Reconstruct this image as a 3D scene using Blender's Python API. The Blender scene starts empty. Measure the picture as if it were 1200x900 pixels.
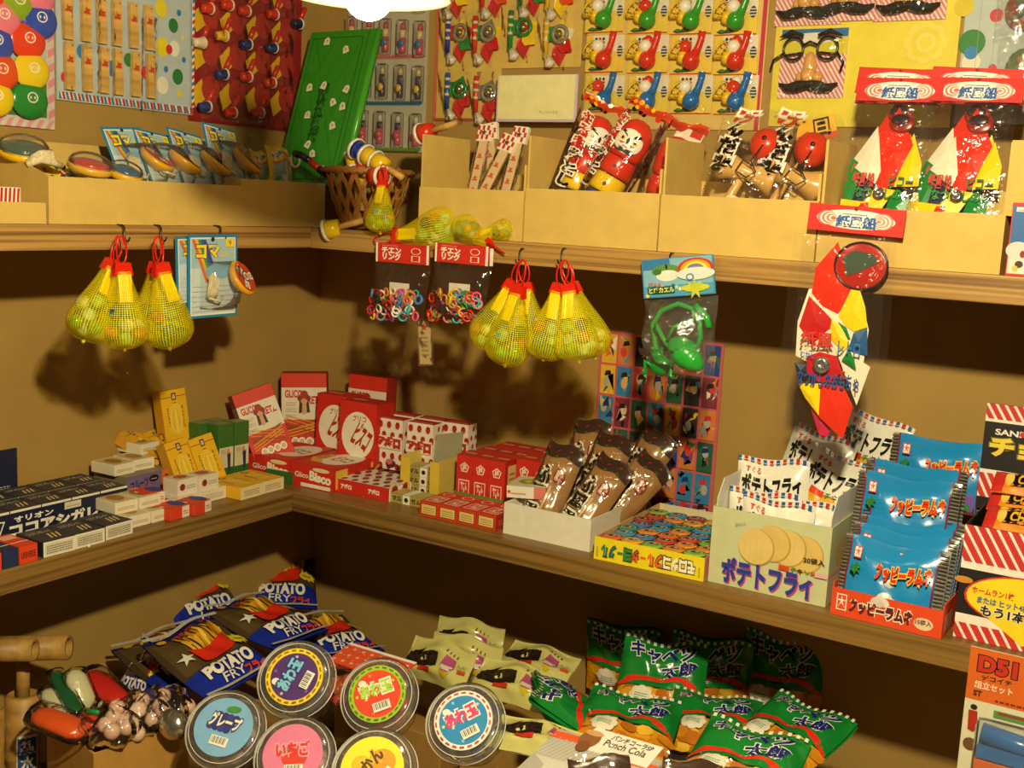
import bpy, bmesh, math, random
from mathutils import Vector as V, Matrix, Euler

# ------------------------------------------------------------------ camera, light, exposure
scene = bpy.context.scene
COL = scene.collection
CAM = V((1.44009629, -1.56084792, 0.45122316))
ROT = Matrix(((0.848047, -0.123024, 0.515444), (0.527703, 0.107133, -0.842646), (0.048445, 0.986604, 0.155774)))
FPX = 1349.0
cd = bpy.data.cameras.new('camera'); cam = bpy.data.objects.new('camera', cd); COL.objects.link(cam)
cd.sensor_width = 36; cd.lens = FPX * 36 / 1200; cd.clip_start = .02
cam.matrix_world = Matrix.Translation(CAM) @ ROT.to_4x4()
scene.camera = cam
scene.view_settings.view_transform = 'Standard'; scene.view_settings.look = 'None'
scene.view_settings.gamma = 1; scene.view_settings.use_curve_mapping = False
scene.view_settings.exposure = 0.15
scene.cycles.transparent_max_bounces = 24
scene.cycles.max_bounces = 8
WARM = (1.0, .85, .50)
w = bpy.data.worlds.new('room_glow'); scene.world = w; w.use_nodes = True
w.node_tree.nodes['Background'].inputs[0].default_value = (1.0, .72, .36, 1)
w.node_tree.nodes['Background'].inputs[1].default_value = 0.04

def ray(px, py): return ROT @ V((px - 600, 450 - py, -FPX))
def on(px, py, ax, val):
    r = ray(px, py); return CAM + r * ((val - CAM[ax]) / r[ax])
def SH(px, py, z=0.): return on(px, py, 2, z)          # point of a level surface seen at a photo pixel
def BK(px, py, y=0.): return on(px, py, 1, y)          # point of a plane parallel to the back wall
def LF(px, py, x=.075): return on(px, py, 0, x)        # point of a plane parallel to the left wall

LAMP_POS = CAM + ray(432, -9).normalized() * 1.0
def point_light(name, loc, power, r, col=WARM):
    l = bpy.data.lights.new(name, 'POINT'); l.energy = power; l.color = col; l.shadow_soft_size = r
    o = bpy.data.objects.new(name, l); o.location = loc; COL.objects.link(o); return o
point_light('pendant_bulb_light', LAMP_POS + V((0, 0, -.028)), 1.5, .02)
SECOND_LAMP = V((1.345, -1.245, .82))
point_light('second_pendant_bulb_light', SECOND_LAMP + V((0, 0, -.03)), 78., .028)

# ------------------------------------------------------------------ materials
MATS = {}
def lin(h):
    h = h.lstrip('#')
    if len(h) == 3: h = ''.join(c * 2 for c in h)
    o = []
    for i in (0, 2, 4):
        c = int(h[i:i+2], 16) / 255
        o.append(c / 12.92 if c <= .04045 else ((c + .055) / 1.055) ** 2.4)
    return o + [1.0]
def new_mat(key):
    m = bpy.data.materials.new(key); m.use_nodes = True
    nt = m.node_tree; b = nt.nodes['Principled BSDF']; MATS[key] = m
    return m, nt, b
def noisy(nt, b, col, scale, amt, stretch=(1, 1, 1), bump=0., rough=None):
    tc = nt.nodes.new('ShaderNodeTexCoord'); mp = nt.nodes.new('ShaderNodeMapping'); mp.inputs['Scale'].default_value = stretch
    nt.links.new(tc.outputs['Object'], mp.inputs['Vector'])
    n = nt.nodes.new('ShaderNodeTexNoise'); n.inputs['Scale'].default_value = scale; n.inputs['Detail'].default_value = 4
    nt.links.new(mp.outputs['Vector'], n.inputs['Vector'])
    r = nt.nodes.new('ShaderNodeValToRGB')
    lo = [max(0, c * (1 - amt)) for c in col[:3]] + [1]; hi = [min(1, c * (1 + amt)) for c in col[:3]] + [1]
    r.color_ramp.elements[0].color = lo; r.color_ramp.elements[0].position = .3
    r.color_ramp.elements[1].color = hi; r.color_ramp.elements[1].position = .7
    nt.links.new(n.outputs['Fac'], r.inputs['Fac']); nt.links.new(r.outputs['Color'], b.inputs['Base Color'])
    if bump:
        bp = nt.nodes.new('ShaderNodeBump'); bp.inputs['Strength'].default_value = bump; bp.inputs['Distance'].default_value = .002
        nt.links.new(n.outputs['Fac'], bp.inputs['Height']); nt.links.new(bp.outputs['Normal'], b.inputs['Normal'])
    return n, r
def mat(key):
    if key in MATS: return MATS[key]
    m, nt, b = new_mat(key)
    kind, _, hexc = key.partition('#')
    col = lin(hexc) if hexc else None
    if kind == 'p':            # printed paper or card
        b.inputs['Roughness'].default_value = .55; noisy(nt, b, col, 60, .05)
    elif kind == 'g':          # glossy print / coated wrapper
        b.inputs['Roughness'].default_value = .22; noisy(nt, b, col, 35, .06, bump=.12)
    elif kind == 's':          # smooth hard plastic
        b.inputs['Roughness'].default_value = .25; noisy(nt, b, col, 20, .03)
    elif kind == 't':          # translucent coloured plastic
        b.inputs['Roughness'].default_value = .15; noisy(nt, b, col, 20, .05)
        b.inputs['Transmission Weight'].default_value = .55; b.inputs['IOR'].default_value = 1.3
    elif kind == 'm':          # glass marble
        b.inputs['Roughness'].default_value = .03; noisy(nt, b, col, 120, .5, (1, 1, .35))
        b.inputs['Transmission Weight'].default_value = .2; b.inputs['IOR'].default_value = 1.45
    elif kind == 'c':          # cloth / string / wicker
        b.inputs['Roughness'].default_value = .8; noisy(nt, b, col, 300, .25, bump=.5)
    elif kind == 'w':          # wood; the grain runs along local x
        b.inputs['Roughness'].default_value = .5; noisy(nt, b, col, 60, .3, (.06, 1, 1.2), bump=.25)
    elif kind == 'k':          # kraft board
        b.inputs['Roughness'].default_value = .7; noisy(nt, b, col, 45, .06, (1, 1, 1), bump=.08)
    elif kind == 'f':          # foil
        b.inputs['Roughness'].default_value = .2; b.inputs['Metallic'].default_value = .9; noisy(nt, b, col, 60, .1, bump=.6)
    elif kind == 'e':          # glowing lamp glass
        b.inputs['Base Color'].default_value = (1, 1, 1, 1); b.inputs['Emission Color'].default_value = col; b.inputs['Emission Strength'].default_value = 9
    return m
def film(key, tint, base, rough=.12, bump=.4, scale=55, haze=.03):
    """Clear plastic film: mostly transparent, glossy with crumpled relief."""
    m, nt, b = new_mat(key); nt.nodes.remove(b); out = nt.nodes['Material Output']
    tr = nt.nodes.new('ShaderNodeBsdfTransparent'); tr.inputs[0].default_value = tint
    gl = nt.nodes.new('ShaderNodeBsdfGlossy'); gl.inputs['Roughness'].default_value = rough
    fr = nt.nodes.new('ShaderNodeFresnel'); fr.inputs['IOR'].default_value = 1.22
    ad = nt.nodes.new('ShaderNodeMath'); ad.operation = 'MULTIPLY_ADD'; ad.inputs[1].default_value = 1.0; ad.inputs[2].default_value = base; ad.use_clamp = True
    tc = nt.nodes.new('ShaderNodeTexCoord'); n = nt.nodes.new('ShaderNodeTexNoise'); n.inputs['Scale'].default_value = scale; n.inputs['Detail'].default_value = 2
    bp = nt.nodes.new('ShaderNodeBump'); bp.inputs['Strength'].default_value = bump; bp.inputs['Distance'].default_value = .01
    nt.links.new(tc.outputs['Object'], n.inputs['Vector']); nt.links.new(n.outputs['Fac'], bp.inputs['Height'])
    nt.links.new(bp.outputs['Normal'], gl.inputs['Normal']); nt.links.new(bp.outputs['Normal'], fr.inputs['Normal'])
    mx = nt.nodes.new('ShaderNodeMixShader'); nt.links.new(fr.outputs[0], ad.inputs[0]); nt.links.new(ad.outputs[0], mx.inputs[0])
    df = nt.nodes.new('ShaderNodeBsdfDiffuse'); df.inputs[0].default_value = (.85, .85, .83, 1); hz = nt.nodes.new('ShaderNodeMixShader'); hz.inputs[0].default_value = haze
    nt.links.new(tr.outputs[0], hz.inputs[1]); nt.links.new(df.outputs[0], hz.inputs[2]); nt.links.new(hz.outputs[0], mx.inputs[1]); nt.links.new(gl.outputs[0], mx.inputs[2]); nt.links.new(mx.outputs[0], out.inputs['Surface'])
    return m
film('film', (.985, .985, .985, 1), .025, haze=.008)
film('film_soft', (.95, .95, .94, 1), .08, rough=.25, bump=.8, scale=40, haze=.035)
film('lid_clear', (.97, .97, .97, 1), .05, rough=.06, bump=.12, scale=20, haze=.05)
film('blister', (.97, .97, .97, 1), .04, rough=.05, bump=.15, scale=20, haze=.05)
def net_mat():
    """Yellow knitted net: a woven grid of threads, open between them."""
    m, nt, b = new_mat('net'); out = nt.nodes['Material Output']
    b.inputs['Base Color'].default_value = lin('#fff01c'); b.inputs['Roughness'].default_value = .5
    tl = nt.nodes.new('ShaderNodeBsdfTranslucent'); tl.inputs[0].default_value = lin('#ffee10')
    a = nt.nodes.new('ShaderNodeMixShader'); a.inputs[0].default_value = .22
    nt.links.new(b.outputs[0], a.inputs[1]); nt.links.new(tl.outputs[0], a.inputs[2])
    tc = nt.nodes.new('ShaderNodeTexCoord'); sx = nt.nodes.new('ShaderNodeSeparateXYZ'); nt.links.new(tc.outputs['UV'], sx.inputs[0])
    fr = []
    for ax, sc in ((0, 52.), (1, 60.)):
        mu = nt.nodes.new('ShaderNodeMath'); mu.operation = 'MULTIPLY'; mu.inputs[1].default_value = sc; nt.links.new(sx.outputs[ax], mu.inputs[0])
        pp = nt.nodes.new('ShaderNodeMath'); pp.operation = 'PINGPONG'; pp.inputs[1].default_value = .5; nt.links.new(mu.outputs[0], pp.inputs[0])
        gt = nt.nodes.new('ShaderNodeMath'); gt.operation = 'GREATER_THAN'; gt.inputs[1].default_value = .405; nt.links.new(pp.outputs[0], gt.inputs[0]); fr.append(gt)
    mx = nt.nodes.new('ShaderNodeMath'); mx.operation = 'MAXIMUM'; nt.links.new(fr[0].outputs[0], mx.inputs[0]); nt.links.new(fr[1].outputs[0], mx.inputs[1])
    tr = nt.nodes.new('ShaderNodeBsdfTransparent'); tr.inputs[0].default_value = (1, .97, .62, 1)
    gd = nt.nodes.new('ShaderNodeMixShader'); gd.inputs[0].default_value = .05; nt.links.new(tr.outputs[0], gd.inputs[1]); nt.links.new(a.outputs[0], gd.inputs[2])
    o = nt.nodes.new('ShaderNodeMixShader'); nt.links.new(mx.outputs[0], o.inputs[0]); nt.links.new(gd.outputs[0], o.inputs[1]); nt.links.new(a.outputs[0], o.inputs[2])
    nt.links.new(o.outputs[0], out.inputs['Surface'])
net_mat()

# ------------------------------------------------------------------ mesh builder
def tag(o, label=None, cat=None, group=None, kind=None):
    if label: o['label'] = label
    if cat: o['category'] = cat
    if group: o['group'] = group
    if kind: o['kind'] = kind
    return o
def T(name, label, cat, loc=(0, 0, 0), rot=(0, 0, 0), group=None, mtx=None):
    o = bpy.data.objects.new(name, None); COL.objects.link(o); o.empty_display_size = .02
    if mtx is not None: o.matrix_world = mtx
    else: o.location = loc; o.rotation_euler = rot
    return tag(o, label, cat, group)
class MB:
    def __init__(s): s.v = []; s.f = []; s.m = []; s.sm = []; s.mats = []; s.uv = {}
    def mi(s, k):
        if k not in s.mats: s.mats.append(k)
        return s.mats.index(k)
    def add(s, vs, fs, k, smooth=False, M=None):
        n = len(s.v); i = s.mi(k)
        s.v += [(M @ V(p))[:] if M else tuple(p) for p in vs]
        for f in fs: s.f.append([n + j for j in f]); s.m.append(i); s.sm.append(smooth)
        return s
    def box(s, lo, hi, k, M=None, bev=0.):
        if bev:
            bm = bmesh.new(); bmesh.ops.create_cube(bm, size=1)
            for v in bm.verts: v.co = V([lo[i] + (v.co[i] + .5) * (hi[i] - lo[i]) for i in range(3)])
            bmesh.ops.bevel(bm, geom=bm.edges[:], offset=bev, segments=2, affect='EDGES', profile=.6)
            s.bm(bm, k, M); return s
        x0, y0, z0 = lo; x1, y1, z1 = hi
        return s.add([(x0,y0,z0),(x1,y0,z0),(x1,y1,z0),(x0,y1,z0),(x0,y0,z1),(x1,y0,z1),(x1,y1,z1),(x0,y1,z1)],
                     [(0,3,2,1),(4,5,6,7),(0,1,5,4),(1,2,6,5),(2,3,7,6),(3,0,4,7)], k, False, M)
    def bm(s, bm, k, M=None, smooth=False):
        bm.verts.index_update()
        s.add([v.co[:] for v in bm.verts], [[v.index for v in f.verts] for f in bm.faces], k, smooth, M); bm.free(); return s
    def prism(s, poly, z0, z1, k, M=None):
        n = len(poly); vs = [(x, y, z0) for x, y in poly] + [(x, y, z1) for x, y in poly]
        return s.add(vs, [list(range(n))[::-1], list(range(n, 2*n))] + [(i, (i+1) % n, n + (i+1) % n, n + i) for i in range(n)], k, False, M)
    def tube(s, pts, r, k, n=8, closed=False, M=None, taper=None):
        pts = [V(p) for p in pts]; L = len(pts); vs = []; up = V((0, 0, 1)); prev = None
        for i, p in enumerate(pts):
            t = (pts[(i+1) % L] - pts[i-1]) if closed else (pts[min(i+1, L-1)] - pts[max(i-1, 0)])
            t.normalize()
            if prev is None:
                a = t.cross(up); a = t.cross(V((1, 0, 0))) if a.length < .1 else a
            else: a = prev - t * prev.dot(t)
            a.normalize(); prev = a.copy(); b = t.cross(a); rr = r if taper is None else r * taper[i]
            for j in range(n):
                q = 2 * math.pi * j / n; vs.append(p + a * math.cos(q) * rr + b * math.sin(q) * rr)
        fs = []
        for i in range(L if closed else L - 1):
            o = ((i + 1) % L) * n
            for j in range(n): fs.append((i*n + j, i*n + (j+1) % n, o + (j+1) % n, o + j))
        if not closed: fs += [list(range(n))[::-1], [(L-1)*n + j for j in range(n)]]
        return s.add(vs, fs, k, True, M)
    def lathe(s, prof, k, n=20, M=None, sx=1, sy=1, caps=True):
        vs = []; L = len(prof)
        for r, z in prof:
            for j in range(n): q = 2*math.pi*j/n; vs.append((r*math.cos(q)*sx, r*math.sin(q)*sy, z))
        fs = [(i*n + j, i*n + (j+1) % n, (i+1)*n + (j+1) % n, (i+1)*n + j) for i in range(L-1) for j in range(n)]
        if caps:
            if prof[0][0] > 1e-5: fs.append(list(range(n))[::-1])
            if prof[-1][0] > 1e-5: fs.append([(L-1)*n + j for j in range(n)])
        return s.add(vs, fs, k, True, M)
    def sphere(s, c, r, k, n=12, sc=(1, 1, 1), M=None):
        m = max(4, n // 2); vs = []; fs = []
        for i in range(m + 1):
            a = math.pi * i / m
            for j in range(n):
                q = 2*math.pi*j/n; vs.append((c[0] + r*sc[0]*math.sin(a)*math.cos(q), c[1] + r*sc[1]*math.sin(a)*math.sin(q), c[2] - r*sc[2]*math.cos(a)))
        for i in range(m):
            for j in range(n):
                q = (i*n + j, i*n + (j+1) % n, (i+1)*n + (j+1) % n, (i+1)*n + j)
                fs.append(q)
        return s.add(vs, fs, k, True, M)
    def grid(s, fn, nu, nv, k, smooth=True, M=None, uv=False):
        vs = [fn(i / nu, j / nv) for j in range(nv + 1) for i in range(nu + 1)]
        n0 = len(s.f)
        s.add(vs, [(j*(nu+1)+i, j*(nu+1)+i+1, (j+1)*(nu+1)+i+1, (j+1)*(nu+1)+i) for j in range(nv) for i in range(nu)], k, smooth, M)
        if uv:
            for j in range(nv):
                for i in range(nu): s.uv[n0 + j*nu + i] = [(i/nu, j/nv), ((i+1)/nu, j/nv), ((i+1)/nu, (j+1)/nv), (i/nu, (j+1)/nv)]
        return s
    def mesh(s, name):
        me = bpy.data.meshes.new(name); me.from_pydata(s.v, [], s.f)
        for k in s.mats: me.materials.append(mat(k))
        me.polygons.foreach_set('material_index', s.m); me.polygons.foreach_set('use_smooth', s.sm)
        if s.uv:
            l = me.uv_layers.new()
            for p in me.polygons:
                if p.index in s.uv:
                    for li, c in zip(p.loop_indices, s.uv[p.index]): l.data[li].uv = c
        me.update(); return me
    def build(s, name, parent=None, label=None, cat=None, group=None, kind=None, mtx=None):
        o = bpy.data.objects.new(name, s.mesh(name)); COL.objects.link(o)
        if parent: o.parent = parent
        if mtx is not None: o.matrix_basis = mtx
        return tag(o, label, cat, group, kind)
def share(o, name, parent, mtx=None):
    c = bpy.data.objects.new(name, o.data); COL.objects.link(c); c.parent = parent
    if mtx is not None: c.matrix_basis = mtx
    return c
def dup(root, mtx, label=None, group=None):
    """Copy a thing with its parts and sub-parts."""
    r = root.copy(); COL.objects.link(r); r.matrix_world = mtx
    if label: r['label'] = label
    if group: r['group'] = group
    for ch in root.children:
        c = ch.copy(); COL.objects.link(c); c.parent = r
        for g in ch.children: d = g.copy(); COL.objects.link(d); d.parent = c
    return r
ORD = ['first', 'second', 'third', 'fourth', 'fifth', 'sixth', 'seventh', 'eighth']
def XF(loc, yaw=0., pitch=0., roll=0., pre=0.):
    """yaw about z (0 faces the camera side of the back wall, 90 faces out of the left wall); pitch leans the top back."""
    R_ = math.radians
    return Matrix.Translation(V(loc)) @ Matrix.Rotation(R_(yaw), 4, 'Z') @ Matrix.Rotation(R_(roll), 4, 'Y') @ Matrix.Rotation(R_(-pitch), 4, 'X') @ Matrix.Rotation(R_(pre), 4, 'Z')

# ------------------------------------------------------------------ flat print: 2D shapes mapped on to a surface
TXT = {}
def glyphs(txt, bold):
    key = (txt, bold)
    if key not in TXT:
        c = bpy.data.curves.new('t', 'FONT'); c.body = txt; c.size = 1; c.resolution_u = 3; c.offset = bold; c.space_line = .85; c.align_x = 'CENTER'
        o = bpy.data.objects.new('t', c); COL.objects.link(o)
        dg = bpy.context.evaluated_depsgraph_get(); me = o.evaluated_get(dg).to_mesh()
        vs = [(v.co.x, v.co.y) for v in me.vertices]; fs = [tuple(p.vertices) for p in me.polygons]
        o.evaluated_get(dg).to_mesh_clear(); bpy.data.objects.remove(o); bpy.data.curves.remove(c)
        if not vs: vs = [(0, 0), (1, 1)]
        if bold:        # stray points of the widened outline are pulled back to the letters
            v0, _ = glyphs(txt, 0.); e = bold*1.15 + .01
            x0, x1 = min(p[0] for p in v0) - e, max(p[0] for p in v0) + e; y0, y1 = min(p[1] for p in v0) - e, max(p[1] for p in v0) + e
            bad = {i for i, p in enumerate(vs) if not (x0 <= p[0] <= x1 and y0 <= p[1] <= y1)}
            fs = [f for f in fs if not bad.intersection(f)]
        TXT[key] = (vs, fs)
    return TXT[key]
def clip(poly, x0, y0, x1, y1):
    for ax, val, sg in ((0, x0, 1), (0, x1, -1), (1, y0, 1), (1, y1, -1)):
        out = []
        for i in range(len(poly)):
            a, b = poly[i-1], poly[i]; da = (a[ax] - val) * sg; db = (b[ax] - val) * sg
            if (da >= 0) != (db >= 0):
                t = da / (da - db); out.append((a[0] + (b[0]-a[0])*t, a[1] + (b[1]-a[1])*t))
            if db >= 0: out.append(b)
        poly = out
        if len(poly) < 3: return []
    return poly
class DC:
    """Print on a face of W x H metres; all coordinates run 0..1 over the face."""
    def __init__(s, W, H, fin='p'): s.W = W; s.H = H; s.it = []; s.lay = 0; s.fin = fin
    def _a(s, vs, fs, c): s.it.append((vs, fs, c, s.lay)); s.lay += 1; return s
    def poly(s, pts, c): return s._a([(x*s.W, y*s.H) for x, y in pts], [list(range(len(pts)))], c)
    def rect(s, x0, y0, x1, y1, c): return s.poly([(x0,y0),(x1,y0),(x1,y1),(x0,y1)], c)
    def ell(s, cx, cy, rx, ry, c, n=28, rot=0):
        ca, sa = math.cos(math.radians(rot)), math.sin(math.radians(rot)); pts = []
        for i in range(n):
            q = 2*math.pi*i/n; x = rx*s.W*math.cos(q); y = ry*s.H*math.sin(q); pts.append((cx + (x*ca - y*sa)/s.W, cy + (x*sa + y*ca)/s.H))
        return s.poly(pts, c)
    def disc(s, cx, cy, r, c, n=24): return s.ell(cx, cy, r, r*s.W/s.H, c, n)
    def star(s, cx, cy, r1, r2, n, c, rot=90):
        a = s.W/s.H
        pts = []
        for i in range(2*n):
            q = math.radians(rot) + math.pi*i/n; r = r1 if i % 2 == 0 else r2; pts.append((cx + r*math.cos(q), cy + r*a*math.sin(q)))
        return s.poly(pts, c)
    def stripes(s, x0, y0, x1, y1, n, slant, c, duty=.5):
        """n slanted bars inside a rectangle (slant in widths of the rectangle)."""
        vs = []; fs = []; st = (x1 - x0) / n; k = int(abs(slant) * n) + 1
        for i in range(-k, n + k):
            a = x0 + i*st; d = slant*(x1 - x0)
            q = clip([(a, y0), (a + st*duty, y0), (a + st*duty + d, y1), (a + d, y1)], x0, y0, x1, y1)
            if q: m = len(vs); vs += [(x*s.W, y*s.H) for x, y in q]; fs.append(list(range(m, len(vs))))
        return s._a(vs, fs, c)
    def text(s, t, x0, y0, x1, y1, c, bold=0., out=None, ow=.05, rot=0, vert=False):
        if vert: t = '\n'.join(t)
        vs, fs = glyphs(t, bold)
        v0, _ = glyphs(t, 0.)
        ax = [p[0] for p in v0]; ay = [p[1] for p in v0]; bx, by = min(ax), min(ay); kx = max(ax) - bx or 1; ky = max(ay) - by or 1
        cx, cy = (x0 + x1)/2*s.W, (y0 + y1)/2*s.H; w, h = (x1 - x0)*s.W, (y1 - y0)*s.H
        ca, sa = math.cos(math.radians(rot)), math.sin(math.radians(rot))
        def place(p):
            x = ((p[0] - bx)/kx - .5)*w; y = ((p[1] - by)/ky - .5)*h
            return (cx + x*ca - y*sa, cy + x*sa + y*ca)
        if out:
            v2, f2 = glyphs(t, bold + ow); s._a([place(p) for p in v2], f2, out)
        return s._a([place(p) for p in vs], fs, c)
    def code(s, x0, y0, x1, y1, seed=1, vert=False):
        s.rect(x0, y0, x1, y1, '#f4f0e6'); r = random.Random(seed); vs = []; fs = []; t = .08
        while t < .9:
            wd = r.choice((.015, .025, .04)); m = len(vs)
            if vert: q = [(.12, t), (.88, t), (.88, t+wd), (.12, t+wd)]
            else: q = [(t, .25), (t+wd, .25), (t+wd, .9), (t, .9)]
            vs += [((x0 + (x1-x0)*a)*s.W, (y0 + (y1-y0)*b)*s.H) for a, b in q]; fs.append(list(range(m, m+4))); t += wd + r.choice((.02, .03, .045))
        return s._a(vs, fs, '#181410')
    def lines(s, x0, y0, x1, y1, n, c, duty=.45, seed=3):
        """small illegible print: short dashes"""
        r = random.Random(seed); vs = []; fs = []; st = (y1 - y0)/n
        for i in range(n):
            x = x0
            while x < x1:
                wd = r.uniform(.03, .09)*(x1-x0); m = len(vs); b = y0 + i*st
                vs += [(a*s.W, q*s.H) for a, q in ((x, b), (min(x+wd, x1), b), (min(x+wd, x1), b+st*duty), (x, b+st*duty))]; fs.append([m, m+1, m+2, m+3]); x += wd + .02*(x1-x0)
        return s._a(vs, fs, c)
    def emit(s, mb, mapf, base=.0003, step=.0001, sub=0.):
        for vs, fs, c, lay in s.it:
            k = c if '#' in c[1:] else s.fin + c
            h = base + step*lay
            if sub:
                bm = bmesh.new(); bv = [bm.verts.new((x, y, 0)) for x, y in vs]
                for f in fs:
                    try: bm.faces.new([bv[i] for i in f])
                    except ValueError: pass
                bmesh.ops.triangulate(bm, faces=bm.faces[:])
                for _ in range(6):
                    e = [e for e in bm.edges if e.calc_length() > sub]
                    if not e: break
                    bmesh.ops.subdivide_edges(bm, edges=e, cuts=1); bmesh.ops.triangulate(bm, faces=bm.faces[:])
                for v in bm.verts: v.co = V(mapf(v.co.x, v.co.y, h))
                mb.bm(bm, k, smooth=True)
            else:
                mb.add([mapf(x, y, h) for x, y in vs], fs, k)
        return mb
def face_map(face, w, d, h):
    if face == 'front': return lambda x, y, o: (x - w/2, -d/2 - o, y)
    if face == 'back': return lambda x, y, o: (w/2 - x, d/2 + o, y)
    if face == 'top': return lambda x, y, o: (x - w/2, y - d/2, h + o)
    if face == 'right': return lambda x, y, o: (w/2 + o, y - d/2, x if False else y) if False else (w/2 + o, x - d/2, y)
    if face == 'left': return lambda x, y, o: (-w/2 - o, d/2 - x, y)
def face_dims(face, w, d, h): return (w, h) if face in ('front', 'back') else ((w, d) if face == 'top' else (d, h))
def pkg(name, label, cat, mtx, size, body, prints, group=None, bev=.0008, fin='p'):
    """A closed carton: body plus one print part for each decorated face. Origin at the base centre; front looks along -y."""
    w, d, h = size; t = T(name, label, cat, mtx=mtx, group=group)
    MB().box((-w/2, -d/2, 0), (w/2, d/2, h), body, bev=bev).build('carton', t)
    for face, fn in prints.items():
        dc = DC(*face_dims(face, w, d, h), fin=fin); fn(dc)
        dc.emit(MB(), face_map(face, w, d, h)).build(face + '_print', t) if False else _emit_build(dc, face_map(face, w, d, h), face + '_print', t)
    return t
def _emit_build(dc, mp, name, parent, **kw):
    mb = MB(); dc.emit(mb, mp, **kw); return mb.build(name, parent)
def open_box(w, d, h, k, th=.003, hb=None, hl=None, hr=None, slope=None):
    """An open carton: bottom and four panels of their own height; slope gives the side panels a sloping top (front, back)."""
    hb = h if hb is None else hb; hl = h if hl is None else hl; hr = h if hr is None else hr
    mb = MB(); mb.box((-w/2, -d/2, 0), (w/2, d/2, th), k)
    mb.box((-w/2, -d/2, th), (w/2, -d/2+th, h), k); mb.box((-w/2, d/2-th, th), (w/2, d/2, hb), k)
    for sx, hh in ((-1, hl), (1, hr)):
        x0, x1 = (-w/2, -w/2+th) if sx < 0 else (w/2-th, w/2)
        a, b = (hh, hh) if slope is None else slope
        y0, y1 = -d/2+th, d/2-th
        mb.add([(x0,y0,th),(x1,y0,th),(x1,y1,th),(x0,y1,th),(x0,y0,a),(x1,y0,a),(x1,y1,b),(x0,y1,b)],
               [(0,3,2,1),(4,5,6,7),(0,1,5,4),(1,2,6,5),(2,3,7,6),(3,0,4,7)], k)
    return mb
def pillow_map(w, h, t, seal=.1, wr=0., seed=0, side=1, vert_seal=True):
    """Surface of a crimped pillow bag of size w x h, lying in local xz with its front towards -y."""
    r = random.Random(seed); ph = [r.uniform(0, 6.28) for _ in range(6)]
    def fn(x, y, o=0.):
        u = x/w*2 - 1; v = y/h*2 - 1; e = max(0., 1 - max(0, abs(v) - 0)/(1 - seal)) if vert_seal else 1 - abs(v)
        prof = (max(0, 1 - abs(u)**2.6))**.6 * min(1, e*2.2)**.75
        nz = wr*(math.sin(5*u + ph[0] + 2*v) + math.sin(7*v + ph[1] - 3*u) + .7*math.sin(11*u + 6*v + ph[2]))*(.25 + prof)
        bow = wr*1.5*math.sin(2.2*v + ph[3])
        shr = 1 - .05*prof
        ey = .004*math.sin(u*4 + ph[4])*wr/.002 if wr else 0
        return ((x - w/2)*shr, bow - side*(t/2*prof + .0004) - side*(nz*.6) - side*o, y + ey*(1 if v > 0 else .3))
    return fn
def bag(name, label, cat, mtx, w, h, t, k, prints=None, back=None, seal=.1, wr=.002, seed=0, group=None, n=16, zig='f#c9c4b8', sub=.008, fin='g', crimp=None):
    th = T(name, label, cat, mtx=mtx, group=group)
    mf = pillow_map(w, h, t, seal, wr, seed); mk = pillow_map(w, h, t, seal, wr*.5, seed, side=-1)
    mb = MB(); mb.grid(lambda u, v: mf(u*w, v*h), n, n, k); mb.grid(lambda u, v: mk((1-u)*w, v*h), n, n, back or k)
    mb.build('wrapper', th)
    if prints:
        dc = DC(w, h, fin); prints(dc); _emit_build(dc, mf, 'front_print', th, base=.0009, step=.00016, sub=sub)
    if crimp:
        mb = MB(); m = 26
        for y0, y1 in crimp:
            for i in range(m):
                if i % 2: continue
                mb.add([mf((i + a)/m*w, b*h, .0012) for a, b in ((0, y0), (1, y0), (1, y1), (0, y1))], [(0, 1, 2, 3)], zig)
        mb.build('crimped_seal', th)
    return th
# ------------------------------------------------------------------ the setting
XL = .075; KR = 'k#bc9a55'
def wall_mat(key, col):
    m, nt, b = new_mat(key); b.inputs['Roughness'].default_value = .75
    noisy(nt, b, lin(col), 14, .05, (1, 1, 1), bump=.05)
wall_mat('wallboard', '#a88643')
def wood_mat(key, ax, dark='#6d4a20', light='#b58c4c'):
    """Sawn board: long grain along axis ax with darker growth lines."""
    m, nt, b = new_mat(key); b.inputs['Roughness'].default_value = .42
    tc = nt.nodes.new('ShaderNodeTexCoord'); mp = nt.nodes.new('ShaderNodeMapping')
    sc = [55., 55., 150.]; sc[ax] = 1.6; mp.inputs['Scale'].default_value = sc
    nt.links.new(tc.outputs['Object'], mp.inputs['Vector'])
    n = nt.nodes.new('ShaderNodeTexNoise'); n.inputs['Scale'].default_value = 1.; n.inputs['Detail'].default_value = 5; n.inputs['Distortion'].default_value = .4
    nt.links.new(mp.outputs['Vector'], n.inputs['Vector'])
    r = nt.nodes.new('ShaderNodeValToRGB'); r.color_ramp.elements[0].color = lin(dark); r.color_ramp.elements[1].color = lin(light)
    r.color_ramp.elements[0].position = .32; r.color_ramp.elements[1].position = .56
    nt.links.new(n.outputs['Fac'], r.inputs['Fac']); nt.links.new(r.outputs['Color'], b.inputs['Base Color'])
    bp = nt.nodes.new('ShaderNodeBump'); bp.inputs['Strength'].default_value = .15; bp.inputs['Distance'].default_value = .002
    nt.links.new(n.outputs['Fac'], bp.inputs['Height']); nt.links.new(bp.outputs['Normal'], b.inputs['Normal'])
wood_mat('board_x', 0); wood_mat('board_y', 1)
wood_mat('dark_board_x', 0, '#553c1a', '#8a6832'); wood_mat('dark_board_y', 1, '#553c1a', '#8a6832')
def struct(name, lo, hi, k): return MB().box(lo, hi, k).build(name, kind='structure')
struct('wall_back', (XL, 0, -1.0), (2.3, .04, 1.15), 'wallboard')
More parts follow.
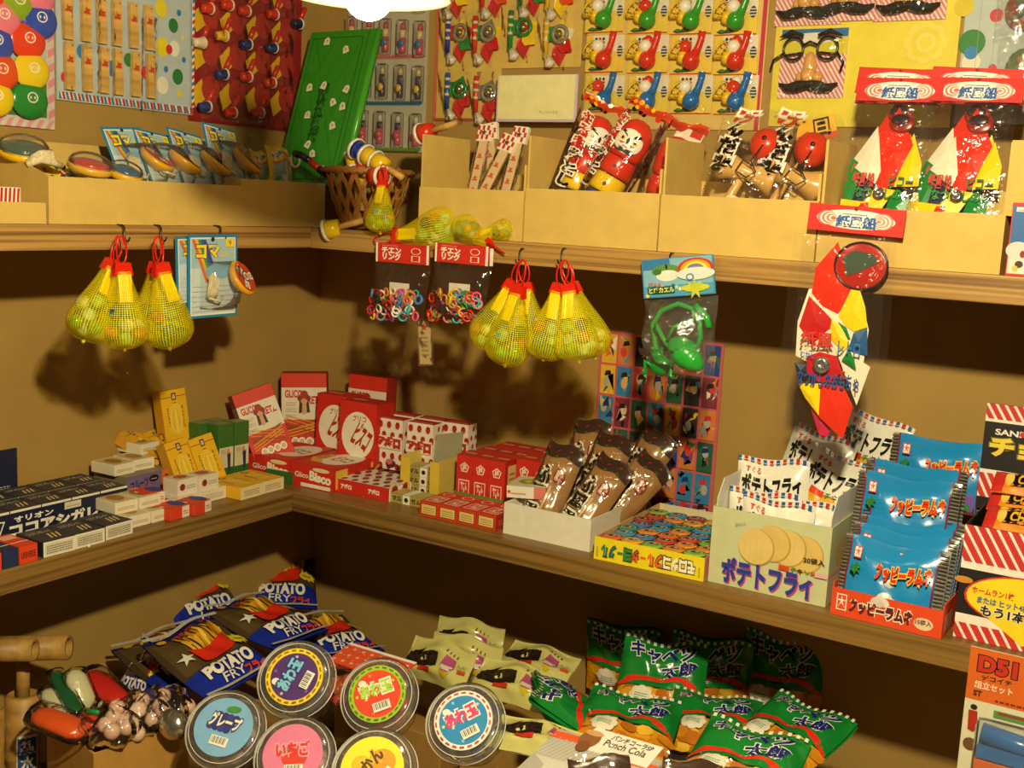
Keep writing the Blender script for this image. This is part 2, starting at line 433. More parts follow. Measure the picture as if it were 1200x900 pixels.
struct('wall_left', (XL-.04, -2.2, -1.0), (XL, .04, 1.15), 'wallboard')
struct('floor', (XL-.04, -2.2, -1.04), (2.3, .04, -1.0), 'w#6b4a26')
def shelf(lab, boards):
    for nm, lo, hi, k, l in boards:
        o = MB().box(lo, hi, k, bev=.0015).build(nm); tag(o, l, 'shelf', 'wall shelf boards')
UB, LB, ULX, LLX = -.255, -.278, .28, .275       # front edges: upper back, lower back, upper left, lower left
shelf('', [
    ('wall_shelf', (XL, UB, .37), (2.25, -.001, .40), 'board_x', 'upper pale wooden shelf board along the back wall under the kraft boxes'),
    ('wall_shelf', (XL+.001, -2.1, .37), (ULX, UB-.0005, .40), 'board_y', 'upper pale wooden shelf board along the left wall above the hanging marbles'),
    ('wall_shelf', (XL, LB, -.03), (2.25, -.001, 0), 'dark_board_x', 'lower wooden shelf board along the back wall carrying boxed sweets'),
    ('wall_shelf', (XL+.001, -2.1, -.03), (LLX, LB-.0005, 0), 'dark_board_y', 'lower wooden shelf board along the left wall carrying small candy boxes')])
DECK = -.38
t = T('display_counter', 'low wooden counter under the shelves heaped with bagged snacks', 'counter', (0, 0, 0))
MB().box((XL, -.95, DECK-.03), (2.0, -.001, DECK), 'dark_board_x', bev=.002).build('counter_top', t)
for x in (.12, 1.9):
    for y in (-.9, -.06): MB().box((x-.03, y-.03, -1.0), (x+.03, y+.03, DECK-.03), 'dark_board_y').build('leg', t)

# ------------------------------------------------------------------ pendant lamp
t = T('pendant_lamp', 'white enamel pendant lamp with a glowing round bulb', 'lamp', LAMP_POS)
R = .067
mb = MB(); mb.lathe([(R+.0015, -.003), (R, -.0042), (R-.003, -.002), (R*.74, .020), (R*.45, .04), (.019, .052), (.019, .09), (.021, .09), (.021, .054), (R*.47, .043), (R*.76, .023), (R+.0015, .0), (R+.0015, -.003)], 's#b8b098', n=56, caps=False)
mb.build('shade', t)
MB().sphere((0, 0, 0), .0215, 'e#ffe9b0', n=28, sc=(1, 1, 1.05)).build('bulb', t)
MB().lathe([(.011, .017), (.012, .022), (.012, .05), (.018, .056), (.018, .092)], 's#2a2622', n=16).build('socket', t)
MB().tube([(0, 0, .1), (0, 0, .5)], .0035, 's#1c1a18').build('cord', t)
dup(t, Matrix.Translation(SECOND_LAMP), 'white enamel pendant lamp hanging behind the viewer')
# ------------------------------------------------------------------ things pinned on the walls above the upper shelf
def wallframe(side, px, py):
    """Empty frame flat on a wall below a photo point: local x runs right, z up, -y out of the wall."""
    if side == 'back': m = XF(BK(px, py, 0), 0)
    else: m = XF(LF(px, py, XL), 90)
    inv = m.inverted()
    def q(px, py, off=.004): return inv @ (BK(px, py, -off) if side == 'back' else LF(px, py, XL + off))
    return m, q
def flat(off): return lambda x, y, o: (x, -off - o, y)
def rod(mb, a, b, r, k, n=8, taper=None): mb.tube([a, b], r, k, n=n, taper=taper); return mb
rnd = random.Random(7)

# balloon sheet
m, q = wallframe('left', 62, 152)
t = T('balloon_sheet', 'card sheet of bagged coloured rubber balloons with pink and grey striped edge', 'toy card', mtx=m)
W = .24; H = .30
MB().box((-W, -.004, 0), (0, -.001, H), 'p#d8d2c4').build('backing_card', t)
dc = DC(1, 1); dc.rect(-W+.012, .014, -.012, H, '#3f7d2a'); dc.rect(-W+.012, .07, -.012, H, '#b8c4c2')
dc.stripes(-W, 0, 0, .011, 16, .03, '#e39aa6'); dc.rect(-.010, .011, 0, H, '#d9c9c9')
for i in range(14): dc.poly([(-.010, .012+i*.02), (0, .018+i*.02), (0, .028+i*.02), (-.010, .022+i*.02)], '#e08fa0')
_emit_build(dc, flat(.004), 'border_print', t)
for px, py, c in [(43, -4, '#ec7f9c'), (46, 24, '#2c4fc0'), (32, 48, '#e8401c'), (37, 83, '#f4d414'), (35, 118, '#168a36'), (2, 20, '#ef7f9a'), (-6, 50, '#2c4fc0'), (0, 84, '#e8501c'), (-6, 115, '#f4d414'), (20, 3, '#8fb022'), (-16, 0, '#e8401c')]:
    p = q(px, py, .012)
    mb = MB(); mb.sphere((0, 0, 0), .0275, 's' + c, n=20, sc=(1, .22, .85)); b = mb.build('balloon', t, mtx=Matrix.Translation(p))
    dc = DC(1, 1); dc.ell(0, .004, .008, .007, '#f2e9da'); dc.ell(0, .004, .006, .0055, c); dc.ell(-.003, .004, .0012, .002, '#f2e9da'); dc.ell(.003, .004, .0012, .002, '#f2e9da'); dc.ell(0, -.002, .003, .001, '#f2e9da')
    _emit_build(dc, flat(.0062), 'face_print', b)
MB().grid(lambda u, v: (-W + u*(W-.006), -.021 - .003*math.sin(9*u)*math.sin(11*v), .01 + v*(H-.012)), 10, 12, 'film').build('film', t)

# sheet of wooden slat toys
m, q = wallframe('left', 66, 113)
t = T('wooden_slat_sheet', 'spotted card sheet with two rows of bagged wooden slat toys', 'toy card', mtx=m)
W = .236; H = .25
MB().box((-.002, -.004, -.004), (W, -.001, H), 'p#b9c7cb').build('backing_card', t)
dc = DC(1, 1)
for px, py, r, c in [(203, 30, .009, '#2c7d3c'), (190, 55, .012, '#ead42c'), (204, 57, .010, '#ece6d2'), (198, 58, .006, '#cf3038'), (208, 90, .010, '#2c7d3c'), (190, 100, .011, '#ece6d2'), (210, 110, .0045, '#ead42c'), (215, 70, .0035, '#2f7fc0'), (194, 81, .004, '#2f7fc0'), (188, 10, .011, '#ead42c'), (213, 44, .003, '#ead9a0'), (209, 15, .004, '#2f7fc0'), (170, 85, .008, '#cf3038'), (150, 70, .008, '#2c7d3c'), (130, 80, .009, '#2f7fc0'), (95, 60, .008, '#2f7fc0'), (75, 90, .006, '#cf3038')]:
    p = q(px, py); dc.ell(p.x, p.z, r, r*1.15, c)
dc.rect(0, -.002, W, .007, '#efe8dc')
dc.stripes(0, -.002, W, .007, 19, -.012, '#2f7fb5', .34); dc.stripes(.004, -.002, W, .007, 18, -.012, '#c63a2e', .34) if False else None
for i in range(19):
    x = .0062 + i*W/19
    dc.poly([(x, -.002), (x+.0042, -.002), (x+.0018, .007), (x-.0024, .007)], '#c8382c')
dc.rect(W-.005, .007, W, H, '#efe8dc')
for i in range(24): dc.poly([(W-.005, .008+i*.01), (W, .011+i*.01), (W, .016+i*.01), (W-.005, .013+i*.01)], '#2f7fb5' if i % 2 else '#c8382c')
_emit_build(dc, flat(.004), 'spotted_print', t)
sl = MB().box((-.0068, -.003, 0), (.0068, .003, .062), 'w#d9ac5c'); s0 = None
for row, y0 in ((0, 105), (1, 46)):
    for i, px in enumerate((82, 103, 122, 139, 159, 177)):
        p = q(px - row*2, y0 + (i*2.0 if row == 0 else i*2.6), .009)
        mx = Matrix.Translation(p) @ Matrix.Rotation(rnd.uniform(-.03, .03), 4, 'Y')
        if s0 is None: s0 = sl.build('wooden_slat', t, mtx=mx); o = s0
        else: o = share(s0, 'wooden_slat', t, mx)
        dc = DC(1, 1); dc.star(.0, .040, .006, .0028, 4, '#c8421c', rot=30); dc.rect(-.006, .036, .004, .039, '#c8421c'); dc.ell(.003, .058, .001, .001, '#2a1a08')
        _emit_build(dc, flat(.003), 'red_mark', o)
    p0 = q(75, y0+4, .014)
    for i in range(6):
        MB().grid(lambda u, v: (p0.x + i*.0272 + u*.026, -.0145 - .002*math.sin(6*u+i), p0.z - .0022*i*(1+row*.2) + v*.072), 6, 4, 'film').build('film_sleeve', t)

# red sheet with telescoping cup toys
m, q = wallframe('left', 320, 152)
t = T('cup_toy_sheet', 'red bagged sheet of small cup toys with red handles', 'toy card', mtx=m)
a = q(222, 130); W = -a.x; H = .25
MB().box((-W, -.004, 0), (.06, -.001, H), 'p#8f1c1c').build('backing_card', t)
dc = DC(1, 1)
for i in range(4):
    for j in range(4):
        x = -W + .012 + i*.055; z = .02 + j*.055
        dc.poly([(x, z), (x+.022, z+.016), (x+.012, z+.044), (x-.008, z+.026)], '#e2b21c'); dc.ell(x+.03, z+.03, .018, .02, '#b02a24')
_emit_build(dc, flat(.004), 'card_print', t)
def cup_toy(t, p, col, ang=28, s=1., stick='#c8281c'):
    o = bpy.data.objects.new('cup_toy', None); COL.objects.link(o); o.parent = t
    o.matrix_basis = Matrix.Translation(p) @ Matrix.Rotation(math.radians(ang), 4, 'Y') @ Matrix.Scale(s, 4)
    MB().lathe([(.004, .008), (.0042, .03), (.003, .032)], 's' + stick, n=10).build('handle', o)
    MB().lathe([(.0065, -.0135), (.0065, -.0115), (.0082, 0), (.0082, .002)], 's' + col, n=14).build('cup', o, mtx=Matrix.Rotation(math.radians(55), 4, 'Y'))
    MB().lathe([(.0068, 0), (.0092, 0), (.0092, .0025), (.0068, .0025), (.006, -.004), (.0, -.006)], 's#e9e0cc', n=14).build('rim', o, mtx=Matrix.Rotation(math.radians(55), 4, 'Y') @ Matrix.Translation((0, 0, .002)))
    return o
for px, py, c in [(268, 6, '#d8341c'), (288, 13, '#d8341c'), (321, 17, '#d8341c'), (350, 28, '#20204a'), (262, 42, '#e8b41c'), (290, 52, '#22307c'), (320, 56, '#22307c'), (262, 87, '#22307c'), (290, 90, '#d8341c'), (318, 97, '#d8341c'), (242, 125, '#22307c'), (272, 132, '#c8281c'), (304, 132, '#d8341c'), (245, 10, '#d8341c'), (236, 50, '#e9d9b0')]:
    cup_toy(t, q(px, py, .016), c)
for i in range(4):
    for j in range(4):
        x = -W + i*.052; z = .003 + j*.058
        MB().grid(lambda u, v: (x + u*.05, -.026 - .006*math.sin(3.1*u)*math.sin(3.1*v) - .0015*math.sin(14*u+9*v), z + v*.056), 8, 8, 'film').build('film_bag', t)

# folded shogi board leaning into the corner
def frame(BL, BR, TL):
    """Matrix with its origin at the middle of the bottom edge, x along BL-BR, z towards TL; also width and height."""
    ux = (BR - BL); w_ = ux.length; ux.normalize(); uz = TL - BL; uz -= ux*uz.dot(ux); h_ = uz.length; uz.normalize(); uy = uz.cross(ux)
    M = Matrix(((ux.x, uy.x, uz.x), (ux.y, uy.y, uz.y), (ux.z, uy.z, uz.z))).to_4x4(); M.translation = (BL + BR)/2
    return M, w_, h_
M_, W, H = frame(BK(326, 218, -.17), BK(396, 220, -.17), BK(352, 40, -.085))
t = T('shogi_board', 'green folding board game set standing in the corner', 'board game', mtx=M_)
W = .135
MB().box((-W/2, -.004, 0), (W/2, .004, H), 's#2f8a1e', bev=.002).build('board_half', t)
MB().box((-W/2+.003, .0045, .001), (W/2+.002, .011, H-.001), 's#2a7a1a', bev=.002).build('board_half', t)
MB().tube([(W/2+.001, .001, 0), (W/2+.001, .001, H)], .0055, 's#49a52e', n=10).build('spine', t)
dc = DC(W, H)
for x0, y0, x1, y1 in [(.06, .04, .84, .046), (.06, .95, .84, .956), (.06, .04, .07, .956), (.83, .04, .84, .956), (.9, .0, .908, 1)]: dc.rect(x0, y0, x1, y1, '#1c5c12')
for i in range(-3, 5):
    for sg in (1, -1):
        pts = clip([(.07 + i*.2, .046), (.078 + i*.2, .046), (.078 + i*.2 + sg*.75, .95), (.07 + i*.2 + sg*.75, .95)], .07, .046, .83, .95)
        if pts: dc.poly(pts, '#2a7c1a')
dc.text('御\n将\n棋\n盤', .35, .26, .5, .66, '#14400c', .02)
for x, y, r_ in [(.3, .93, 0), (.62, .87, 20), (.2, .63, 10), (.42, .64, -15), (.62, .53, 30), (.28, .45, 0), (.7, .38, 20), (.4, .26, -25), (.5, .2, 15), (.72, .1, 5), (.79, .61, -20), (.79, .5, 12)]:
    ca, sa = math.cos(math.radians(r_)), math.sin(math.radians(r_)); k = .0068
    P5 = [(-.9, -1), (.9, -1), (.75, .5), (0, 1), (-.75, .5)]
    dc.poly([(x + k*(a*ca - b*sa)/W, y + k*(a*sa + b*ca)/H) for a, b in P5], '#eadfc6'); dc.text('歩', x-.02, y-.014, x+.02, y+.012, '#3a2a18', rot=r_)
_emit_build(dc, lambda x, y, o: (x - W/2, -.004 - o, y), 'cover_print', t)

# card of lipstick-shaped charms
m, q = wallframe('back', 448, 178)
t = T('charm_sheet', 'grey card with rows of tiny charms in clear blisters behind the bulb', 'toy card', mtx=m)
a = q(404, 171); b = q(503, 60); H = .255
MB().box((a.x, -.004, 0), (b.x-.004, -.001, H), 'p#b9b199').build('backing_card', t)
dc = DC(1, 1)
for py, c in ((67, '#c8625a'), (121, '#2a6690'), (175, '#6d8a30')):
    z = q(450, py).z; dc.rect(a.x+.004, z-.0015, b.x-.008, z+.0015, c)
    for i in range(26): dc.ell(a.x + .006 + i*(b.x-a.x-.012)/26, z, .0032, .0034, c, n=8)
_emit_build(dc, flat(.004), 'zigzag_print', t)
styles = [('#b23a30', '#d8c27a', '#2f6fb4', '#c43c48'), ('#c9b27a', '#4a2a3c', '#e6bb30', '#3a2038'), ('#c8c0a8', '#3a2438', '#d24a54', '#c8465a')]
for row, (py, xs) in enumerate([(40, (412, 432, 452, 472, 492)), (94, (429, 448, 469, 490)), (148, (406, 425, 445, 466, 487)), (-12, (412, 432, 452, 472, 492))]):
    for i, px in enumerate(xs):
        p = q(px, py + (i*1.5), .010); st = styles[row % 3]
        o = bpy.data.objects.new('charm', None); COL.objects.link(o); o.parent = t; o.matrix_basis = Matrix.Translation(p)
        MB().lathe([(.0045, -.024), (.0055, -.022), (.0055, .0)], 's' + st[3], n=12).lathe([(.0052, .0), (.0052, .012)], 's' + st[1], n=12).lathe([(.004, .012), (.004, .02), (.002, .024)], 's' + st[0], n=12).build('tube', o)
        MB().lathe([(.006, 0), (.006, .002)], 's' + st[2], n=14).build('round_badge', o, mtx=Matrix.Translation((0, -.005, -.009)) @ Matrix.Rotation(math.pi/2, 4, 'X'))
        MB().tube([(-.002, -.003, .022), (.006, -.003, .026), (.009, -.003, .012), (.005, -.003, .002), (.009, -.003, -.006)], .0007, 's#8d8672', n=5).build('ball_chain', o)
        MB().box((-.009, -.008, -.028), (.009, .005, .029), 'blister', bev=.003).build('blister', o)

# sheet of party blowers and paper pinwheels
m, q = wallframe('back', 600, 142)
t = T('party_blower_sheet', 'bagged sheet of party blowers with red yellow and green paper petals', 'toy card', mtx=m)
a = q(507, 138); b = q(681, 60)
MB().box((a.x, -.003, 0), (q(588, 60).x, -.001, .24), 'p#d9b85c').build('backing_card', t)
MB().box((q(588, 60).x, -.003, q(600, 80).z), (b.x, -.001, .24), 'p#d9b85c').build('backing_card', t)
dc = DC(1, 1); dc.rect(a.x, 0, a.x+.006, .24, '#d0684a'); dc.rect(a.x, 0, q(588, 60).x, .004, '#b44a3c'); _emit_build(dc, flat(.003), 'border_print', t)
PET = {'r': '#c81f24', 'y': '#f0c818', 'g': '#1f8434', 'w': '#e8dcc0', 'd': '#7a7a66', 'o': '#e04a1c'}
def petal(t, p, ang, c, L=.036, Wd=.012):
    mb = MB(); pts = [(0, 0), (Wd*.8, L*.3), (Wd, L*.55), (0, L), (-Wd, L*.55), (-Wd*.8, L*.3)]
    vs = [(x, -.003*math.sin(math.pi*min(1, y/L)) - .0012*(i % 2), y) for i, (x, y) in enumerate(pts)]
    mb.add(vs + [(x, y+.0008, z) for x, y, z in vs], [(0, 1, 2, 3), (0, 3, 4, 5), (9, 8, 7, 6), (11, 10, 9, 6)], 'g' + c)
    return mb.build('paper_petal', t, mtx=Matrix.Translation(p) @ Matrix.Rotation(math.radians(ang), 4, 'Y'))
packs = [(534, 42, '#2440a0', 'royrg', 0), (566, 42, '#d8341c', 'rydgr', 1), (608, 36, '#1f8434', 'ryrgy', 2), (650, 44, '#e0b020', 'rwygr', 1), (533, 108, '#2a50a8', 'rwggr', 2), (567, 112, '#d8341c', 'ryddr', 1), (530, -10, '#2440a0', 'rorgy', 0), (575, -12, '#d8341c', 'rygdo', 1), (620, -14, '#1f8434', 'rryog', 2), (652, -12, '#e0b020', 'yrrgo', 0)]
for px, py, sc_, pal, ring in packs:
    p = q(px + 3, py, .010)
    for i, ch in enumerate(pal): petal(t, p + V((.004, -.0008*i, -.004)), (175, 60, 15, -50, 125)[i], PET[ch], L=.038 if i == 0 else .03)
    mb = MB(); mb.tube([(.012*math.cos(a_*math.pi/9), 0, .012*math.sin(a_*math.pi/9)) for a_ in range(18)], .003, 's' + ('#8a8470', '#8a8470', '#1f7a34')[ring], n=6, closed=True); mb.build('paper_ring', t, mtx=Matrix.Translation(p + V((.008, -.006, .004))))
    MB().lathe([(.0, .0), (.005, .001), (.006, .003), (0, .005)], 'f#c8b890', n=12).build('foil_hub', t, mtx=Matrix.Translation(p + V((.008, -.006, .004))) @ Matrix.Rotation(math.pi/2, 4, 'X'))
    mb = MB(); mb.lathe([(.004, -.03), (.0042, .03)], 's' + sc_, n=10)
    for k_ in range(3): mb.lathe([(.0045, -.006 + k_*.012), (.0045, -.002 + k_*.012)], 's#d8ccb0', n=10)
    mb.build('blower_tube', t, mtx=Matrix.Translation(p + V((-.017, -.004, .0))))
    MB().lathe([(.0042, .0), (.007, -.010), (.009, -.014), (.002, -.018)], 'g#e6dcc8', n=8).build('mouthpiece', t, mtx=Matrix.Translation(p + V((-.014, -.005, -.028))) @ Matrix.Rotation(-.5, 4, 'Y'))
    MB().grid(lambda u, v: (p.x - .026 + u*.052, -.026 - .004*math.sin(3.1*u)*math.sin(3.1*v) - .002*math.sin(13*u+7*v), p.z - .045 + v*.085), 10, 10, 'film').build('film_bag', t)

# cream card over the blower sheet
m, q = wallframe('back', 632, 148)
t = T('cream_card', 'blank cream card with a pale lilac rim below the party blowers', 'card', mtx=m)
a = q(583, 140, .03); b = q(680, 87, .03)
MB().box((a.x, -.036, a.z-.004), (b.x, -.032, b.z), 's#c9b8cc', bev=.0015).build('rim_sheet', t)
MB().box((a.x+.004, -.0375, a.z), (b.x-.004, -.036, b.z-.001), 'p#f0e6a8').build('cream_sheet', t)
dc = DC(1, 1); dc.text('FLOWER', b.x-.062, a.z+.008, b.x-.03, a.z+.012, '#b8a468'); _emit_build(dc, flat(.0375), 'small_print', t)

# sheet of ball-blowing pipes
m, q = wallframe('back', 785, 142)
t = T('ball_pipe_sheet', 'bagged sheet of green, red and blue ball-blowing pipe toys in three rows', 'toy card', mtx=m)
a = q(684, 120); b = q(897, 60)
MB().box((a.x, -.004, -.012), (b.x, -.001, .24), 'p#d8b868').build('backing_card', t)
MB().box((b.x-.008, -.0045, -.012), (b.x-.002, -.004, .24), 'p#c0304a').build('pink_edge', t)
for row, (py, c) in enumerate(((110, '#1668b8'), (63, '#d82a14'), (16, '#2c9a24'), (-31, '#d82a14'))):
    for i, px in enumerate((706, 757, 808, 860)):
        p = q(px, py + i*.5 , .012); x0 = p.x
        o = bpy.data.objects.new('pipe_pack', None); COL.objects.link(o); o.parent = t; o.matrix_basis = Matrix.Translation(p)
        MB().box((-.031, .006, -.026), (.032, .008, .027), 'p#e9c94a').build('pack_card', o)
        dc = DC(1, 1); dc.rect(-.031, -.026, .032, -.0245, '#c8401c'); dc.rect(-.02, .004, .032, .027, '#e8dcc4')
        for k_ in range(9): dc.ell(-.014 + (k_ % 3)*.006, .012 + (k_//3)*.005, .0022, .0022, '#a8362a' if k_ % 2 else '#2c2a24', n=8)
        dc.poly([(-.026, -.022), (-.02, -.018), (-.014, -.02), (-.008, -.016), (.0, -.019), (-.002, -.023), (-.02, -.024)], '#1f4a20')
        dc.ell(-.018, -.020, .004, .002, '#3f7a2a', n=10); dc.ell(.026, .004, .005, .008, '#28384c', n=10)
        for k_ in range(3): dc.rect(.021, -.001+k_*.004, .031, .0005+k_*.004, '#d8d0bc')
        _emit_build(dc, lambda x, y, oo: (x, .006 - oo, y), 'pack_print', o)
        bm_ = MB()
        for k_ in range(8):
            a1 = 2*math.pi*k_/8; bm_.tube([(-.006, .009*math.cos(a1)*.6, .009*math.sin(a1)*.6), (-.022, .013*math.cos(a1), .013*math.sin(a1))], .0009, 's#f0c41c', n=5)
        for xx, rr in ((-.022, .013), (-.014, .009)): bm_.tube([(xx, rr*math.cos(a_*math.pi/8), rr*math.sin(a_*math.pi/8)) for a_ in range(16)], .0011, 's#f0c41c', n=5, closed=True)
        bm_.build('basket', o, mtx=Matrix.Translation((.001, -.008, -.004)) @ Matrix.Rotation(.5, 4, 'Y'))
        mb = MB(); mb.sphere((.006, -.008, -.009), .0125, 's' + c, n=16); mb.tube([(.010, -.008, -.004), (.016, -.009, .008), (.020, -.009, .02), (.021, -.009, .03)], .005, 's' + c, n=10, taper=[1.5, 1.0, .95, 1.1]); mb.build('pipe', o)
        MB().lathe([(.0085, 0), (.0095, .004), (.0085, .008)], 's#f0c41c', n=14).build('collar', o, mtx=Matrix.Translation((-.003, -.008, -.006)) @ Matrix.Rotation(-1.2, 4, 'Y'))
        MB().sphere((-.004 + (i % 2)*.006, -.008, .010), .0095, 's#f0ead8' if (i + row) % 3 else 's#d8341c', n=14).build('ball', o)
        if i == 1 or i == 3: MB().sphere((.004, -.003, .019), .007, 's#d8341c' if (i + row) % 3 else 's#f0ead8', n=12).build('ball', o)
        MB().grid(lambda u, v: (-.033 + u*.066, -.024 - .003*math.sin(3.1*u)*math.sin(3.1*v) - .0015*math.sin(15*u + 6*v + i), -.027 + v*.053), 8, 8, 'film').build('film_bag', o)

# nose and glasses disguise sheet on its yellow base card
m, q = wallframe('back', 1010, 140)
t = T('disguise_sheet', 'yellow card sheet with bagged joke nose, moustache and glasses disguises', 'toy card', mtx=m)
a = q(892, 130); b = q(1122, 60)
MB().box((a.x+.012, -.004, -.01), (b.x, -.001, .24), 'p#e6d23c').build('backing_card', t)
dc = DC(1, 1); p = q(1085, 50)
for k_ in range(8): dc.ell(p.x + .018*math.cos(k_*math.pi/4), p.z + .018*math.sin(k_*math.pi/4), .009, .009, '#ead85a', n=14)
dc.ell(p.x, p.z, .019, .019, '#e6d23c'); dc.ell(p.x, p.z, .012, .012, '#eadb6a'); dc.ell(p.x, p.z, .008, .008, '#e6d23c')
p = q(1075, 82); dc.rect(p.x-.03, p.z, p.x+.04, p.z+.0006, '#a89a3c'); _emit_build(dc, flat(.004), 'faint_flower_print', t)
def disguise(t, p, glasses=True):
    o = bpy.data.objects.new('disguise_pack', None); COL.objects.link(o); o.parent = t; o.matrix_basis = Matrix.Translation(p)
    MB().box((-.045, .004, -.045), (.045, .006, .045), 'p#ecd9d0').build('pack_card', o)
    dc = DC(1, 1); dc.stripes(-.045, -.045, .045, .03, 15, -.55, '#d8787a', .5); dc.rect(-.045, .012, .045, .045, '#d8c832'); dc.rect(-.045, .034, .045, .045, '#2a6fae'); dc.ell(0, .033, .034, .007, '#e8e0d0')
    _emit_build(dc, lambda x, y, oo: (x, .004 - oo, y), 'striped_print', o)
    if glasses:
        for sx in (-1, 1):
            mb = MB(); mb.tube([(sx*.023 + .0135*math.cos(a_*math.pi/10), 0, .018 + .0145*math.sin(a_*math.pi/10)) for a_ in range(20)], .0017, 's#15120f', n=6, closed=True); mb.build('rim', o, mtx=Matrix.Translation((0, -.010, 0)))
            MB().tube([(sx*.010, -.012, .034), (sx*.026, -.014, .039), (sx*.042, -.012, .033)], .0036, 'c#1c1510', n=7, taper=[.6, 1, .25]).build('eyebrow', o)
            MB().tube([(sx*.036, -.010, .012), (sx*.045, -.008, .0), (sx*.041, -.006, -.012)] if sx > 0 else [(sx*.036, -.010, .012), (sx*.05, -.008, .004), (sx*.054, -.006, -.008)], .0017, 's#15120f', n=6).build('temple_arm', o)
            MB().tube([(sx*.012, -.007, .013), (sx*.036, -.007, .010)], .0014, 's#15120f', n=5).build('folded_arm', o)
        MB().tube([(-.010, -.010, .022), (0, -.013, .026), (.010, -.010, .022)], .0018, 's#15120f', n=6).build('bridge', o)
    mb = MB(); mb.sphere((0, -.006, -.006), .012, 's#e0a45c', n=16, sc=(.75, .8, 1.7)); mb.sphere((0, -.010, -.017), .0105, 's#e0a45c', n=16)
    for sx in (-1, 1): mb.sphere((sx*.011, -.006, -.019), .0075, 's#e0a45c', n=12)
    mb.build('nose', o)
    MB().tube([(-.040, -.008, -.027), (-.028, -.010, -.033), (-.014, -.012, -.031), (0, -.013, -.028), (.014, -.012, -.031), (.028, -.010, -.033), (.040, -.008, -.027)], .0068, 'c#1a1410', n=8, taper=[.15, .8, 1.05, .8, 1.05, .8, .15]).build('moustache', o)
    MB().grid(lambda u, v: (-.047 + u*.094, -.024 - .004*math.sin(3.1*u)*math.sin(3.1*v) - .0018*math.sin(12*u + 7*v), -.047 + v*.094), 10, 10, 'film').build('film_bag', o)
    return o
disguise(t, q(951, 74, .010)); disguise(t, q(948, -12, .011)); disguise(t, q(993, -18, .013)); disguise(t, q(1068, -20, .012))

# spotted sheet at the right with bagged toys
m, q = wallframe('back', 1160, 98)
t = T('spotted_sheet', 'pale blue card with coloured spots and bagged brown toys at its side', 'toy card', mtx=m)
a = q(1123, 95); b = q(1290, 60)
MB().box((a.x, -.004, -.05), (b.x, -.001, .20), 'p#b4bfbe').build('backing_card', t)
dc = DC(1, 1)
for px, py, r, c in [(1139, 50, .016, '#2c7d34'), (1138, 73, .011, '#e4dcc4'), (1138, 62, .008, '#2f7fc0'), (1168, 18, .008, '#c83048'), (1163, 80, .005, '#c83048'), (1135, 95, .009, '#c83048'), (1130, 8, .012, '#d8c024'), (1160, 118, .01, '#2f7fc0')]:
    p = q(px, py); dc.ell(p.x, p.z, r, r, c)
for x in (.3, .62): dc.rect(a.x + .06*x, -.05, a.x + .06*x + .0005, .2, '#8f9a9a')
_emit_build(dc, flat(.004), 'spotted_print', t)
for py, c1, c2 in ((12, '#8c4a3c', '#5a6a58'), (80, '#6a7a5a', '#a8803c')):
    p = q(1200, py, .012)
    MB().sphere((0, 0, 0), .022, 's' + c1, n=16, sc=(1, .3, 1.1)).build('toy_body', t, mtx=Matrix.Translation(p))
    MB().tube([(p.x-.012, p.y-.006, p.z-.012), (p.x, p.y-.008, p.z-.004), (p.x-.006, p.y-.008, p.z+.012)], .004, 's' + c2, n=7).build('toy_trim', t)
    MB().grid(lambda u, v: (p.x - .03 + u*.07, -.026 - .003*math.sin(3.1*u)*math.sin(3.1*v), p.z - .035 + v*.075), 8, 8, 'film_soft').build('film_bag', t)
# ------------------------------------------------------------------ goods on the upper shelf
UZ = .4004
def rot2(M, ang, ax='Y'): return M @ Matrix.Rotation(math.radians(ang), 4, ax)
def place_box(name, label, x0, x1, yf, d, h, k=KR, z=UZ, th=.003, **kw):
    o = open_box(x1-x0, d, h, k, th, **kw).build(name, mtx=XF(((x0+x1)/2, yf + d/2, z), 0)); tag(o, label, 'box', 'open kraft cartons on the upper shelf'); return o
def place_box_left(name, label, y0, y1, xf, d, h, k=KR, z=UZ, **kw):
    o = open_box(y1-y0, d, h, k, .003, **kw).build(name, mtx=XF((xf - d/2, (y0+y1)/2, z), 90)); tag(o, label, 'box', 'open kraft cartons on the upper shelf'); return o
KL = 'k#d2b05c'
place_box_left('kraft_box', 'small low kraft tray at the far left end of the upper shelf', -.80, -.704, .275, .07, .024, KL)
place_box_left('kraft_box', 'long open kraft carton holding the spinning top cards', -.698, -.392, .272, .13, .055, KL, slope=(.055, .098), hb=.098)
place_box_left('kraft_box', 'kraft carton of yellow bagged toys below the green board', -.390, -.215, .270, .12, .065, KL)
cx = [.470, .643, .838, 1.036, 1.236]
for i, l in enumerate(('kraft carton of checkered candy sticks beside the wicker basket', 'kraft carton holding the bagged daruma toys', 'kraft carton holding the bagged cup and ball toys', 'kraft carton holding the bagged paper balloons')):
    o = place_box('kraft_box', l, cx[i] + .001, cx[i+1] - .001, -.249, .12, (.066, .07, .069, .063)[i], KL, hl=.138, hr=.138 if i == 3 else .1, hb=.09)
# right end flap of the last carton
MB().box((0, 0, 0), (.028, .003, .078), KL).build('side_flap', o, mtx=Matrix.Translation((.098 - .001, -.058, .062)))

def dup_at(o, M, lab): return dup(o, M, lab)
def at_left(px, py, x, pitch=0, roll=0, yaw=90): return XF(LF(px, py, x), yaw, pitch, roll)
def at_back(px, py, y, pitch=0, roll=0, yaw=0): return XF(BK(px, py, y), yaw, pitch, roll)

# striped packet in the small tray
pkg('candy_packet', 'white packet with red stripes in the small tray', 'candy', XF((.235, -.755, UZ + .004), 90), (.075, .025, .036), 'p#efe8d8',
    {'front': lambda d: (d.rect(0, .45, 1, 1, '#f0e6d2'), d.stripes(0, .45, 1, .98, 14, .02, '#b8261e', .55))})

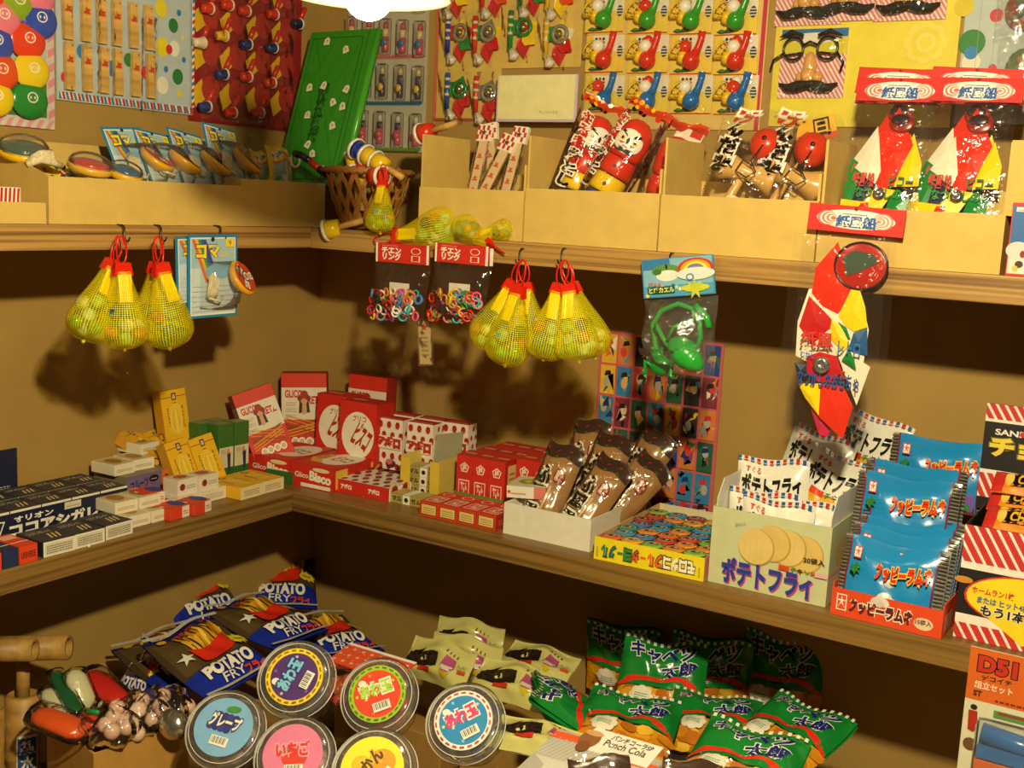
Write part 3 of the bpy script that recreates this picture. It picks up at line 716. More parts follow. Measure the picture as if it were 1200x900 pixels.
# spinning-top sets
def top_card_print(d):
    d.rect(0, 0, 1, 1, '#1f7fb0'); d.rect(.04, .03, .96, .965, '#e8e8de'); d.rect(.06, .05, .94, .95, '#c4d4d8'); d.rect(.06, .6, .94, .95, '#9cc0d0')
    for i, c in enumerate(('#e0641c', '#f0b418', '#2e9a44', '#2a5cb0', '#4a3a8c')):
        d.poly([(.07 + i*.055, .94), (.125 + i*.055, .94), (.40 + i*.055, .42), (.345 + i*.055, .42)], c)
    d.text('コマ', .16, .72, .62, .87, '#f4d818', .05, out='#2a3a7c', ow=.04); d.text('セット', .64, .73, .92, .8, '#f4c818', .03)
    d.rect(.74, .85, .92, .945, '#f4d020'); d.text('9', .80, .87, .86, .93, '#7a5a10'); d.ell(.62, .56, .3, .09, '#7ab4d4')
    for k in range(6): d.rect(.06, .08 + k*.06, .94, .084 + k*.06, '#aab8bc')
    d.disc(.47, .945, .035, '#1c2a34')
def top_set(label, M, W=.064, H=.1, full=True):
    t = T('spinning_top_set', label, 'toy', mtx=M, group='carded spinning top sets')
    MB().box((-W/2, -.0008, 0), (W/2, .0008, H), 'p#2a86b8', bev=.0006).build('card', t)
    dc = DC(W, H); top_card_print(dc); _emit_build(dc, lambda x, y, o: (x - W/2, -.0008 - o, y), 'card_print', t)
    if not full: return t
    mb = MB()
    for k in range(7):
        x = -.016 + k*.0026; mb.tube([(x, -.006, .022 + .003*abs(k-3)*.5), (x - .002, -.011, .035), (x + .001, -.011, .05), (x + .002, -.006, .06 - .002*abs(k-3))], .0017, 'c#d9cba4', n=6)
    mb.tube([(-.018, -.012, .027), (0, -.014, .022), (.006, -.012, .028)], .0018, 'c#d9cba4', n=6); mb.build('string_hank', t)
    M2 = Matrix.Translation((W/2 - .006, -.014, .46*H)) @ V((.30, -.82, .50)).to_track_quat('Z', 'Y').to_matrix().to_4x4() @ Matrix.Scale(1.12, 4)
    d = MB().lathe([(.0, -.012), (.006, -.010), (.018, -.004), (.0225, .001), (.0225, .004), (.021, .0055), (0, .0062)], 's#e8a81c', n=26).build('spinning_top', t, mtx=M2)
    dc = DC(1, 1)
    dc.ell(0, 0, .0195, .0195, '#c8401c')
    for a_ in range(3):
        q_ = a_*2.094; dc.poly([(.005*math.cos(q_-.9), .005*math.sin(q_-.9)), (.018*math.cos(q_-.28), .018*math.sin(q_-.28)), (.018*math.cos(q_+.28), .018*math.sin(q_+.28)), (.005*math.cos(q_+.9), .005*math.sin(q_+.9))], '#f0e8d8'); dc.ell(.0135*math.cos(q_), .0135*math.sin(q_), .003, .003, '#2f8a3a')
        dc.ell(.0135*math.cos(q_), .0135*math.sin(q_), .0018, .0018, '#f0e8d8')
    dc.ell(0, 0, .0075, .0075, '#20306c'); dc.ell(0, 0, .0055, .0055, '#f0e8d8'); dc.ell(0, 0, .0035, .0035, '#d8641c')
    _emit_build(dc, lambda x, y, o: (x, y, .0063 + o), 'painted_rings', d)
    MB().grid(lambda u, v: (-.024 + u*.062, -.012 - .018*math.sin(3.14*u)**.5*math.sin(3.14*v)**.5 if 0 < u < 1 and 0 < v < 1 else -.002, .012 + v*.062), 10, 10, 'blister').build('blister', t)
    return t
s0 = top_set('spinning top card lying nearest the left end of the long carton, tallest one', XF(LF(172, 200, .225) - V((0, 0, .035)), 90, 26, -4))
for px, py, xx, pi, ro, lab in [(204, 200, .238, 34, 6, 'second spinning top card from the left in the long carton'), (238, 200, .240, 32, 9, 'third spinning top card from the left in the long carton'), (272, 198, .240, 24, 8, 'rightmost spinning top card in the long carton')]:
    dup(s0, XF(LF(px, py, xx) - V((0, 0, .032)), 90, pi, ro), lab)
def yoyo(name, label, cat, M, r=.024, c='s#e8b818', cap='s#3a5a48'):
    t = T(name, label, cat, mtx=M)
    MB().lathe([(0, -.004), (r*.8, -.004), (r, .0), (r, .005), (r*.93, .0075)], c, n=24).build('body', t); MB().lathe([(r*.9, .0075), (r*.6, .0105), (0, .012)], cap, n=24).build('cap', t)
    MB().sphere((0, 0, .008), r*.98, 'blister', n=18, sc=(1, 1, .5)).build('blister', t); return t
def tz(px, py, x, lift=0): return LF(px, py, x) + V((0, 0, lift))
yoyo('wooden_yoyo', 'yellow wooden top at the left end of the long carton', 'toy', Matrix.Translation(tz(27, 180, .20)) @ Matrix.Rotation(.35, 4, 'Y') @ Matrix.Rotation(.15, 4, 'X'), .030)
yoyo('wooden_yoyo', 'red sided wooden top in the middle of the long carton', 'toy', Matrix.Translation(tz(105, 199, .245)) @ Matrix.Rotation(.3, 4, 'Y'), .027, 's#d9a83a', 's#c8281c')
yoyo('wooden_yoyo', 'yellow wooden top in front of the tallest spinning top card', 'toy', Matrix.Translation(tz(146, 206, .25)) @ Matrix.Rotation(.4, 4, 'Y'), .022, 's#e0b030', 's#2a5a7c')
mb = MB()
for k in range(5): mb.tube([(0, -.024 + k*.002, k*.002), (.004, -.008, .006 + k*.002), (.002, .008, .004 + k*.003), (0, .024 - k*.003, .001)], .004, 'c#d8c8a0', n=7)
o = mb.build('string_hank', mtx=Matrix.Translation(tz(52, 194, .235))); tag(o, 'hank of pale twisted string beside the yellow tops', 'string')
def comic_print(d):
    d.rect(0, 0, 1, 1, '#e8cc24'); r = random.Random(3)
    for _ in range(26): d.ell(r.random(), r.random(), .06, .09, r.choice(('#1c2c5c', '#f0ecd8', '#c83a1c', '#1c2c5c', '#2a7a4a')), n=7)
bag('patterned_pack', 'yellow packet with a busy blue and white pattern in the long carton', 'toy', XF(tz(78, 207, .225) - V((0, 0, .012)), 90, 62, 4), .062, .045, .008, 'g#e8cc24', comic_print, seed=3)

# yellow bagged toys
def yellow_pack_print(d):
    d.rect(.06, .0, .94, .96, '#f0cc28'); d.rect(.1, .74, .9, .92, '#e8d8c0')
    for i, c in enumerate(('#c83a3a', '#2f6fb0', '#2f8a4a', '#c8527a', '#d8641c')): d.disc(.2 + i*.15, .83, .07, c, 10)
    d.rect(.12, .1, .88, .66, '#8fb4c4'); d.ell(.6, .4, .16, .22, '#ead0b0'); d.ell(.32, .24, .16, .14, '#2fa84a'); d.rect(.1, .66, .9, .7, '#d8641c')
y0 = bag('yellow_toy_pack', 'yellow bagged toy standing at the right end of its kraft carton', 'toy', XF(LF(330, 206, .235) - V((0, 0, .028)), 90, 12, 3), .048, .072, .010, 'p#f0cc28', yellow_pack_print, seed=8, fin='p')
MB().grid(lambda u, v: (-.030 + u*.06, -.010 - .004*math.sin(3.1*u)*math.sin(3.1*v) - .001*math.sin(16*u+9*v), -.002 + v*.092), 8, 8, 'film').build('film_bag', y0)
for px, py, xx, pi, ro, lab in [(297, 206, .225, 30, -12, 'yellow bagged toy leaning left in the middle of its kraft carton'), (312, 204, .19, 22, 12, 'yellow bagged toy behind the two front ones'), (285, 196, .18, 40, -6, 'yellow bagged toy half hidden at the left of its carton'), (248, 186, .14, 30, -4, 'yellow bagged toy peeking out behind the spinning top cards')]:
    dup(y0, XF(LF(px, py, xx) - V((0, 0, .032)), 90, pi, ro), lab)

# wicker basket with cup toys
bp_ = BK(430, 262, -.19); bp_.z = UZ
t = T('wicker_basket', 'woven brown wicker basket in the corner of the upper shelf', 'basket', bp_)
def bask(a_, h_): r_ = .036 + .028*h_**.8; return V((r_*math.cos(a_), r_*math.sin(a_), .004 + h_*.082))
for k in range(18):
    for sg in (1, -1):
        a0 = k*math.pi/9; pts = [bask(a0 + sg*.55*h_, h_) for h_ in (0, .25, .5, .75, 1)]
        mb = MB(); vs = []; fs = []
        for i, p in enumerate(pts):
            n_ = V((p.x, p.y, 0)).normalized(); tdir = V((-n_.y, n_.x, 0))
            off = n_*(.0012*sg*(1 if i % 2 else -1))
            for sgn in (-1, 1): vs += [p + off + tdir*.0034*sgn - n_*.0006, p + off + tdir*.0034*sgn + n_*.0006]
        for i in range(4):
            b_ = i*4; fs += [(b_+1, b_+3, b_+7, b_+5), (b_, b_+4, b_+6, b_+2), (b_, b_+1, b_+5, b_+4), (b_+3, b_+2, b_+6, b_+7)]
        mb.add(vs, fs, 'w#a8702c'); mb.build('woven_strip', t)
for sg in (0, 1): MB().tube([bask(a_*math.pi/18 , 1) + V((0, 0, .003*math.sin(a_*3 + sg*math.pi))) + V((math.cos(a_*math.pi/18), math.sin(a_*math.pi/18), 0))*.003*math.cos(a_*3 + sg*math.pi) for a_ in range(36)], .0042, 'w#a26a2a', n=6, closed=True).build('rim_braid', t)
MB().lathe([(0, .001), (.036, .001), (.037, .006), (0, .006)], 'w#9a642a', n=20).build('base', t)
def big_cup(label, M, cols, wood=.05):
    """Telescoping cup toy: nested cups with white rims strung on a wooden stick."""
    t = T('cup_toy', label, 'toy', mtx=M @ Matrix.Scale(1.25, 4), group='cup toys around the basket')
    MB().tube([(0, 0, -wood), (0, 0, .002)], .0038, 'w#c89a50', n=8).build('stick', t)
    z = 0.
    for c in cols:
        p = MB().lathe([(0, z), (.0095, z), (.0118, z+.017), (.0095, z+.017), (0, z+.012)], 's' + c, n=18).build('cup', t)
        MB().lathe([(.0118, z+.0155), (.0132, z+.0155), (.0132, z+.019), (.0105, z+.019)], 's#ece4d4', n=18, caps=False).build('rim', p); z += .0175
    return t
def M_dir(p, d):
    d = V(d).normalized(); return Matrix.Translation(p) @ d.to_track_quat('Z', 'Y').to_matrix().to_4x4()
def pt(px, py, y): return BK(px, py, y)
yb = bp_.y
big_cup('cup toy of red and blue cups standing out of the basket', M_dir(pt(426, 218, yb - .03), pt(428, 178, yb - .02) - pt(426, 218, yb - .03)), ['#e8b81c', '#d8341c'], .03)
big_cup('yellow and blue cup toy lying across the basket top', M_dir(pt(452, 196, yb - .035), pt(420, 176, yb - .03) - pt(452, 196, yb - .035)), ['#f0c41c', '#f0c41c', '#22309c'], .03)
big_cup('red cup toy pointing right out of the basket', M_dir(pt(436, 206, yb - .045), pt(452, 207, yb - .05) - pt(436, 206, yb - .045)), ['#d8341c'], .02)
big_cup('red and yellow cup toy standing upright in the basket', M_dir(pt(418, 214, yb - .02), pt(416, 190, yb - .015) - pt(418, 214, yb - .02)), ['#d8341c', '#f0c41c'], .03)
big_cup('single yellow cup toy hanging over the shelf edge below the basket', M_dir(BK(398, 266, -.25), BK(372, 273, -.262) - BK(398, 266, -.25)), ['#f0cc1c'], .03)
big_cup('red cup toy with wooden stick resting on the carton side beside the basket', M_dir(pt(507, 153, -.19), pt(485, 160, -.19) - pt(507, 153, -.19)), ['#d8341c'], .035)
t = T('striped_stick_toy', 'black and red banded stick with a ring leaning against the green board', 'toy', pt(383, 205, yb - .03))
o_ = pt(383, 205, yb - .03); ps = [pt(a, b, yb - .03) - o_ for a, b in ((383, 205), (374, 198), (364, 189), (353, 182), (345, 180))]
for i, c in enumerate(('#1c2040', '#d0341c', '#2a2c40', '#16141c')): MB().tube([ps[i], ps[i+1]], .0055, 's' + c, n=10).build('band', t)
c0 = ps[4]; MB().tube([(c0.x + .002 + .009*math.cos(a*.4488), c0.y, c0.z - .010 + .010*math.sin(a*.4488)) for a in range(14)], .002, 's#e0d4b8', n=6, closed=True).build('ring', t)

# ---------------------------------------------------------------- marble bags
MC = ['#5aa84a', '#3a7a44', '#b8dcc8', '#2a3f7c', '#d8e8b0', '#7aa83c', '#4a7a8c', '#2f6a4a', '#9fd07a', '#c87a3c', '#8ab8a0', '#48607e']
marble_mesh = {}
def marble_bag(seed):
    r = random.Random(seed); t = T('marble_bag', 'x', 'marbles', group='yellow net bags of glass marbles')
    ph = r.uniform(0, 6.28); prof = [(.0, .0005), (.016, .0015), (.028, .008), (.0345, .019), (.0345, .032), (.0285, .052), (.020, .074), (.014, .092), (.011, .106)]
    def fn(u, v):
        f = v*(len(prof)-1); i = min(int(f), len(prof)-2); q_ = f - i; rr = prof[i][0]*(1-q_) + prof[i+1][0]*q_; z = prof[i][1]*(1-q_) + prof[i+1][1]*q_
        a_ = 2*math.pi*u; rr *= 1 + .07*math.sin(3*a_ + ph)*(1 - v*.4) + .05*math.sin(7*a_ + ph*2)*v
        return (rr*math.cos(a_), rr*math.sin(a_)*.86, z)
    MB().grid(fn, 28, 26, 'net', uv=True).build('net', t)
    pos = []
    for tries in range(4000):
        if len(pos) >= 13: break
        z = r.uniform(.0115, .055); R_ = .034 if z < .035 else .034 - (z-.035)*.33; R_ -= .0108
        if z < .02: R_ = min(R_, .009 + (z-.010)*1.2)
        a_ = r.uniform(0, 6.28); rr = R_*r.random()**.4; p = V((rr*math.cos(a_), rr*math.sin(a_)*.86, z))
        if all((p - o).length > .0185 for o in pos): pos.append(p)
    for p in pos:
        c = r.choice(MC)
        if c not in marble_mesh: marble_mesh[c] = MB().sphere((0, 0, 0), .0097, 'm' + c, n=14).mesh('marble')
        o = bpy.data.objects.new('marble', marble_mesh[c]); COL.objects.link(o); o.parent = t; o.matrix_basis = Matrix.Translation(p) @ Euler((r.uniform(0, 3), r.uniform(0, 3), 0)).to_matrix().to_4x4()
    w0 = .0135
    mb = MB(); mb.add([(-w0, -.0055, .100), (w0, -.0055, .100), (w0, .0055, .100), (-w0, .0055, .100), (-w0*.78, -.0045, .117), (w0*.78, -.0045, .117), (w0*.78, .0045, .117), (-w0*.78, .0045, .117)],
        [(0, 3, 2, 1), (4, 5, 6, 7), (0, 1, 5, 4), (1, 2, 6, 5), (2, 3, 7, 6), (3, 0, 4, 7)], 's#d8200e'); mb.build('cap', t)
    tw = r.uniform(-.5, .5)
    MB().tube([(.0085*math.sin(a_)*math.cos(tw), .0085*math.sin(a_)*math.sin(tw), .134 - .019*math.cos(a_)) for a_ in [2*math.pi*k/16 for k in range(16)]], .0013, 's#d8200e', n=6, closed=True).build('loop', t)
    fx = r.uniform(-.6, .6)
    MB().grid(lambda u, v: (fx*.01*(1-v) - .009 + .018*u, -.0075 - .006*(1-v) - .0012*math.sin(9*u), .066 + .036*v), 6, 5, 'g#f6dc14').build('folded_net_tail', t)
    MB().sphere((0, 0, -.001), .003, 's#e8d418', n=8).build('knot', t)
    return t
def hang(hook, bottom, roll=0):
    """matrix for a marble bag hanging from a hook point, its bottom at the other point"""
    d = hook - bottom; s = d.length/.150; z = d.normalized(); y = V((0, 1, 0)); x = y.cross(z).normalized(); y = z.cross(x)
    if roll: x, y = x*math.cos(roll) + y*math.sin(roll), y*math.cos(roll) - x*math.sin(roll)
    M = Matrix(((x.x, y.x, z.x), (x.y, y.y, z.y), (x.z, y.z, z.z))).to_4x4() @ Matrix.Scale(s, 4); M.translation = bottom; return M
protos = [marble_bag(11), marble_bag(23), marble_bag(35), marble_bag(47)]
used = set()
def put_bag(i, M, lab):
    if i not in used: used.add(i); protos[i].matrix_world = M; protos[i]['label'] = lab; return protos[i]
    return dup(protos[i], M, lab)
hx = ULX + .012
hooks = []
def hook(p, out, label):
    """dark screw hook in the shelf edge: a plate-free bent wire"""
    o = V(out); mb = MB(); mb.tube([p + V((0, 0, .013)) - o*.004, p + V((0, 0, .013)) + o*.006, p + V((0, 0, .010)) + o*.009, p + V((0, 0, 0)) + o*.009, p + V((0, 0, -.005)) + o*.011, p + V((0, 0, -.006)) + o*.016, p + V((0, 0, -.001)) + o*.019], .0012, 's#1a1510', n=6)
    b = mb.build('hook'); tag(b, label, 'hook', 'dark hooks in the upper shelf edge'); return b
HL = [(140, 276), (183, 276)]; HR = [(613, 303), (662, 303)]
for (px, py), nm in zip(HL, ('left', 'right')): hook(LF(px, py, ULX), (1, 0, 0), 'dark hook in the left shelf edge above the %s cluster of marble bags there' % nm)
for (px, py), nm in zip(HR, ('left', 'right')): hook(BK(px, py, UB), (0, -1, 0), 'dark hook in the back shelf edge above the %s cluster of marble bags there' % nm)
def LB_(hk, b, x, i, lab, roll): put_bag(i, hang(LF(HL[hk][0] + (2 if x > .3 else -2), HL[hk][1] + 3, x), LF(b[0], b[1], x), roll), lab)
LB_(0, (98, 399), .312, 0, 'leftmost marble bag under the left shelf', 1.57)
LB_(0, (146, 409), .335, 1, 'second marble bag from the left under the left shelf, hanging in front', 1.3)
LB_(0, (128, 402), .296, 3, 'marble bag hidden behind the two leftmost bags under the left shelf', 1.6)
LB_(1, (176, 404), .308, 2, 'third marble bag from the left under the left shelf', 1.8)
LB_(1, (199, 408), .330, 3, 'rightmost marble bag under the left shelf beside the top card', 1.5)
def RB_(hk, b, y, i, lab, roll): put_bag(i, hang(BK(HR[hk][0], HR[hk][1] + 4, y), BK(b[0], b[1], y), roll), lab)
RB_(0, (566, 408), -.292, 1, 'leftmost marble bag under the back shelf beside the ring bags', .1)
RB_(0, (592, 428), -.318, 2, 'second marble bag from the left under the back shelf, hanging lowest', -.2)
RB_(0, (624, 416), -.288, 0, 'third marble bag from the left under the back shelf', .3)
RB_(1, (637, 421), -.312, 3, 'marble bag with large green marbles, fourth from the left under the back shelf', 0)
RB_(1, (679, 423), -.315, 0, 'fifth marble bag from the left under the back shelf', .2)
RB_(1, (697, 419), -.286, 1, 'rightmost marble bag under the back shelf', -.3)
# bags lying on the shelf edge
def lying(b, h, y0, i, lab, roll=0): put_bag(i, hang(BK(h[0], h[1], y0), BK(b[0], b[1], y0 + .012), roll), lab)
put_bag(2, hang(BK(449, 194, -.262), BK(446, 273, -.268), .2), 'marble bag standing against the wicker basket')
lying((535, 266), (440, 281), -.262, 0, 'marble bag lying on the shelf with its red cap to the left', .3)
lying((535, 262), (590, 296), -.266, 3, 'marble bag lying on the shelf with its red loop hanging over the edge', .8)
lying((600, 266), (548, 278), -.262, 1, 'marble bag lying on the shelf against the kraft carton', .5)
# ---------------------------------------------------------------- contents of the kraft cartons on the back shelf
# checkered candy sticks
def stick_pack(label, M):
    t = T('candy_stick', label, 'candy', mtx=M, group='checkered candy sticks')
    MB().box((-.007, -.003, 0), (.007, .003, .085), 'p#d8b88c', bev=.001).build('sleeve', t)
    MB().box((-.012, -.004, .083), (.012, .004, .108), 'p#efe4d0', bev=.001).build('head_card', t)
    dc = DC(.024, .025)
    for i in range(6):
        for j in range(3):
            if (i + j) % 2 == 0 and not (j == 1 and 1 < i < 5): dc.rect(i/6, .1 + j*.27, (i+1)/6, .37 + j*.27, '#c02c20')
    dc.star(.5, .5, .2, .1, 5, '#6a2a18'); _emit_build(dc, lambda x, y, o: (x-.012, -.004-o, .083+y), 'checkered_print', t)
    dc = DC(.014, .083)
    for k in range(4): dc.star(.5, .15 + .2*k, .3, .12, 4, '#c84a20', rot=20*k); dc.rect(.2, .1+.2*k, .8, .12+.2*k, '#c84a20')
    _emit_build(dc, lambda x, y, o: (x-.007, -.003-o, y), 'sleeve_print', t)
    MB().box((-.0095, -.005, -.001), (.0095, .005, .084), 'film').build('film_sleeve', t); return t
sp_ = [((577, 232), (575, 150), -.165, -.15, 'checkered candy stick standing tallest in the carton beside the basket'), ((553, 232), (566, 172), -.18, -.16, 'checkered candy stick at the left of its carton'), ((560, 240), (594, 172), -.20, -.17, 'checkered candy stick lying foremost in its carton'), ((590, 236), (610, 160), -.185, -.16, 'checkered candy stick at the right of its carton')]
def align_up(p0, p1):
    z = (p1 - p0).normalized(); y = V((0, 1, 0)); x = y.cross(z).normalized(); y = z.cross(x)
    M = Matrix(((x.x, y.x, z.x), (x.y, y.y, z.y), (x.z, y.z, z.z))).to_4x4(); M.translation = p0; return M
s0 = None
for b, h, y0, y1, lab in sp_:
    M = align_up(BK(b[0], b[1], y0), BK(h[0], h[1], y1))
    if s0 is None: s0 = stick_pack(lab, M)
    else: dup(s0, M, lab)

# bagged daruma tower toys
def daruma_pack(label, M):
    """A paper-faced tower toy: hooded face over stacked red, yellow and violet drums, in a printed bag. Local z along the bag."""
    t = T('daruma_toy', label, 'toy', mtx=M, group='bagged daruma tower toys'); r = .0225
    for z, c in ((.0, '#54508a'), (.026, '#f0c414'), (.052, '#d8341c')):
        d = MB().lathe([(r*.94, z+.001), (r, z+.004), (r, z+.021), (r*.94, z+.0245)], 's' + c, n=28).build('drum', t)
        dc = DC(1, 1); dc.poly([(-.003, .0115), (0, .008), (.003, .0115), (0, .015)], '#5a2414'); dc.ell(0, .005, .0007, .0007, '#5a2414', n=6); dc.ell(0, .018, .0007, .0007, '#5a2414', n=6)
        _emit_build(dc, lambda x, y, o, z=z: ((r+o)*math.sin(x/r + .25), -(r+o)*math.cos(x/r + .25), z + y), 'diamond_mark', d)
    h = MB(); prof = [(r*.9, .078), (r*1.02, .084), (r*1.06, .100), (r*1.0, .114), (r*.8, .125), (r*.45, .131), (0, .133)]
    h.lathe(prof, 's#d8341c', n=28); h.build('hood', t)
    def fmap(x, y, o):
        a_ = x/.024 + .25; rr = r*1.06 - (.0 if .088 < y < .108 else abs(y - .098)*.12) + .0008 + o; return (rr*math.sin(a_), -rr*math.cos(a_), y)
    dc = DC(1, 1, 's'); dc.ell(0, .099, .020, .0165, '#efe8da'); dc.poly([(-.016, .086), (-.011, .083), (0, .0835), (.011, .083), (.016, .086), (.010, .090), (0, .088), (-.010, .090)], '#35402c')
    for sx in (-1, 1):
        dc.poly([(sx*.003, .103), (sx*.006, .109), (sx*.013, .112), (sx*.0165, .106), (sx*.013, .1085), (sx*.008, .106)], '#17120e')
        dc.ell(sx*.0085, .1005, .0036, .003, '#e8c41c'); dc.ell(sx*.0085, .1005, .0016, .002, '#17120e'); dc.poly([(sx*.002, .096), (sx*.007, .093), (sx*.012, .095), (sx*.007, .0955)], '#c83a30')
    dc.poly([(-.002, .1), (0, .104), (.002, .1), (.001, .095), (-.001, .095)], '#2a221a'); dc.rect(-.004, .0905, .004, .0915, '#c83a30')
    _emit_build(dc, fmap, 'painted_face', t, base=.0004, step=.0002, sub=.004)
    W, H = .066, .16
    mf = pillow_map(W, H, .054, .06, .0012, 5); mk = pillow_map(W, H, .054, .06, .0012, 6, side=-1)
    MB().grid(lambda u, v: mf(u*W, v*H), 14, 18, 'film').grid(lambda u, v: mk((1-u)*W, v*H), 14, 18, 'film').build('film_bag', t, mtx=Matrix.Translation((0, 0, -.006)))
    dc = DC(W, H, 'g')
    for i, (ch, c) in enumerate(zip('だるま落とし', ('#c8281c', '#c8281c', '#c8281c', '#3a1c10', '#17120e', '#17120e'))):
        dc.text(ch, .10, .74 - i*.108, .32, .83 - i*.108, c, .05, out='#f4ecd8', ow=.10, rot=-6)
    bm2 = lambda x, y, o: (lambda p: (p[0], p[1], p[2]-.006))(mf(x, y, o))
    _emit_build(dc, bm2, 'lettering', t, base=.001, sub=.01); dc = DC(W, H, 'g')
    dc.rect(0, .93, 1, 1, '#c8401c'); r_ = random.Random(4)
    for _ in range(22): dc.ell(r_.random(), r_.uniform(.9, 1), .05, .018, r_.choice(('#e8a81c', '#2f6a2a', '#d8341c', '#1c1a14', '#f0c41c')), n=8)
    _emit_build(dc, bm2, 'top_band_print', t, base=.001, sub=.01)
    return t
def lean_pack(maker, label, b, h, y0, y1, proto=None, ref=.16, roll=None):
    p0 = BK(b[0], b[1], y0); p1 = BK(h[0], h[1], y1); z = (p1 - p0).normalized(); y = V((0, 1, 0)); x = y.cross(z).normalized(); y = z.cross(x)
    M = Matrix(((x.x, y.x, z.x), (x.y, y.y, z.y), (x.z, y.z, z.z))).to_4x4(); M.translation = p0
    M = M @ Matrix.Rotation(math.radians(roll or 0), 4, 'Z')
    return maker(label, M) if proto is None else dup(proto, M, label)
d0 = lean_pack(daruma_pack, 'bagged daruma tower toy in the middle of its carton, face fully visible', (694, 247), (772, 112), -.20, -.16)
lean_pack(daruma_pack, 'bagged daruma tower toy at the left of its carton, face turned away', (664, 246), (712, 122), -.185, -.15, d0, roll=30)
lean_pack(daruma_pack, 'bagged daruma tower toy at the right of its carton, behind the others', (760, 275), (800, 155), -.158, -.138, d0, roll=-150)
t = pkg('instruction_card', 'white folded paper card sticking up beside the daruma toys', 'card', rot2(XF(BK(783, 205, -.148), -8, 18), 18), (.042, .003, .065), 'p#efe6d4',
        {'front': lambda d: (d.rect(0, 0, 1, 1, '#efe6d4'), d.rect(.55, .86, 1, 1, '#c83a2c'), d.lines(.35, .62, .8, .72, 2, '#5a5248'), d.lines(.2, .15, .6, .3, 3, '#8a8274'))})

# bagged cup-and-ball toys
def kendama_pack(label, M):
    t = T('kendama_toy', label, 'toy', mtx=M, group='bagged cup and ball toys')
    b = MB().sphere((.018, 0, .096), .0215, 's#d83a1c', n=24).build('ball', t)
    MB().lathe([(.0, -.0005), (.003, 0), (.003, .001), (0, .001)], 's#3a1408', n=10).build('ball_hole', b, mtx=Matrix.Translation((.020, -.0212, .098)) @ Matrix.Rotation(1.57, 4, 'X'))
    MB().lathe([(.003, -.045), (.0055, -.04), (.006, .0), (.0045, .03), (.001, .05)], 's#d9a95c', n=14).build('handle', t, mtx=Matrix.Translation((-.012, -.002, .03)) @ Matrix.Rotation(.35, 4, 'Y'))
    MB().lathe([(.012, -.034), (.0185, -.034), (.0185, -.030), (.014, -.018), (.0085, 0), (.014, .018), (.0195, .03), (.0195, .034), (.015, .034), (.0, .026)], 's#dcae62', n=24).build('cross_cup', t, mtx=Matrix.Translation((.004, -.006, .058)) @ Matrix.Rotation(1.72, 4, 'Y') @ Matrix.Rotation(-.35, 4, 'X'))
    mb = MB(); mb.tube([(.02, -.02, .09), (.012, -.026, .066), (.022, -.028, .052), (.012, -.029, .044), (-.004, -.027, .052), (.002, -.027, .066), (.016, -.027, .06)], .001, 'c#2a2018', n=5); mb.build('string', t)
    W, H = .10, .15; mf = pillow_map(W, H, .062, .08, .0018, 9); mk = pillow_map(W, H, .05, .08, .0018, 2, side=-1)
    MB().grid(lambda u, v: mf(u*W, v*H), 16, 18, 'film').grid(lambda u, v: mk((1-u)*W, v*H), 14, 18, 'film').build('film_bag', t, mtx=Matrix.Translation((0, 0, -.01)))
    dc = DC(W, H, 'g')
    for i, ch in enumerate('けんだま'): dc.text(ch, .22 - i*.03, .865 - i*.155, .48 - i*.03, 1.0 - i*.155, '#c83a1c' if i < 1 else '#17120e', .06, out='#f2e8d4', ow=.11, rot=-10)
    bm2 = lambda x, y, o: (lambda p: (p[0], p[1], p[2]-.01))(mf(x, y, o))
    _emit_build(dc, bm2, 'lettering', t, base=.0012, sub=.01); dc = DC(W, H, 'g')
    for x, y in ((.72, .9), (.12, .5), (.1, .36), (.06, .24), (.85, .84)): dc.poly([(x, y), (x+.03, y+.01), (x+.025, y+.035), (x-.005, y+.025)], '#2a2218'); dc.poly([(x+.006, y+.007), (x+.024, y+.013), (x+.02, y+.028), (x, y+.022)], '#d8ccb0')
    dc.ell(.5, .14, .12, .06, '#efe2c6'); dc.ell(.56, .16, .05, .03, '#e8c8a0'); dc.ell(.66, .13, .04, .03, '#c8401c')
    _emit_build(dc, bm2, 'diamond_marks', t, base=.0012, sub=.01)
    return t
k0 = lean_pack(kendama_pack, 'bagged cup and ball toy at the left of its carton, red ball up', (862, 256), (895, 120), -.195, -.15)
lean_pack(kendama_pack, 'bagged cup and ball toy at the right of its carton, half hidden', (914, 262), (944, 130), -.165, -.135, k0, roll=12)
t = pkg('header_card', 'yellow and orange printed card sticking up behind the cup and ball toys', 'card', rot2(XF(BK(958, 165, -.135), 0, 6), -14), (.05, .002, .028), 'p#e8b028',
        {'front': lambda d: (d.rect(0, 0, 1, .25, '#c8501c'), d.rect(.45, .2, .85, .95, '#2a1a10'), d.text('日', .5, .3, .8, .85, '#e8b028', .02), d.poly([(0, .3), (.3, .5), (.4, .3), (.2, .2)], '#c83a1c'))})

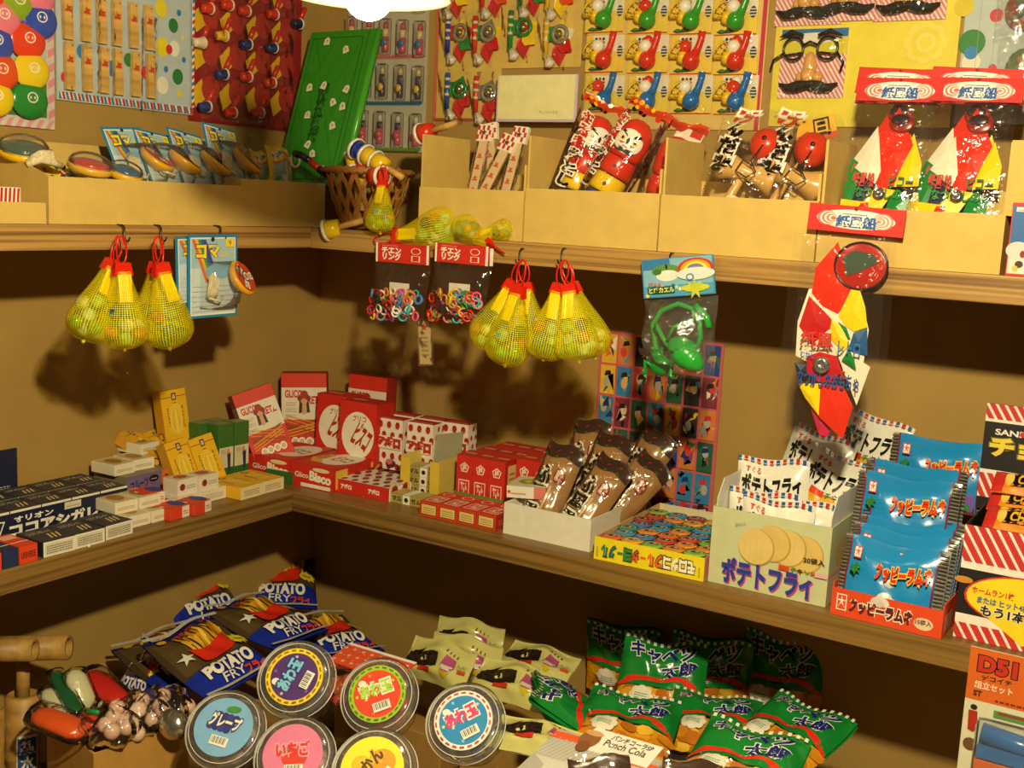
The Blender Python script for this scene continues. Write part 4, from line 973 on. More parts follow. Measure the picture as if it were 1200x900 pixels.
# paper balloon packs
def balloon_header(d):
    d.rect(0, 0, 1, 1, '#d0241c'); d.ell(.5, .5, .41, .36, '#f0e6dc')
    for k in range(7): d.ell(.2 + .012*k, .5, .10 - .012*k, .28 - .035*k, '#d86a60' if k % 2 == 0 else '#f0e6dc', n=18); d.ell(.78 - .006*k, .5, .11 - .014*k, .3 - .04*k, '#e08a80' if k % 2 == 0 else '#f0e6dc', n=18)
    d.rect(.31, .24, .70, .62, '#f0e6dc'); d.text('紙風船', .31, .22, .72, .62, '#1f5cae', .05); d.lines(.36, .68, .62, .74, 1, '#3a76b8'); d.disc(.5, .9, .018, '#7a1410')
PB = {'r': '#e0301a', 'd': '#c41c24', 'y': '#f4d414', 'w': '#efe6d0', 'g': '#178238', 'b': '#2a5a94', 'n': '#26304c', 'p': '#d02a50'}
def paper_pieces(t, pieces, cvt, name='paper_panel'):
    for i, (c, pts) in enumerate(pieces):
        P = [cvt(*p) for p in pts]; cx_ = sum((p for p in P), V())/len(P); n = len(P); dy = -.0009*i
        vs = [p + V((0, dy, 0)) for p in P] + [cx_ + V((0, dy - .0028, 0))] + [p + V((0, dy + .0006, 0)) for p in P]
        fs = [(j, (j+1) % n, n) for j in range(n)] + [[n + 1 + (n - 1 - j) for j in range(n)]] + [(j, n+1+j, n+1+(j+1) % n, (j+1) % n) for j in range(n)]
        fs = [f for f in fs]
        MB().add(vs, fs, 'g' + PB[c]).build(name, t)
def pb_pack(label, M):
    """Local frame: x right, z up, header along the top; W .112, total height .19."""
    W = .112; t = T('paper_balloon_pack', label, 'toy', mtx=M, group='bagged paper balloons in the carton')
    MB().box((-W/2, -.0016, .155), (W/2, .0016, .19), 'p#d0241c').build('header_card', t)
    dc = DC(W, .035); balloon_header(dc); _emit_build(dc, lambda x, y, o: (x - W/2, -.0016 - o, .155 + y), 'header_print', t)
    cv = lambda a, b: V(((a - .5)*.1, -.003, b*.15))
    paper_pieces(t, [('r', [(.55, 1), (.35, .72), (.45, .25), (.75, .3), (.85, .62)]), ('w', [(.35, .74), (.18, .52), (.1, .42), (.42, .3), (.46, .42)]), ('g', [(.1, .44), (.02, .25), (.06, .1), (.3, .2), (.24, .38)]), ('y', [(.84, .7), (.97, .5), (.98, .3), (.66, .28), (.74, .5)]), ('n', [(.2, .34), (.34, .3), (.36, .1), (.16, .1)]), ('y', [(.02, .14), (.02, -.02), (.5, -.02), (.7, .25), (.45, .27), (.3, .12)]), ('g', [(.66, .2), (.9, .2), (.88, .0), (.6, .0)]), ('r', [(.28, .12), (.4, .13), (.4, .03), (.26, .04)])], cv)
    dc = DC(.1, .15); dc.text('紙風船', .14, .26, .42, .38, '#c8302c', .04); dc.text('ピコー', .62, .27, .92, .37, '#1a6a2c', .03); dc.text('なつかしの', .2, .16, .8, .25, '#178238', .03)
    _emit_build(dc, lambda x, y, o: (x - .05, -.0135 - o, y), 'panel_lettering', t)
    mb = MB(); mb.sphere((.012, -.005, .128), .0165, 's#8c2018', n=20, sc=(1, .18, .8)); mb.build('folded_disc', t)
    MB().sphere((.010, -.008, .132), .012, 's#33262c', n=16, sc=(1, .15, .6)).build('disc_pattern', t)  # dark oval of the disc's own maroon and black pattern
    MB().lathe([(0, 0), (.007, .001), (.008, .003), (.004, .005), (0, .003)], 'f#a8a2b4', n=14).build('foil_valve', t, mtx=Matrix.Translation((.002, -.013, .03)) @ Matrix.Rotation(1.57, 4, 'X'))
    MB().grid(lambda u, v: (-W/2 + u*W, -.020 - .004*math.sin(3.14*u)*math.sin(3.14*v) - .0012*math.sin(11*u - 6*v) if v < .97 else -.003, -.01 + v*.168), 14, 16, 'film').build('film_bag', t)
    return t
b0 = lean_pack(pb_pack, 'paper balloon pack standing at the left of its carton', (1028, 246), (1056, 98), -.185, -.15)
b0.matrix_world = b0.matrix_world @ Matrix.Translation((0, 0, -.010)) @ Matrix.Scale(.88, 4)
def lp(b, h, y0, y1, lab):
    o = lean_pack(None, lab, b, h, y0, y1, b0); o.matrix_world = o.matrix_world @ Matrix.Translation((0, 0, -.010)) @ Matrix.Scale(.88, 4)
lp((1118, 250), (1146, 104), -.186, -.15, 'paper balloon pack standing at the right of its carton')
lp((1026, 236), (1055, 89), -.160, -.138, 'paper balloon pack hidden behind the left one, header showing')
lp((1114, 240), (1143, 96), -.162, -.139, 'paper balloon pack hidden behind the right one')

# hanging paper balloon pack
hp = BK(1004, 242, -.262)
t = T('hanging_paper_balloon', 'long paper balloon pack with red header hanging at the shelf front', 'toy', hp)
cvt = lambda px, py, y=-.264: BK(px, py, y) - hp
hc = [cvt(946, 268), cvt(1058, 279), cvt(1063, 246), cvt(949, 237)]
M_, W, H = frame(hc[0], hc[1], hc[3]); M_ = M_
MB().box((-W/2, -.0012, 0), (W/2, .0012, H), 'p#d0241c').build('header_card', t, mtx=M_)
dc = DC(W, H); balloon_header(dc); o = _emit_build(dc, lambda x, y, oo: (x - W/2, -.0012 - oo, y), 'header_print', t); o.matrix_basis = M_
cc = lambda x, y: cvt(880 + x/3, 230 + y/3, -.268)
paper_pieces(t, [('p', [(195, 700), (290, 800), (268, 845), (240, 840)]), ('w', [(205, 325), (165, 440), (158, 560), (205, 585), (300, 560), (420, 600), (372, 735), (415, 470), (380, 320)]), ('r', [(308, 160), (230, 250), (215, 340), (255, 390), (310, 435), (345, 350), (362, 320), (330, 235)]), ('d', [(207, 350), (172, 455), (215, 520), (288, 470), (285, 430)]), ('y', [(358, 322), (310, 420), (335, 455), (365, 475), (412, 460), (405, 390), (385, 325)]),
    ('b', [(365, 478), (412, 462), (413, 560), (345, 540)]), ('y', [(288, 430), (284, 500), (330, 545), (352, 520), (328, 460)]), ('g', [(312, 440), (340, 460), (355, 500), (345, 500), (330, 470)]), ('g', [(350, 535), (325, 575), (375, 608), (370, 575)]), ('n', [(160, 582), (205, 588), (210, 620), (175, 640)]), ('d', [(205, 560), (250, 545), (310, 560), (325, 610), (300, 650), (245, 650), (205, 615)]), ('y', [(175, 655), (255, 655), (248, 768), (200, 705)]), ('r', [(255, 655), (335, 665), (368, 735), (332, 850), (248, 770)])], cc)
MB().lathe([(0, .001), (.006, .0), (.0095, .002), (.0095, .004), (.004, .006), (0, .003)], 'f#c4c8d4', n=16).build('foil_valve', t, mtx=Matrix.Translation(cc(265, 587) + V((0, -.016, 0))) @ Matrix.Rotation(1.57, 4, 'X'))
c1 = cc(390, 245); MB().sphere((0, 0, 0), .030, 's#b02418', n=24, sc=(1, .1, .9)).build('folded_disc', t, mtx=Matrix.Translation(c1 + V((0, -.002, 0)))); MB().tube([(c1.x + .029*math.cos(a*.2618), c1.y - .004, c1.z + .026*math.sin(a*.2618)) for a in range(24)], .0013, 's#242430', n=6, closed=True).build('disc_rim', t)
MB().add([c1 + V(p) for p in ((-.02, -.006, .008), (-.008, -.006, .017), (.012, -.006, .014), (.02, -.006, .006), (.0, -.006, -.006), (-.014, -.006, -.012))], [(0, 5, 4, 3, 2, 1)], 'g#46584c').build('disc_panel', t)
dc = DC(1, 1)
for s_, x0, y0, x1, y1, c in (('紙風', 190, 520, 305, 478, '#c8281c'), ('レトロ', 320, 545, 400, 512, '#2a6ab0'), ('むかし', 190, 560, 240, 545, '#2a5cae'), ('なつかしのおもちゃ', 178, 655, 395, 628, '#20489c'), ('丸', 325, 635, 352, 605, '#c8281c')):
    a, b = cc(x0, y0), cc(x1, y1); dc.text(s_, a.x, a.z, b.x, b.z, c, .03)
_emit_build(dc, lambda x, y, o: (x, cc(265, 587).y - .0165 - o, y), 'panel_lettering', t)
fl = [cc(175, 130), cc(510, 145), cc(445, 850), cc(105, 800)]
def bagf(off): return lambda u, v: (lambda p: (p.x, p.y + off*(.9 + math.sin(3.14*v)*.25) + .0022*math.sin(7*u + 3*v) + .0015*math.sin(13*v - 5*u), p.z))((fl[3]*(1-u) + fl[2]*u)*(1-v) + (fl[0]*(1-u) + fl[1]*u)*v)
MB().grid(bagf(-.026), 16, 30, 'film').grid(bagf(.008), 10, 10, 'film').build('film_bag', t)

# ---------------------------------------------------------------- toy boxes at the right end
def toybox(d):
    d.rect(0, 0, 1, 1, '#c8241c'); d.rect(.06, .03, .94, .96, '#2a62a8'); d.rect(.06, .03, .94, .3, '#d8d4c8'); d.ell(.5, .35, .6, .12, '#c8ccc8')
    d.ell(.75, .3, .14, .05, '#8c1c18'); d.ell(.62, .16, .2, .05, '#3a2a1c'); d.ell(.45, .1, .14, .04, '#e0b41c'); d.rect(.22, .88, .72, .94, '#efe8da'); d.lines(.28, .895, .66, .925, 1, '#3a342c')
x0 = 1.2385
pkg('toy_box', 'narrow blue toy box with red edges beside the last kraft carton', 'box', XF((x0 + .012, -.205, UZ), 0), (.020, .085, .076), 'p#c8241c', {'front': toybox})
def toybox2(d):
    d.rect(0, 0, 1, 1, '#d0281c'); d.ell(.5, .88, .44, .1, '#f0cc3c'); d.rect(.06, .05, .94, .88, '#f0cc3c'); d.ell(.5, .86, .4, .1, '#a8bcc0'); d.rect(.1, .07, .9, .86, '#8fb4b8'); d.ell(.4, .4, .4, .2, '#dcdcd0'); d.ell(.2, .8, .14, .06, '#5a3a3c')
pkg('toy_box', 'red framed toy box cut off by the right picture edge', 'box', XF((x0 + .062, -.21, UZ), 0), (.074, .08, .080), 'p#d0281c', {'front': toybox2})
pkg('toy_box', 'tall blue toy box with yellow band behind the red framed one', 'box', XF((x0 + .070, -.11, UZ), 0), (.09, .06, .175), 'p#2a6fb0', {'front': lambda d: (d.rect(0, 0, 1, 1, '#2a6fb0'), d.rect(0, .72, 1, .76, '#f0c824'), d.rect(0, .76, 1, 1, '#8c1a1c'))})

# ---------------------------------------------------------------- things hanging from the shelf edge
hook(LF(253, 276, ULX), (1, 0, 0), 'dark hook in the left shelf edge holding the spinning top card')
M_, W, H = frame(LF(220, 374, .297), LF(277, 369, .297), LF(217, 275, .297)); M_ = M_
st = top_set('spinning top card hanging in front under the left shelf', M_, W=W, H=H); st['group'] = 'carded spinning top sets'
M2, W2, H2 = frame(LF(207, 358, .290), LF(262, 352, .290), LF(217, 277, .290))
top_set('spinning top card hanging behind the front one under the left shelf', M2, W=W2, H=H2, full=False)
# ring bags
ring_mesh = {}
def ring_bag(label, hook_px, hq, bq, y, seed):
    p0 = BK(hook_px[0], hook_px[1], y); t = T('ring_bag', label, 'toy', p0, group='bags of plastic chain rings'); c = lambda px, py, yy=y: BK(px, py, yy) - p0
    M_, W, H = frame(c(*hq[0]), c(*hq[1]), c(*hq[2]))
    MB().box((-W/2, -.001, 0), (W/2, .001, H), 'p#d02a1c').build('header_card', t, mtx=M_)
    dc = DC(W, H); dc.rect(0, 0, .035, 1, '#efe6da'); dc.rect(.955, 0, 1, 1, '#efe6da'); dc.text('チエン\nリング', .12, .14, .48, .78, '#f4ece0', .05); dc.lines(.12, .86, .42, .92, 1, '#e8b0a0')
    dc.ell(.76, .66, .09, .17, '#f0e2d8'); dc.ell(.76, .66, .075, .145, '#d02a1c'); dc.rect(.68, .12, .84, .42, '#f0e2d8'); dc.rect(.7, .14, .82, .4, '#d02a1c')
    o = _emit_build(dc, lambda x, yy, oo: (x - W/2, -.001 - oo, yy), 'header_print', t); o.matrix_basis = M_
    r = random.Random(seed); BL, BR, TR, TL = [c(*q_) for q_ in bq]
    for k in range(58):
        u = r.uniform(.08, .92); v = r.uniform(.05, .50)**1.0
        p = (BL*(1-u) + BR*u)*(1-v) + (TL*(1-u) + TR*u)*v + V((0, -.004 + r.uniform(-.006, .004), 0)); cc_ = r.choice(('#d8341c', '#e85a8c', '#2fa02c', '#4a8ad0', '#f0e8dc', '#e8c41c', '#9a5ac0', '#e87aa8', '#3ab0b0', '#c8281c', '#e8862c'))
        if cc_ not in ring_mesh: ring_mesh[cc_] = MB().tube([(.0058*math.cos(a*.5236), 0, .0058*math.sin(a*.5236)) for a in range(12)], .0015, 's' + cc_, n=6, closed=True).mesh('chain_ring')
        o = bpy.data.objects.new('chain_ring', ring_mesh[cc_]); COL.objects.link(o); o.parent = t; o.matrix_basis = Matrix.Translation(p) @ Euler((r.uniform(-.6, .6), r.uniform(0, 3), r.uniform(-.6, .6))).to_matrix().to_4x4()
    q0 = (BL*.75 + BR*.25)*.45 + (TL*.75 + TR*.25)*.55; MB().box((0, .002, -.014), (.034, .003, .008), 'p#e8dcc8').build('paper_insert', t, mtx=Matrix.Translation(q0 + V((0, .006, 0))))
    def f(off): return lambda u, v: (lambda p: (p.x, p.y + off*math.sin(math.pi*min(1, v*1.0 + .0))**.6 * (math.sin(3.14*u)**.4 if 0 < u < 1 else 0) + .001*math.sin(9*u + 5*v), p.z))((BL*(1-u) + BR*u)*(1-v) + (TL*(1-u) + TR*u)*v)
    MB().grid(f(-.016), 14, 14, 'film').grid(f(.012), 10, 10, 'film').build('film_bag', t); return t
ring_bag('bag of plastic rings with red header, the left of the two', (470, 290), [(441, 306), (503, 311), (444, 284)], [(431, 372), (496, 379), (505, 311), (441, 306)], -.276, 1)
ring_bag('bag of plastic rings with red header, the right of the two, beside the marbles', (541, 290), [(510, 306), (572, 312), (513, 284)], [(501, 374), (566, 381), (576, 312), (510, 306)], -.280, 2)
MB().box((-.002, 0, -.001), (.003, .001, .022), 'p#efe6da').build('side_fold', bpy.data.objects['ring_bag.001'], mtx=Matrix.Translation(BK(575, 311, -.276) - BK(541, 290, -.280)))
for px in (470, 541): hook(BK(px, 300, UB), (0, -1, 0), 'dark hook in the back shelf edge holding the %s ring bag' % ('left' if px < 500 else 'right'))
p0 = BK(497, 375, -.262); t = T('candy_stick', 'narrow wrapped candy stick dangling below the ring bags', 'candy', mtx=rot2(XF(p0, 0), -6))
MB().box((-.010, -.001, -.062), (.010, .001, 0), 'p#d4b67c').build('sleeve', t)
dc = DC(1, 1); dc.star(0, -.010, .006, .003, 5, '#c02c20'); dc.rect(-.010, -.0015, .010, 0, '#c02c20'); dc.lines(-.006, -.05, .006, -.02, 5, '#a8884c'); _emit_build(dc, flat(.001), 'red_mark', t)
MB().box((-.0115, -.0025, -.064), (.0115, .0025, .002), 'film_soft').build('film_sleeve', t)

# squeeze-bulb jumping frog in its bag
p0 = BK(796, 305, -.270); c = lambda px, py, y=-.270: BK(px, py, y) - p0
t = T('jumping_frog_toy', 'green squeeze pump frog toy in a clear bag with picture header', 'toy', p0)
hook(BK(788, 309, UB), (0, -1, 0), 'dark hook in the back shelf edge holding the green frog toy')
M_, W, H = frame(c(755, 350), c(839, 344), c(753, 305))
MB().box((-W/2, -.001, 0), (W/2, .001, H), 'p#3a86b8').build('header_card', t, mtx=M_)
def frog_head(d):
    d.rect(.02, .02, .98, .98, '#7fb4cc'); d.rect(.02, .72, .4, .98, '#2f78b4'); d.ell(.34, .68, .2, .16, '#5a8c3c'); d.ell(.36, .55, .16, .14, '#e8e4d8'); d.ell(.22, .66, .06, .08, '#3f7030'); d.rect(.02, .02, .98, .3, '#4a9cc8')
    for k in range(14): d.star(.06 + (k*.37) % .9, .06 + (k*.23) % .24, .035, .015, 5, ('#e8dc4a', '#1f5a9a', '#eef0e4')[k % 3])
    for k, cl in enumerate(('#c8341c', '#e8a01c', '#f0e04a', '#7a7ab0')): d.ell(.76, .68, .25 - .045*k, .27 - .05*k, cl, 20)
    d.ell(.76, .55, .26, .16, '#dce4e0'); d.ell(.74, .2, .2, .09, '#c8cc3a'); d.star(.74, .17, .14, .06, 7, '#c0c42c'); d.ell(.68, .47, .055, .09, '#4a86b4'); d.ell(.68, .47, .035, .055, '#dce4e0')
    d.rect(.08, .1, .46, .28, '#1f4a24'); d.text('とびカエル', .1, .12, .45, .26, '#d8dc8c', .04); d.text('ぴょん', .1, .3, .28, .4, '#c8502c', .03)
dc = DC(W, H); frog_head(dc); o = _emit_build(dc, lambda x, y, oo: (x - W/2, -.001 - oo, y), 'header_print', t); o.matrix_basis = M_
k = 's#2aa33a'
MB().tube([c(x, y, -.279) for x, y in ((778, 432), (768, 405), (765, 380), (775, 364), (795, 356), (812, 362), (820, 378), (821, 395), (817, 408))], .0032, k, n=10).tube([c(x, y, -.283) for x, y in ((815, 358), (828, 372), (831, 384))], .0042, k, n=10).tube([c(x, y, -.276) for x, y in ((766, 376), (778, 398), (785, 408))], .003, k, n=8).tube([c(x, y, -.284) for x, y in ((782, 398), (790, 383), (813, 375))], .0024, k, n=8).build('hose', t)
dq = (c(822, 432) - c(786, 398)); Ld = dq.length
MB().lathe([(.004, 0), (.009, .004), (.0145, Ld*.2), (.0175, Ld*.45), (.0165, Ld*.62), (.0135, Ld*.72), (.0142, Ld*.74), (.0125, Ld*.8), (.009, Ld*.9), (.0035, Ld)], k, n=22).build('squeeze_bulb', t, mtx=M_dir(c(786, 398, -.285), dq))
mb = MB(); f0 = c(774, 428, -.283); mb.sphere(f0, .015, 's#1f8a30', n=16, sc=(1, .6, .85)); mb.sphere(f0 + V((-.004, -.002, .012)), .009, 's#1f8a30', n=12, sc=(1, .7, .8))
for sx in (-1, 1): mb.sphere(f0 + V((-.004 + sx*.006, -.004, .019)), .0035, 's#2aa33a', n=8); mb.tube([f0 + V((sx*.008, -.004, -.002)), f0 + V((sx*.018, -.006, .004)), f0 + V((sx*.016, -.006, -.010)), f0 + V((sx*.021, -.006, -.012))], .003, 's#1f8a30', n=7)
mb.build('frog', t)
fl2 = [c(758, 440), c(836, 445), c(841, 346), c(754, 352)]
def ff(off): return lambda u, v: (lambda p: (p.x + .0015*math.sin(9*v), p.y + off*(math.sin(3.14*v)**.5*math.sin(3.14*u)**.4 if 0 < u < 1 and 0 < v < 1 else 0) + .0014*math.sin(11*u + 8*v), p.z))((fl2[0]*(1-u) + fl2[1]*u)*(1-v) + (fl2[3]*(1-u) + fl2[2]*u)*v)
MB().grid(ff(-.034), 16, 18, 'film_soft').grid(ff(.008), 10, 10, 'film_soft').build('film_bag', t)
# ------------------------------------------------------------------ lower shelf, left wall side (fronts look out of the left wall: yaw 90)
Z0 = .0004
def LP(x, y, z=Z0, yaw=90, pitch=0, roll=0): return XF((x, y, z), yaw, pitch, roll)
# navy display box of candy cigarettes
def cig_front(d):
    d.rect(0, 0, 1, 1, '#141a38'); d.text('ココアシガレット', .36, .16, .985, .60, '#ece4d0', .06); d.text('オリオン', .38, .66, .58, .86, '#ece4d0', .04)
    d.poly([(.12, .22), (.30, .12), (.335, .78), (.15, .9)], '#ece4d0'); d.poly([(.127, .26), (.295, .165), (.327, .74), (.155, .85)], '#141a38')
    for k in range(3): d.poly([(.15 + k*.03, .3), (.165 + k*.03, .29), (.185 + k*.03, .62), (.17 + k*.03, .64)], '#ece4d0')
    d.text('ココア', .245, .36, .30, .68, '#ece4d0', .03, rot=80); d.rect(.64, .72, .73, .98, '#d8cdb0'); d.lines(.65, .8, .72, .86, 1, '#6a6250')
yR, yL = -.517, -.80
t = T('candy_display_box', 'open navy display box of cocoa candy cigarettes at the left', 'box', mtx=LP(.135, (yR+yL)/2))
w_ = yR - yL; d_ = .105
b = open_box(w_, d_, .036, 'p#141a38', .002).build('tray', t)
dc = DC(w_, .036); cig_front(dc); _emit_build(dc, face_map('front', w_, d_, 0), 'front_print', t)
MB().box((-w_/2, d_/2 - .003, .034), (w_/2 - .098, d_/2 - .001, .092), 'p#141a38').build('lid_flap', t)
dc = DC(1, 1); dc.code(w_/2 - .16, .066, w_/2 - .125, .084, 4); dc.text('【お菓子】', w_/2 - .168, .048, w_/2 - .14, .054, '#d8d0bc'); dc.lines(w_/2 - .168, .038, w_/2 - .11, .044, 2, '#b8b0a0'); _emit_build(dc, lambda x, y, o: (x, d_/2 - .003 - o, y), 'flap_print', t)
def cig_top(d):
    d.rect(0, 0, 1, 1, '#34323a'); d.text('ココアシガレット', .12, .62, .82, .80, '#c8bfa8', .02)
    for k in range(3): d.poly([(.42 + k*.13, .18), (.48 + k*.13, .18), (.6 + k*.13, .52), (.54 + k*.13, .52)], '#d4bc7c')
    d.lines(.1, .86, .5, .92, 1, '#8a8478')
cp = {'top': cig_top, 'front': lambda d: (d.rect(0, 0, 1, 1, '#e4dcc8'), d.rect(.06, .12, .94, .88, '#cfc6b0'), d.lines(.1, .2, .9, .8, 4, '#6a6456')), 'right': lambda d: d.rect(0, 0, 1, 1, '#1c2038')}
c0 = None
for i in range(6):
    for j in range(2):
        M = LP(.112 + j*.050, -.538 - i*.0455, .0035)
        if c0 is None: c0 = pkg('candy_cigarette_packet', 'grey candy cigarette packet lying inside the navy display box', 'candy', M, (.044, .048, .036), 'p#23252f', cp, group='candy cigarette packets')
        else: dup(c0, M, 'grey candy packet in the navy box, %s from right in its %s row' % (ORD[i], 'back' if j == 0 else 'front'))
c0['label'] = 'grey candy packet in the navy box, first from right in its back row'
for y, x, yaw, lab in ((-.688, .243, 88, 'grey candy cigarette packet lying in front of the display box, the left one'), (-.644, .243, 89, 'grey candy cigarette packet lying in front of the display box, the middle one'), (-.598, .240, 92, 'grey candy cigarette packet lying in front of the display box, the right one')):
    pkg('candy_cigarette_packet', lab, 'candy', LP(x, y, Z0, yaw), (.044, .056, .0185), 'p#23252f', cp, group='candy cigarette packets')
def uni_top(c): return lambda d: (d.rect(0, 0, 1, 1, c), d.rect(.1, .6, .9, .9, '#e8b090'), d.rect(0, .3, 1, .34, '#efe6d4'))
def uni_front(c, s): return lambda d: (d.rect(0, 0, 1, 1, c), d.text(s, .1, .3, .9, .66, '#3a1408' if c[1] == 'd' else '#f0e8d8', .02))
pkg('candy_packet', 'orange red candy packet beside the grey packets at the shelf front', 'candy', LP(.245, -.733, Z0, 90), (.024, .055, .0215), 'p#d8401c', {'top': uni_top('#d8401c'), 'front': uni_front('#d8401c', 'UNIVERSE')})
pkg('candy_packet', 'dark blue candy packet between two orange red ones', 'candy', LP(.245, -.757, Z0, 90), (.020, .055, .0215), 'p#1a2a50', {'top': uni_top('#1a2a50'), 'front': lambda d: d.rect(0, 0, 1, 1, '#1a2a50')})
pkg('candy_packet', 'orange red candy packet at the far left of the lower shelf', 'candy', LP(.247, -.786, Z0, 90), (.032, .055, .0215), 'p#d8401c', {'top': uni_top('#d8401c'), 'front': uni_front('#d8401c', 'ON')})
mb = MB(); mb.sphere((0, 0, 0), .002, 's#efe8d8', n=8); o = mb.build('candy_crumb', mtx=Matrix.Translation(SH(104, 640, .002))); tag(o, 'tiny white crumb on the shelf before the grey packets', 'candy')

# trays and small boxes between the display box and the caramels
def purple_front(d): d.rect(0, 0, 1, 1, '#76608c'); d.text('フルーツ', .12, .52, .62, .82, '#1c1420', .03, rot=8); d.text('の森', .1, .12, .5, .44, '#1c1420', .04); d.ell(.78, .78, .14, .12, '#17120e'); d.lines(.7, .75, .86, .81, 1, '#d8cfe0')
def orange_front(d): d.rect(0, 0, 1, 1, '#d86a1c'); d.text('フルーツ', .1, .58, .55, .86, '#1c1420', .03, rot=6); d.text('の森', .08, .1, .42, .5, '#1c1420', .05); d.ell(.78, .8, .16, .12, '#17120e'); d.lines(.68, .77, .88, .83, 1, '#f0d8b8')
pkg('caramel_tray', 'low grey caramel carton with purple front beside the display box', 'box', LP(.125, -.464), (.062, .07, .042), 'p#8a7e62', {'front': purple_front})
pkg('caramel_tray', 'low grey caramel carton with orange front beside the purple one', 'box', LP(.125, -.400), (.064, .07, .042), 'p#8a7e62', {'front': orange_front})
def small_white(c): return {'top': lambda d: (d.rect(.05, .08, .95, .92, '#d0bc84'), d.ell(.5, .5, .3, .3, c)), 'front': lambda d: (d.rect(0, 0, 1, 1, '#e6dcc2'), d.lines(.12, .3, .88, .6, 2, c)), 'right': lambda d: d.rect(0, 0, 1, 1, '#d8ccb0')}
w0 = pkg('caramel_box', 'x', 'candy', LP(.12, -.40, .0425), (.036, .048, .0155), 'p#e6dcc2', small_white('#a8762c'), group='small pale caramel boxes')
w0['label'] = 'small pale caramel box lying on the orange fronted carton'
for x, y, z, yw, lab in [(.115, -.445, .0425, 86, 'small pale caramel box lying on the purple fronted carton'), (.12, -.486, .0425, 92, 'small pale caramel box at the back beside the navy display box'), (.095, -.42, .0585, 95, 'small pale caramel box topmost of the back pile'),
                        (.225, -.548, Z0, 90, 'pale caramel box at the bottom of the front pile, left'), (.226, -.511, Z0, 91, 'pale caramel box at the bottom of the front pile, right'), (.205, -.552, .0165, 88, 'pale caramel box on top of the front pile, left'), (.206, -.514, .0165, 90, 'pale caramel box on top of the front pile, right')]:
    dup(w0, LP(x, y, z, yw), lab)
w0.matrix_world = LP(.13, -.375, .0425, 96)
def rb_print(c1, c2): return {'top': lambda d: (d.rect(0, 0, 1, 1, c1), d.ell(.8, .5, .28, .4, c2), d.rect(0, .4, .1, .6, '#efe6d4')), 'front': lambda d: (d.rect(0, 0, 1, 1, '#e4d8c4'), d.rect(0, 0, .62, 1, c1), d.lines(.68, .3, .94, .7, 2, '#a8403c')), 'right': lambda d: d.rect(0, 0, 1, 1, '#e4d8c4')}
r0 = pkg('gum_box', 'red and blue gum box at the shelf front, nearest the edge', 'candy', LP(.243, -.490, Z0, 94), (.036, .035, .016), 'p#d8401c', rb_print('#d8401c', '#2a3f8c'), group='small red and blue gum boxes')
for x, y, z, yw, lab in [(.206, -.500, .0165, 84, 'red and blue gum box topmost of its little pile'), (.202, -.488, Z0, 92, 'red and blue gum box at the bottom of its little pile'), (.246, -.452, Z0, 98, 'red and blue gum box on the right of its little pile')]: dup(r0, LP(x, y, z, yw), lab)
def berry(d): d.rect(0, 0, 1, 1, '#e6dac4'); d.disc(.24, .5, .14, '#8c2420'); d.lines(.45, .35, .92, .65, 2, '#9a8c74')
bb = {'front': berry, 'top': lambda d: (d.rect(.05, .08, .95, .92, '#d8c8a0'), d.ell(.5, .5, .3, .3, '#b85a3c'))}
b0_ = pkg('candy_box', 'white candy box with a red berry lying on the white row, left one', 'candy', LP(.205, -.438, .0185, 90), (.036, .03, .022), 'p#e6dac4', bb, group='white berry candy boxes')
dup(b0_, LP(.208, -.400, .0185, 92), 'white candy box with a red berry lying on the white row, right one')
wl = pkg('candy_box', 'white candy box at the bottom of the berry pile, left one', 'candy', LP(.206, -.436, Z0, 90), (.044, .035, .018), 'p#e6dac4', {'front': lambda d: (d.rect(0, 0, 1, 1, '#e4d8be'), d.lines(.1, .25, .9, .7, 3, '#a89a7c'))}, group='white berry candy boxes')
dup(wl, LP(.208, -.391, Z0, 90), 'white candy box at the bottom of the berry pile, right one')

# yellow caramel boxes
def car_front(d):
    d.rect(0, 0, 1, 1, '#e8b41c'); d.rect(0, .86, 1, .872, '#7a2a14'); d.rect(.42, .80, .60, .94, '#4a1c24'); d.text('森', .45, .82, .57, .92, '#e8d8b0', .02); d.lines(.44, .74, .58, .775, 1, '#7a4a14')
    for k, (r1, c) in enumerate(((.34, '#f0d048'), (.30, '#e8b41c'), (.24, '#f0d860'), (.20, '#eabc2c'))): d.ell(.5, .42, r1, .30 - k*.02, c)
    d.text('ミルク', .16, .3, .26, .66, '#8a4a14', .02, vert=True); d.text('キャラメル', .74, .24, .84, .68, '#8a4a14', .02, vert=True); d.rect(.46, .18, .54, .62, '#f0d860')
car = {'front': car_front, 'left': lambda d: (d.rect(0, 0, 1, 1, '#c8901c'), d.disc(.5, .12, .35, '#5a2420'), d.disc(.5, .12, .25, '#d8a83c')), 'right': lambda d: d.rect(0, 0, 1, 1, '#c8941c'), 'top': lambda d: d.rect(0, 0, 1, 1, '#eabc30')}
CS = (.047, .018, .078)
def at_ps(BLp, BRp, TLp): return frame(BLp, BRp, TLp)[0]
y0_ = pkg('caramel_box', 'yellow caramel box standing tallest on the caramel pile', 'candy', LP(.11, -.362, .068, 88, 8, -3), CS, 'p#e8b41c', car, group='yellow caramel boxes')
for M, lab in [(LP(.172, -.392, .005, 92, 20, -6), 'yellow caramel box leaning forward on the pile, left one'), (LP(.176, -.347, .005, 90, 20, -8), 'yellow caramel box leaning forward on the pile, right one'),
               (LP(.128, -.392, .0425, 118, 62, 0), 'yellow caramel box lying back at the left of the pile'), (LP(.142, -.365, .034, 112, 58, 0), 'yellow caramel box lying back behind the leaning ones'), (LP(.158, -.335, .022, 108, 55, 0), 'yellow caramel box lying back beside the leaning ones')]:
    dup(y0_, M, lab)
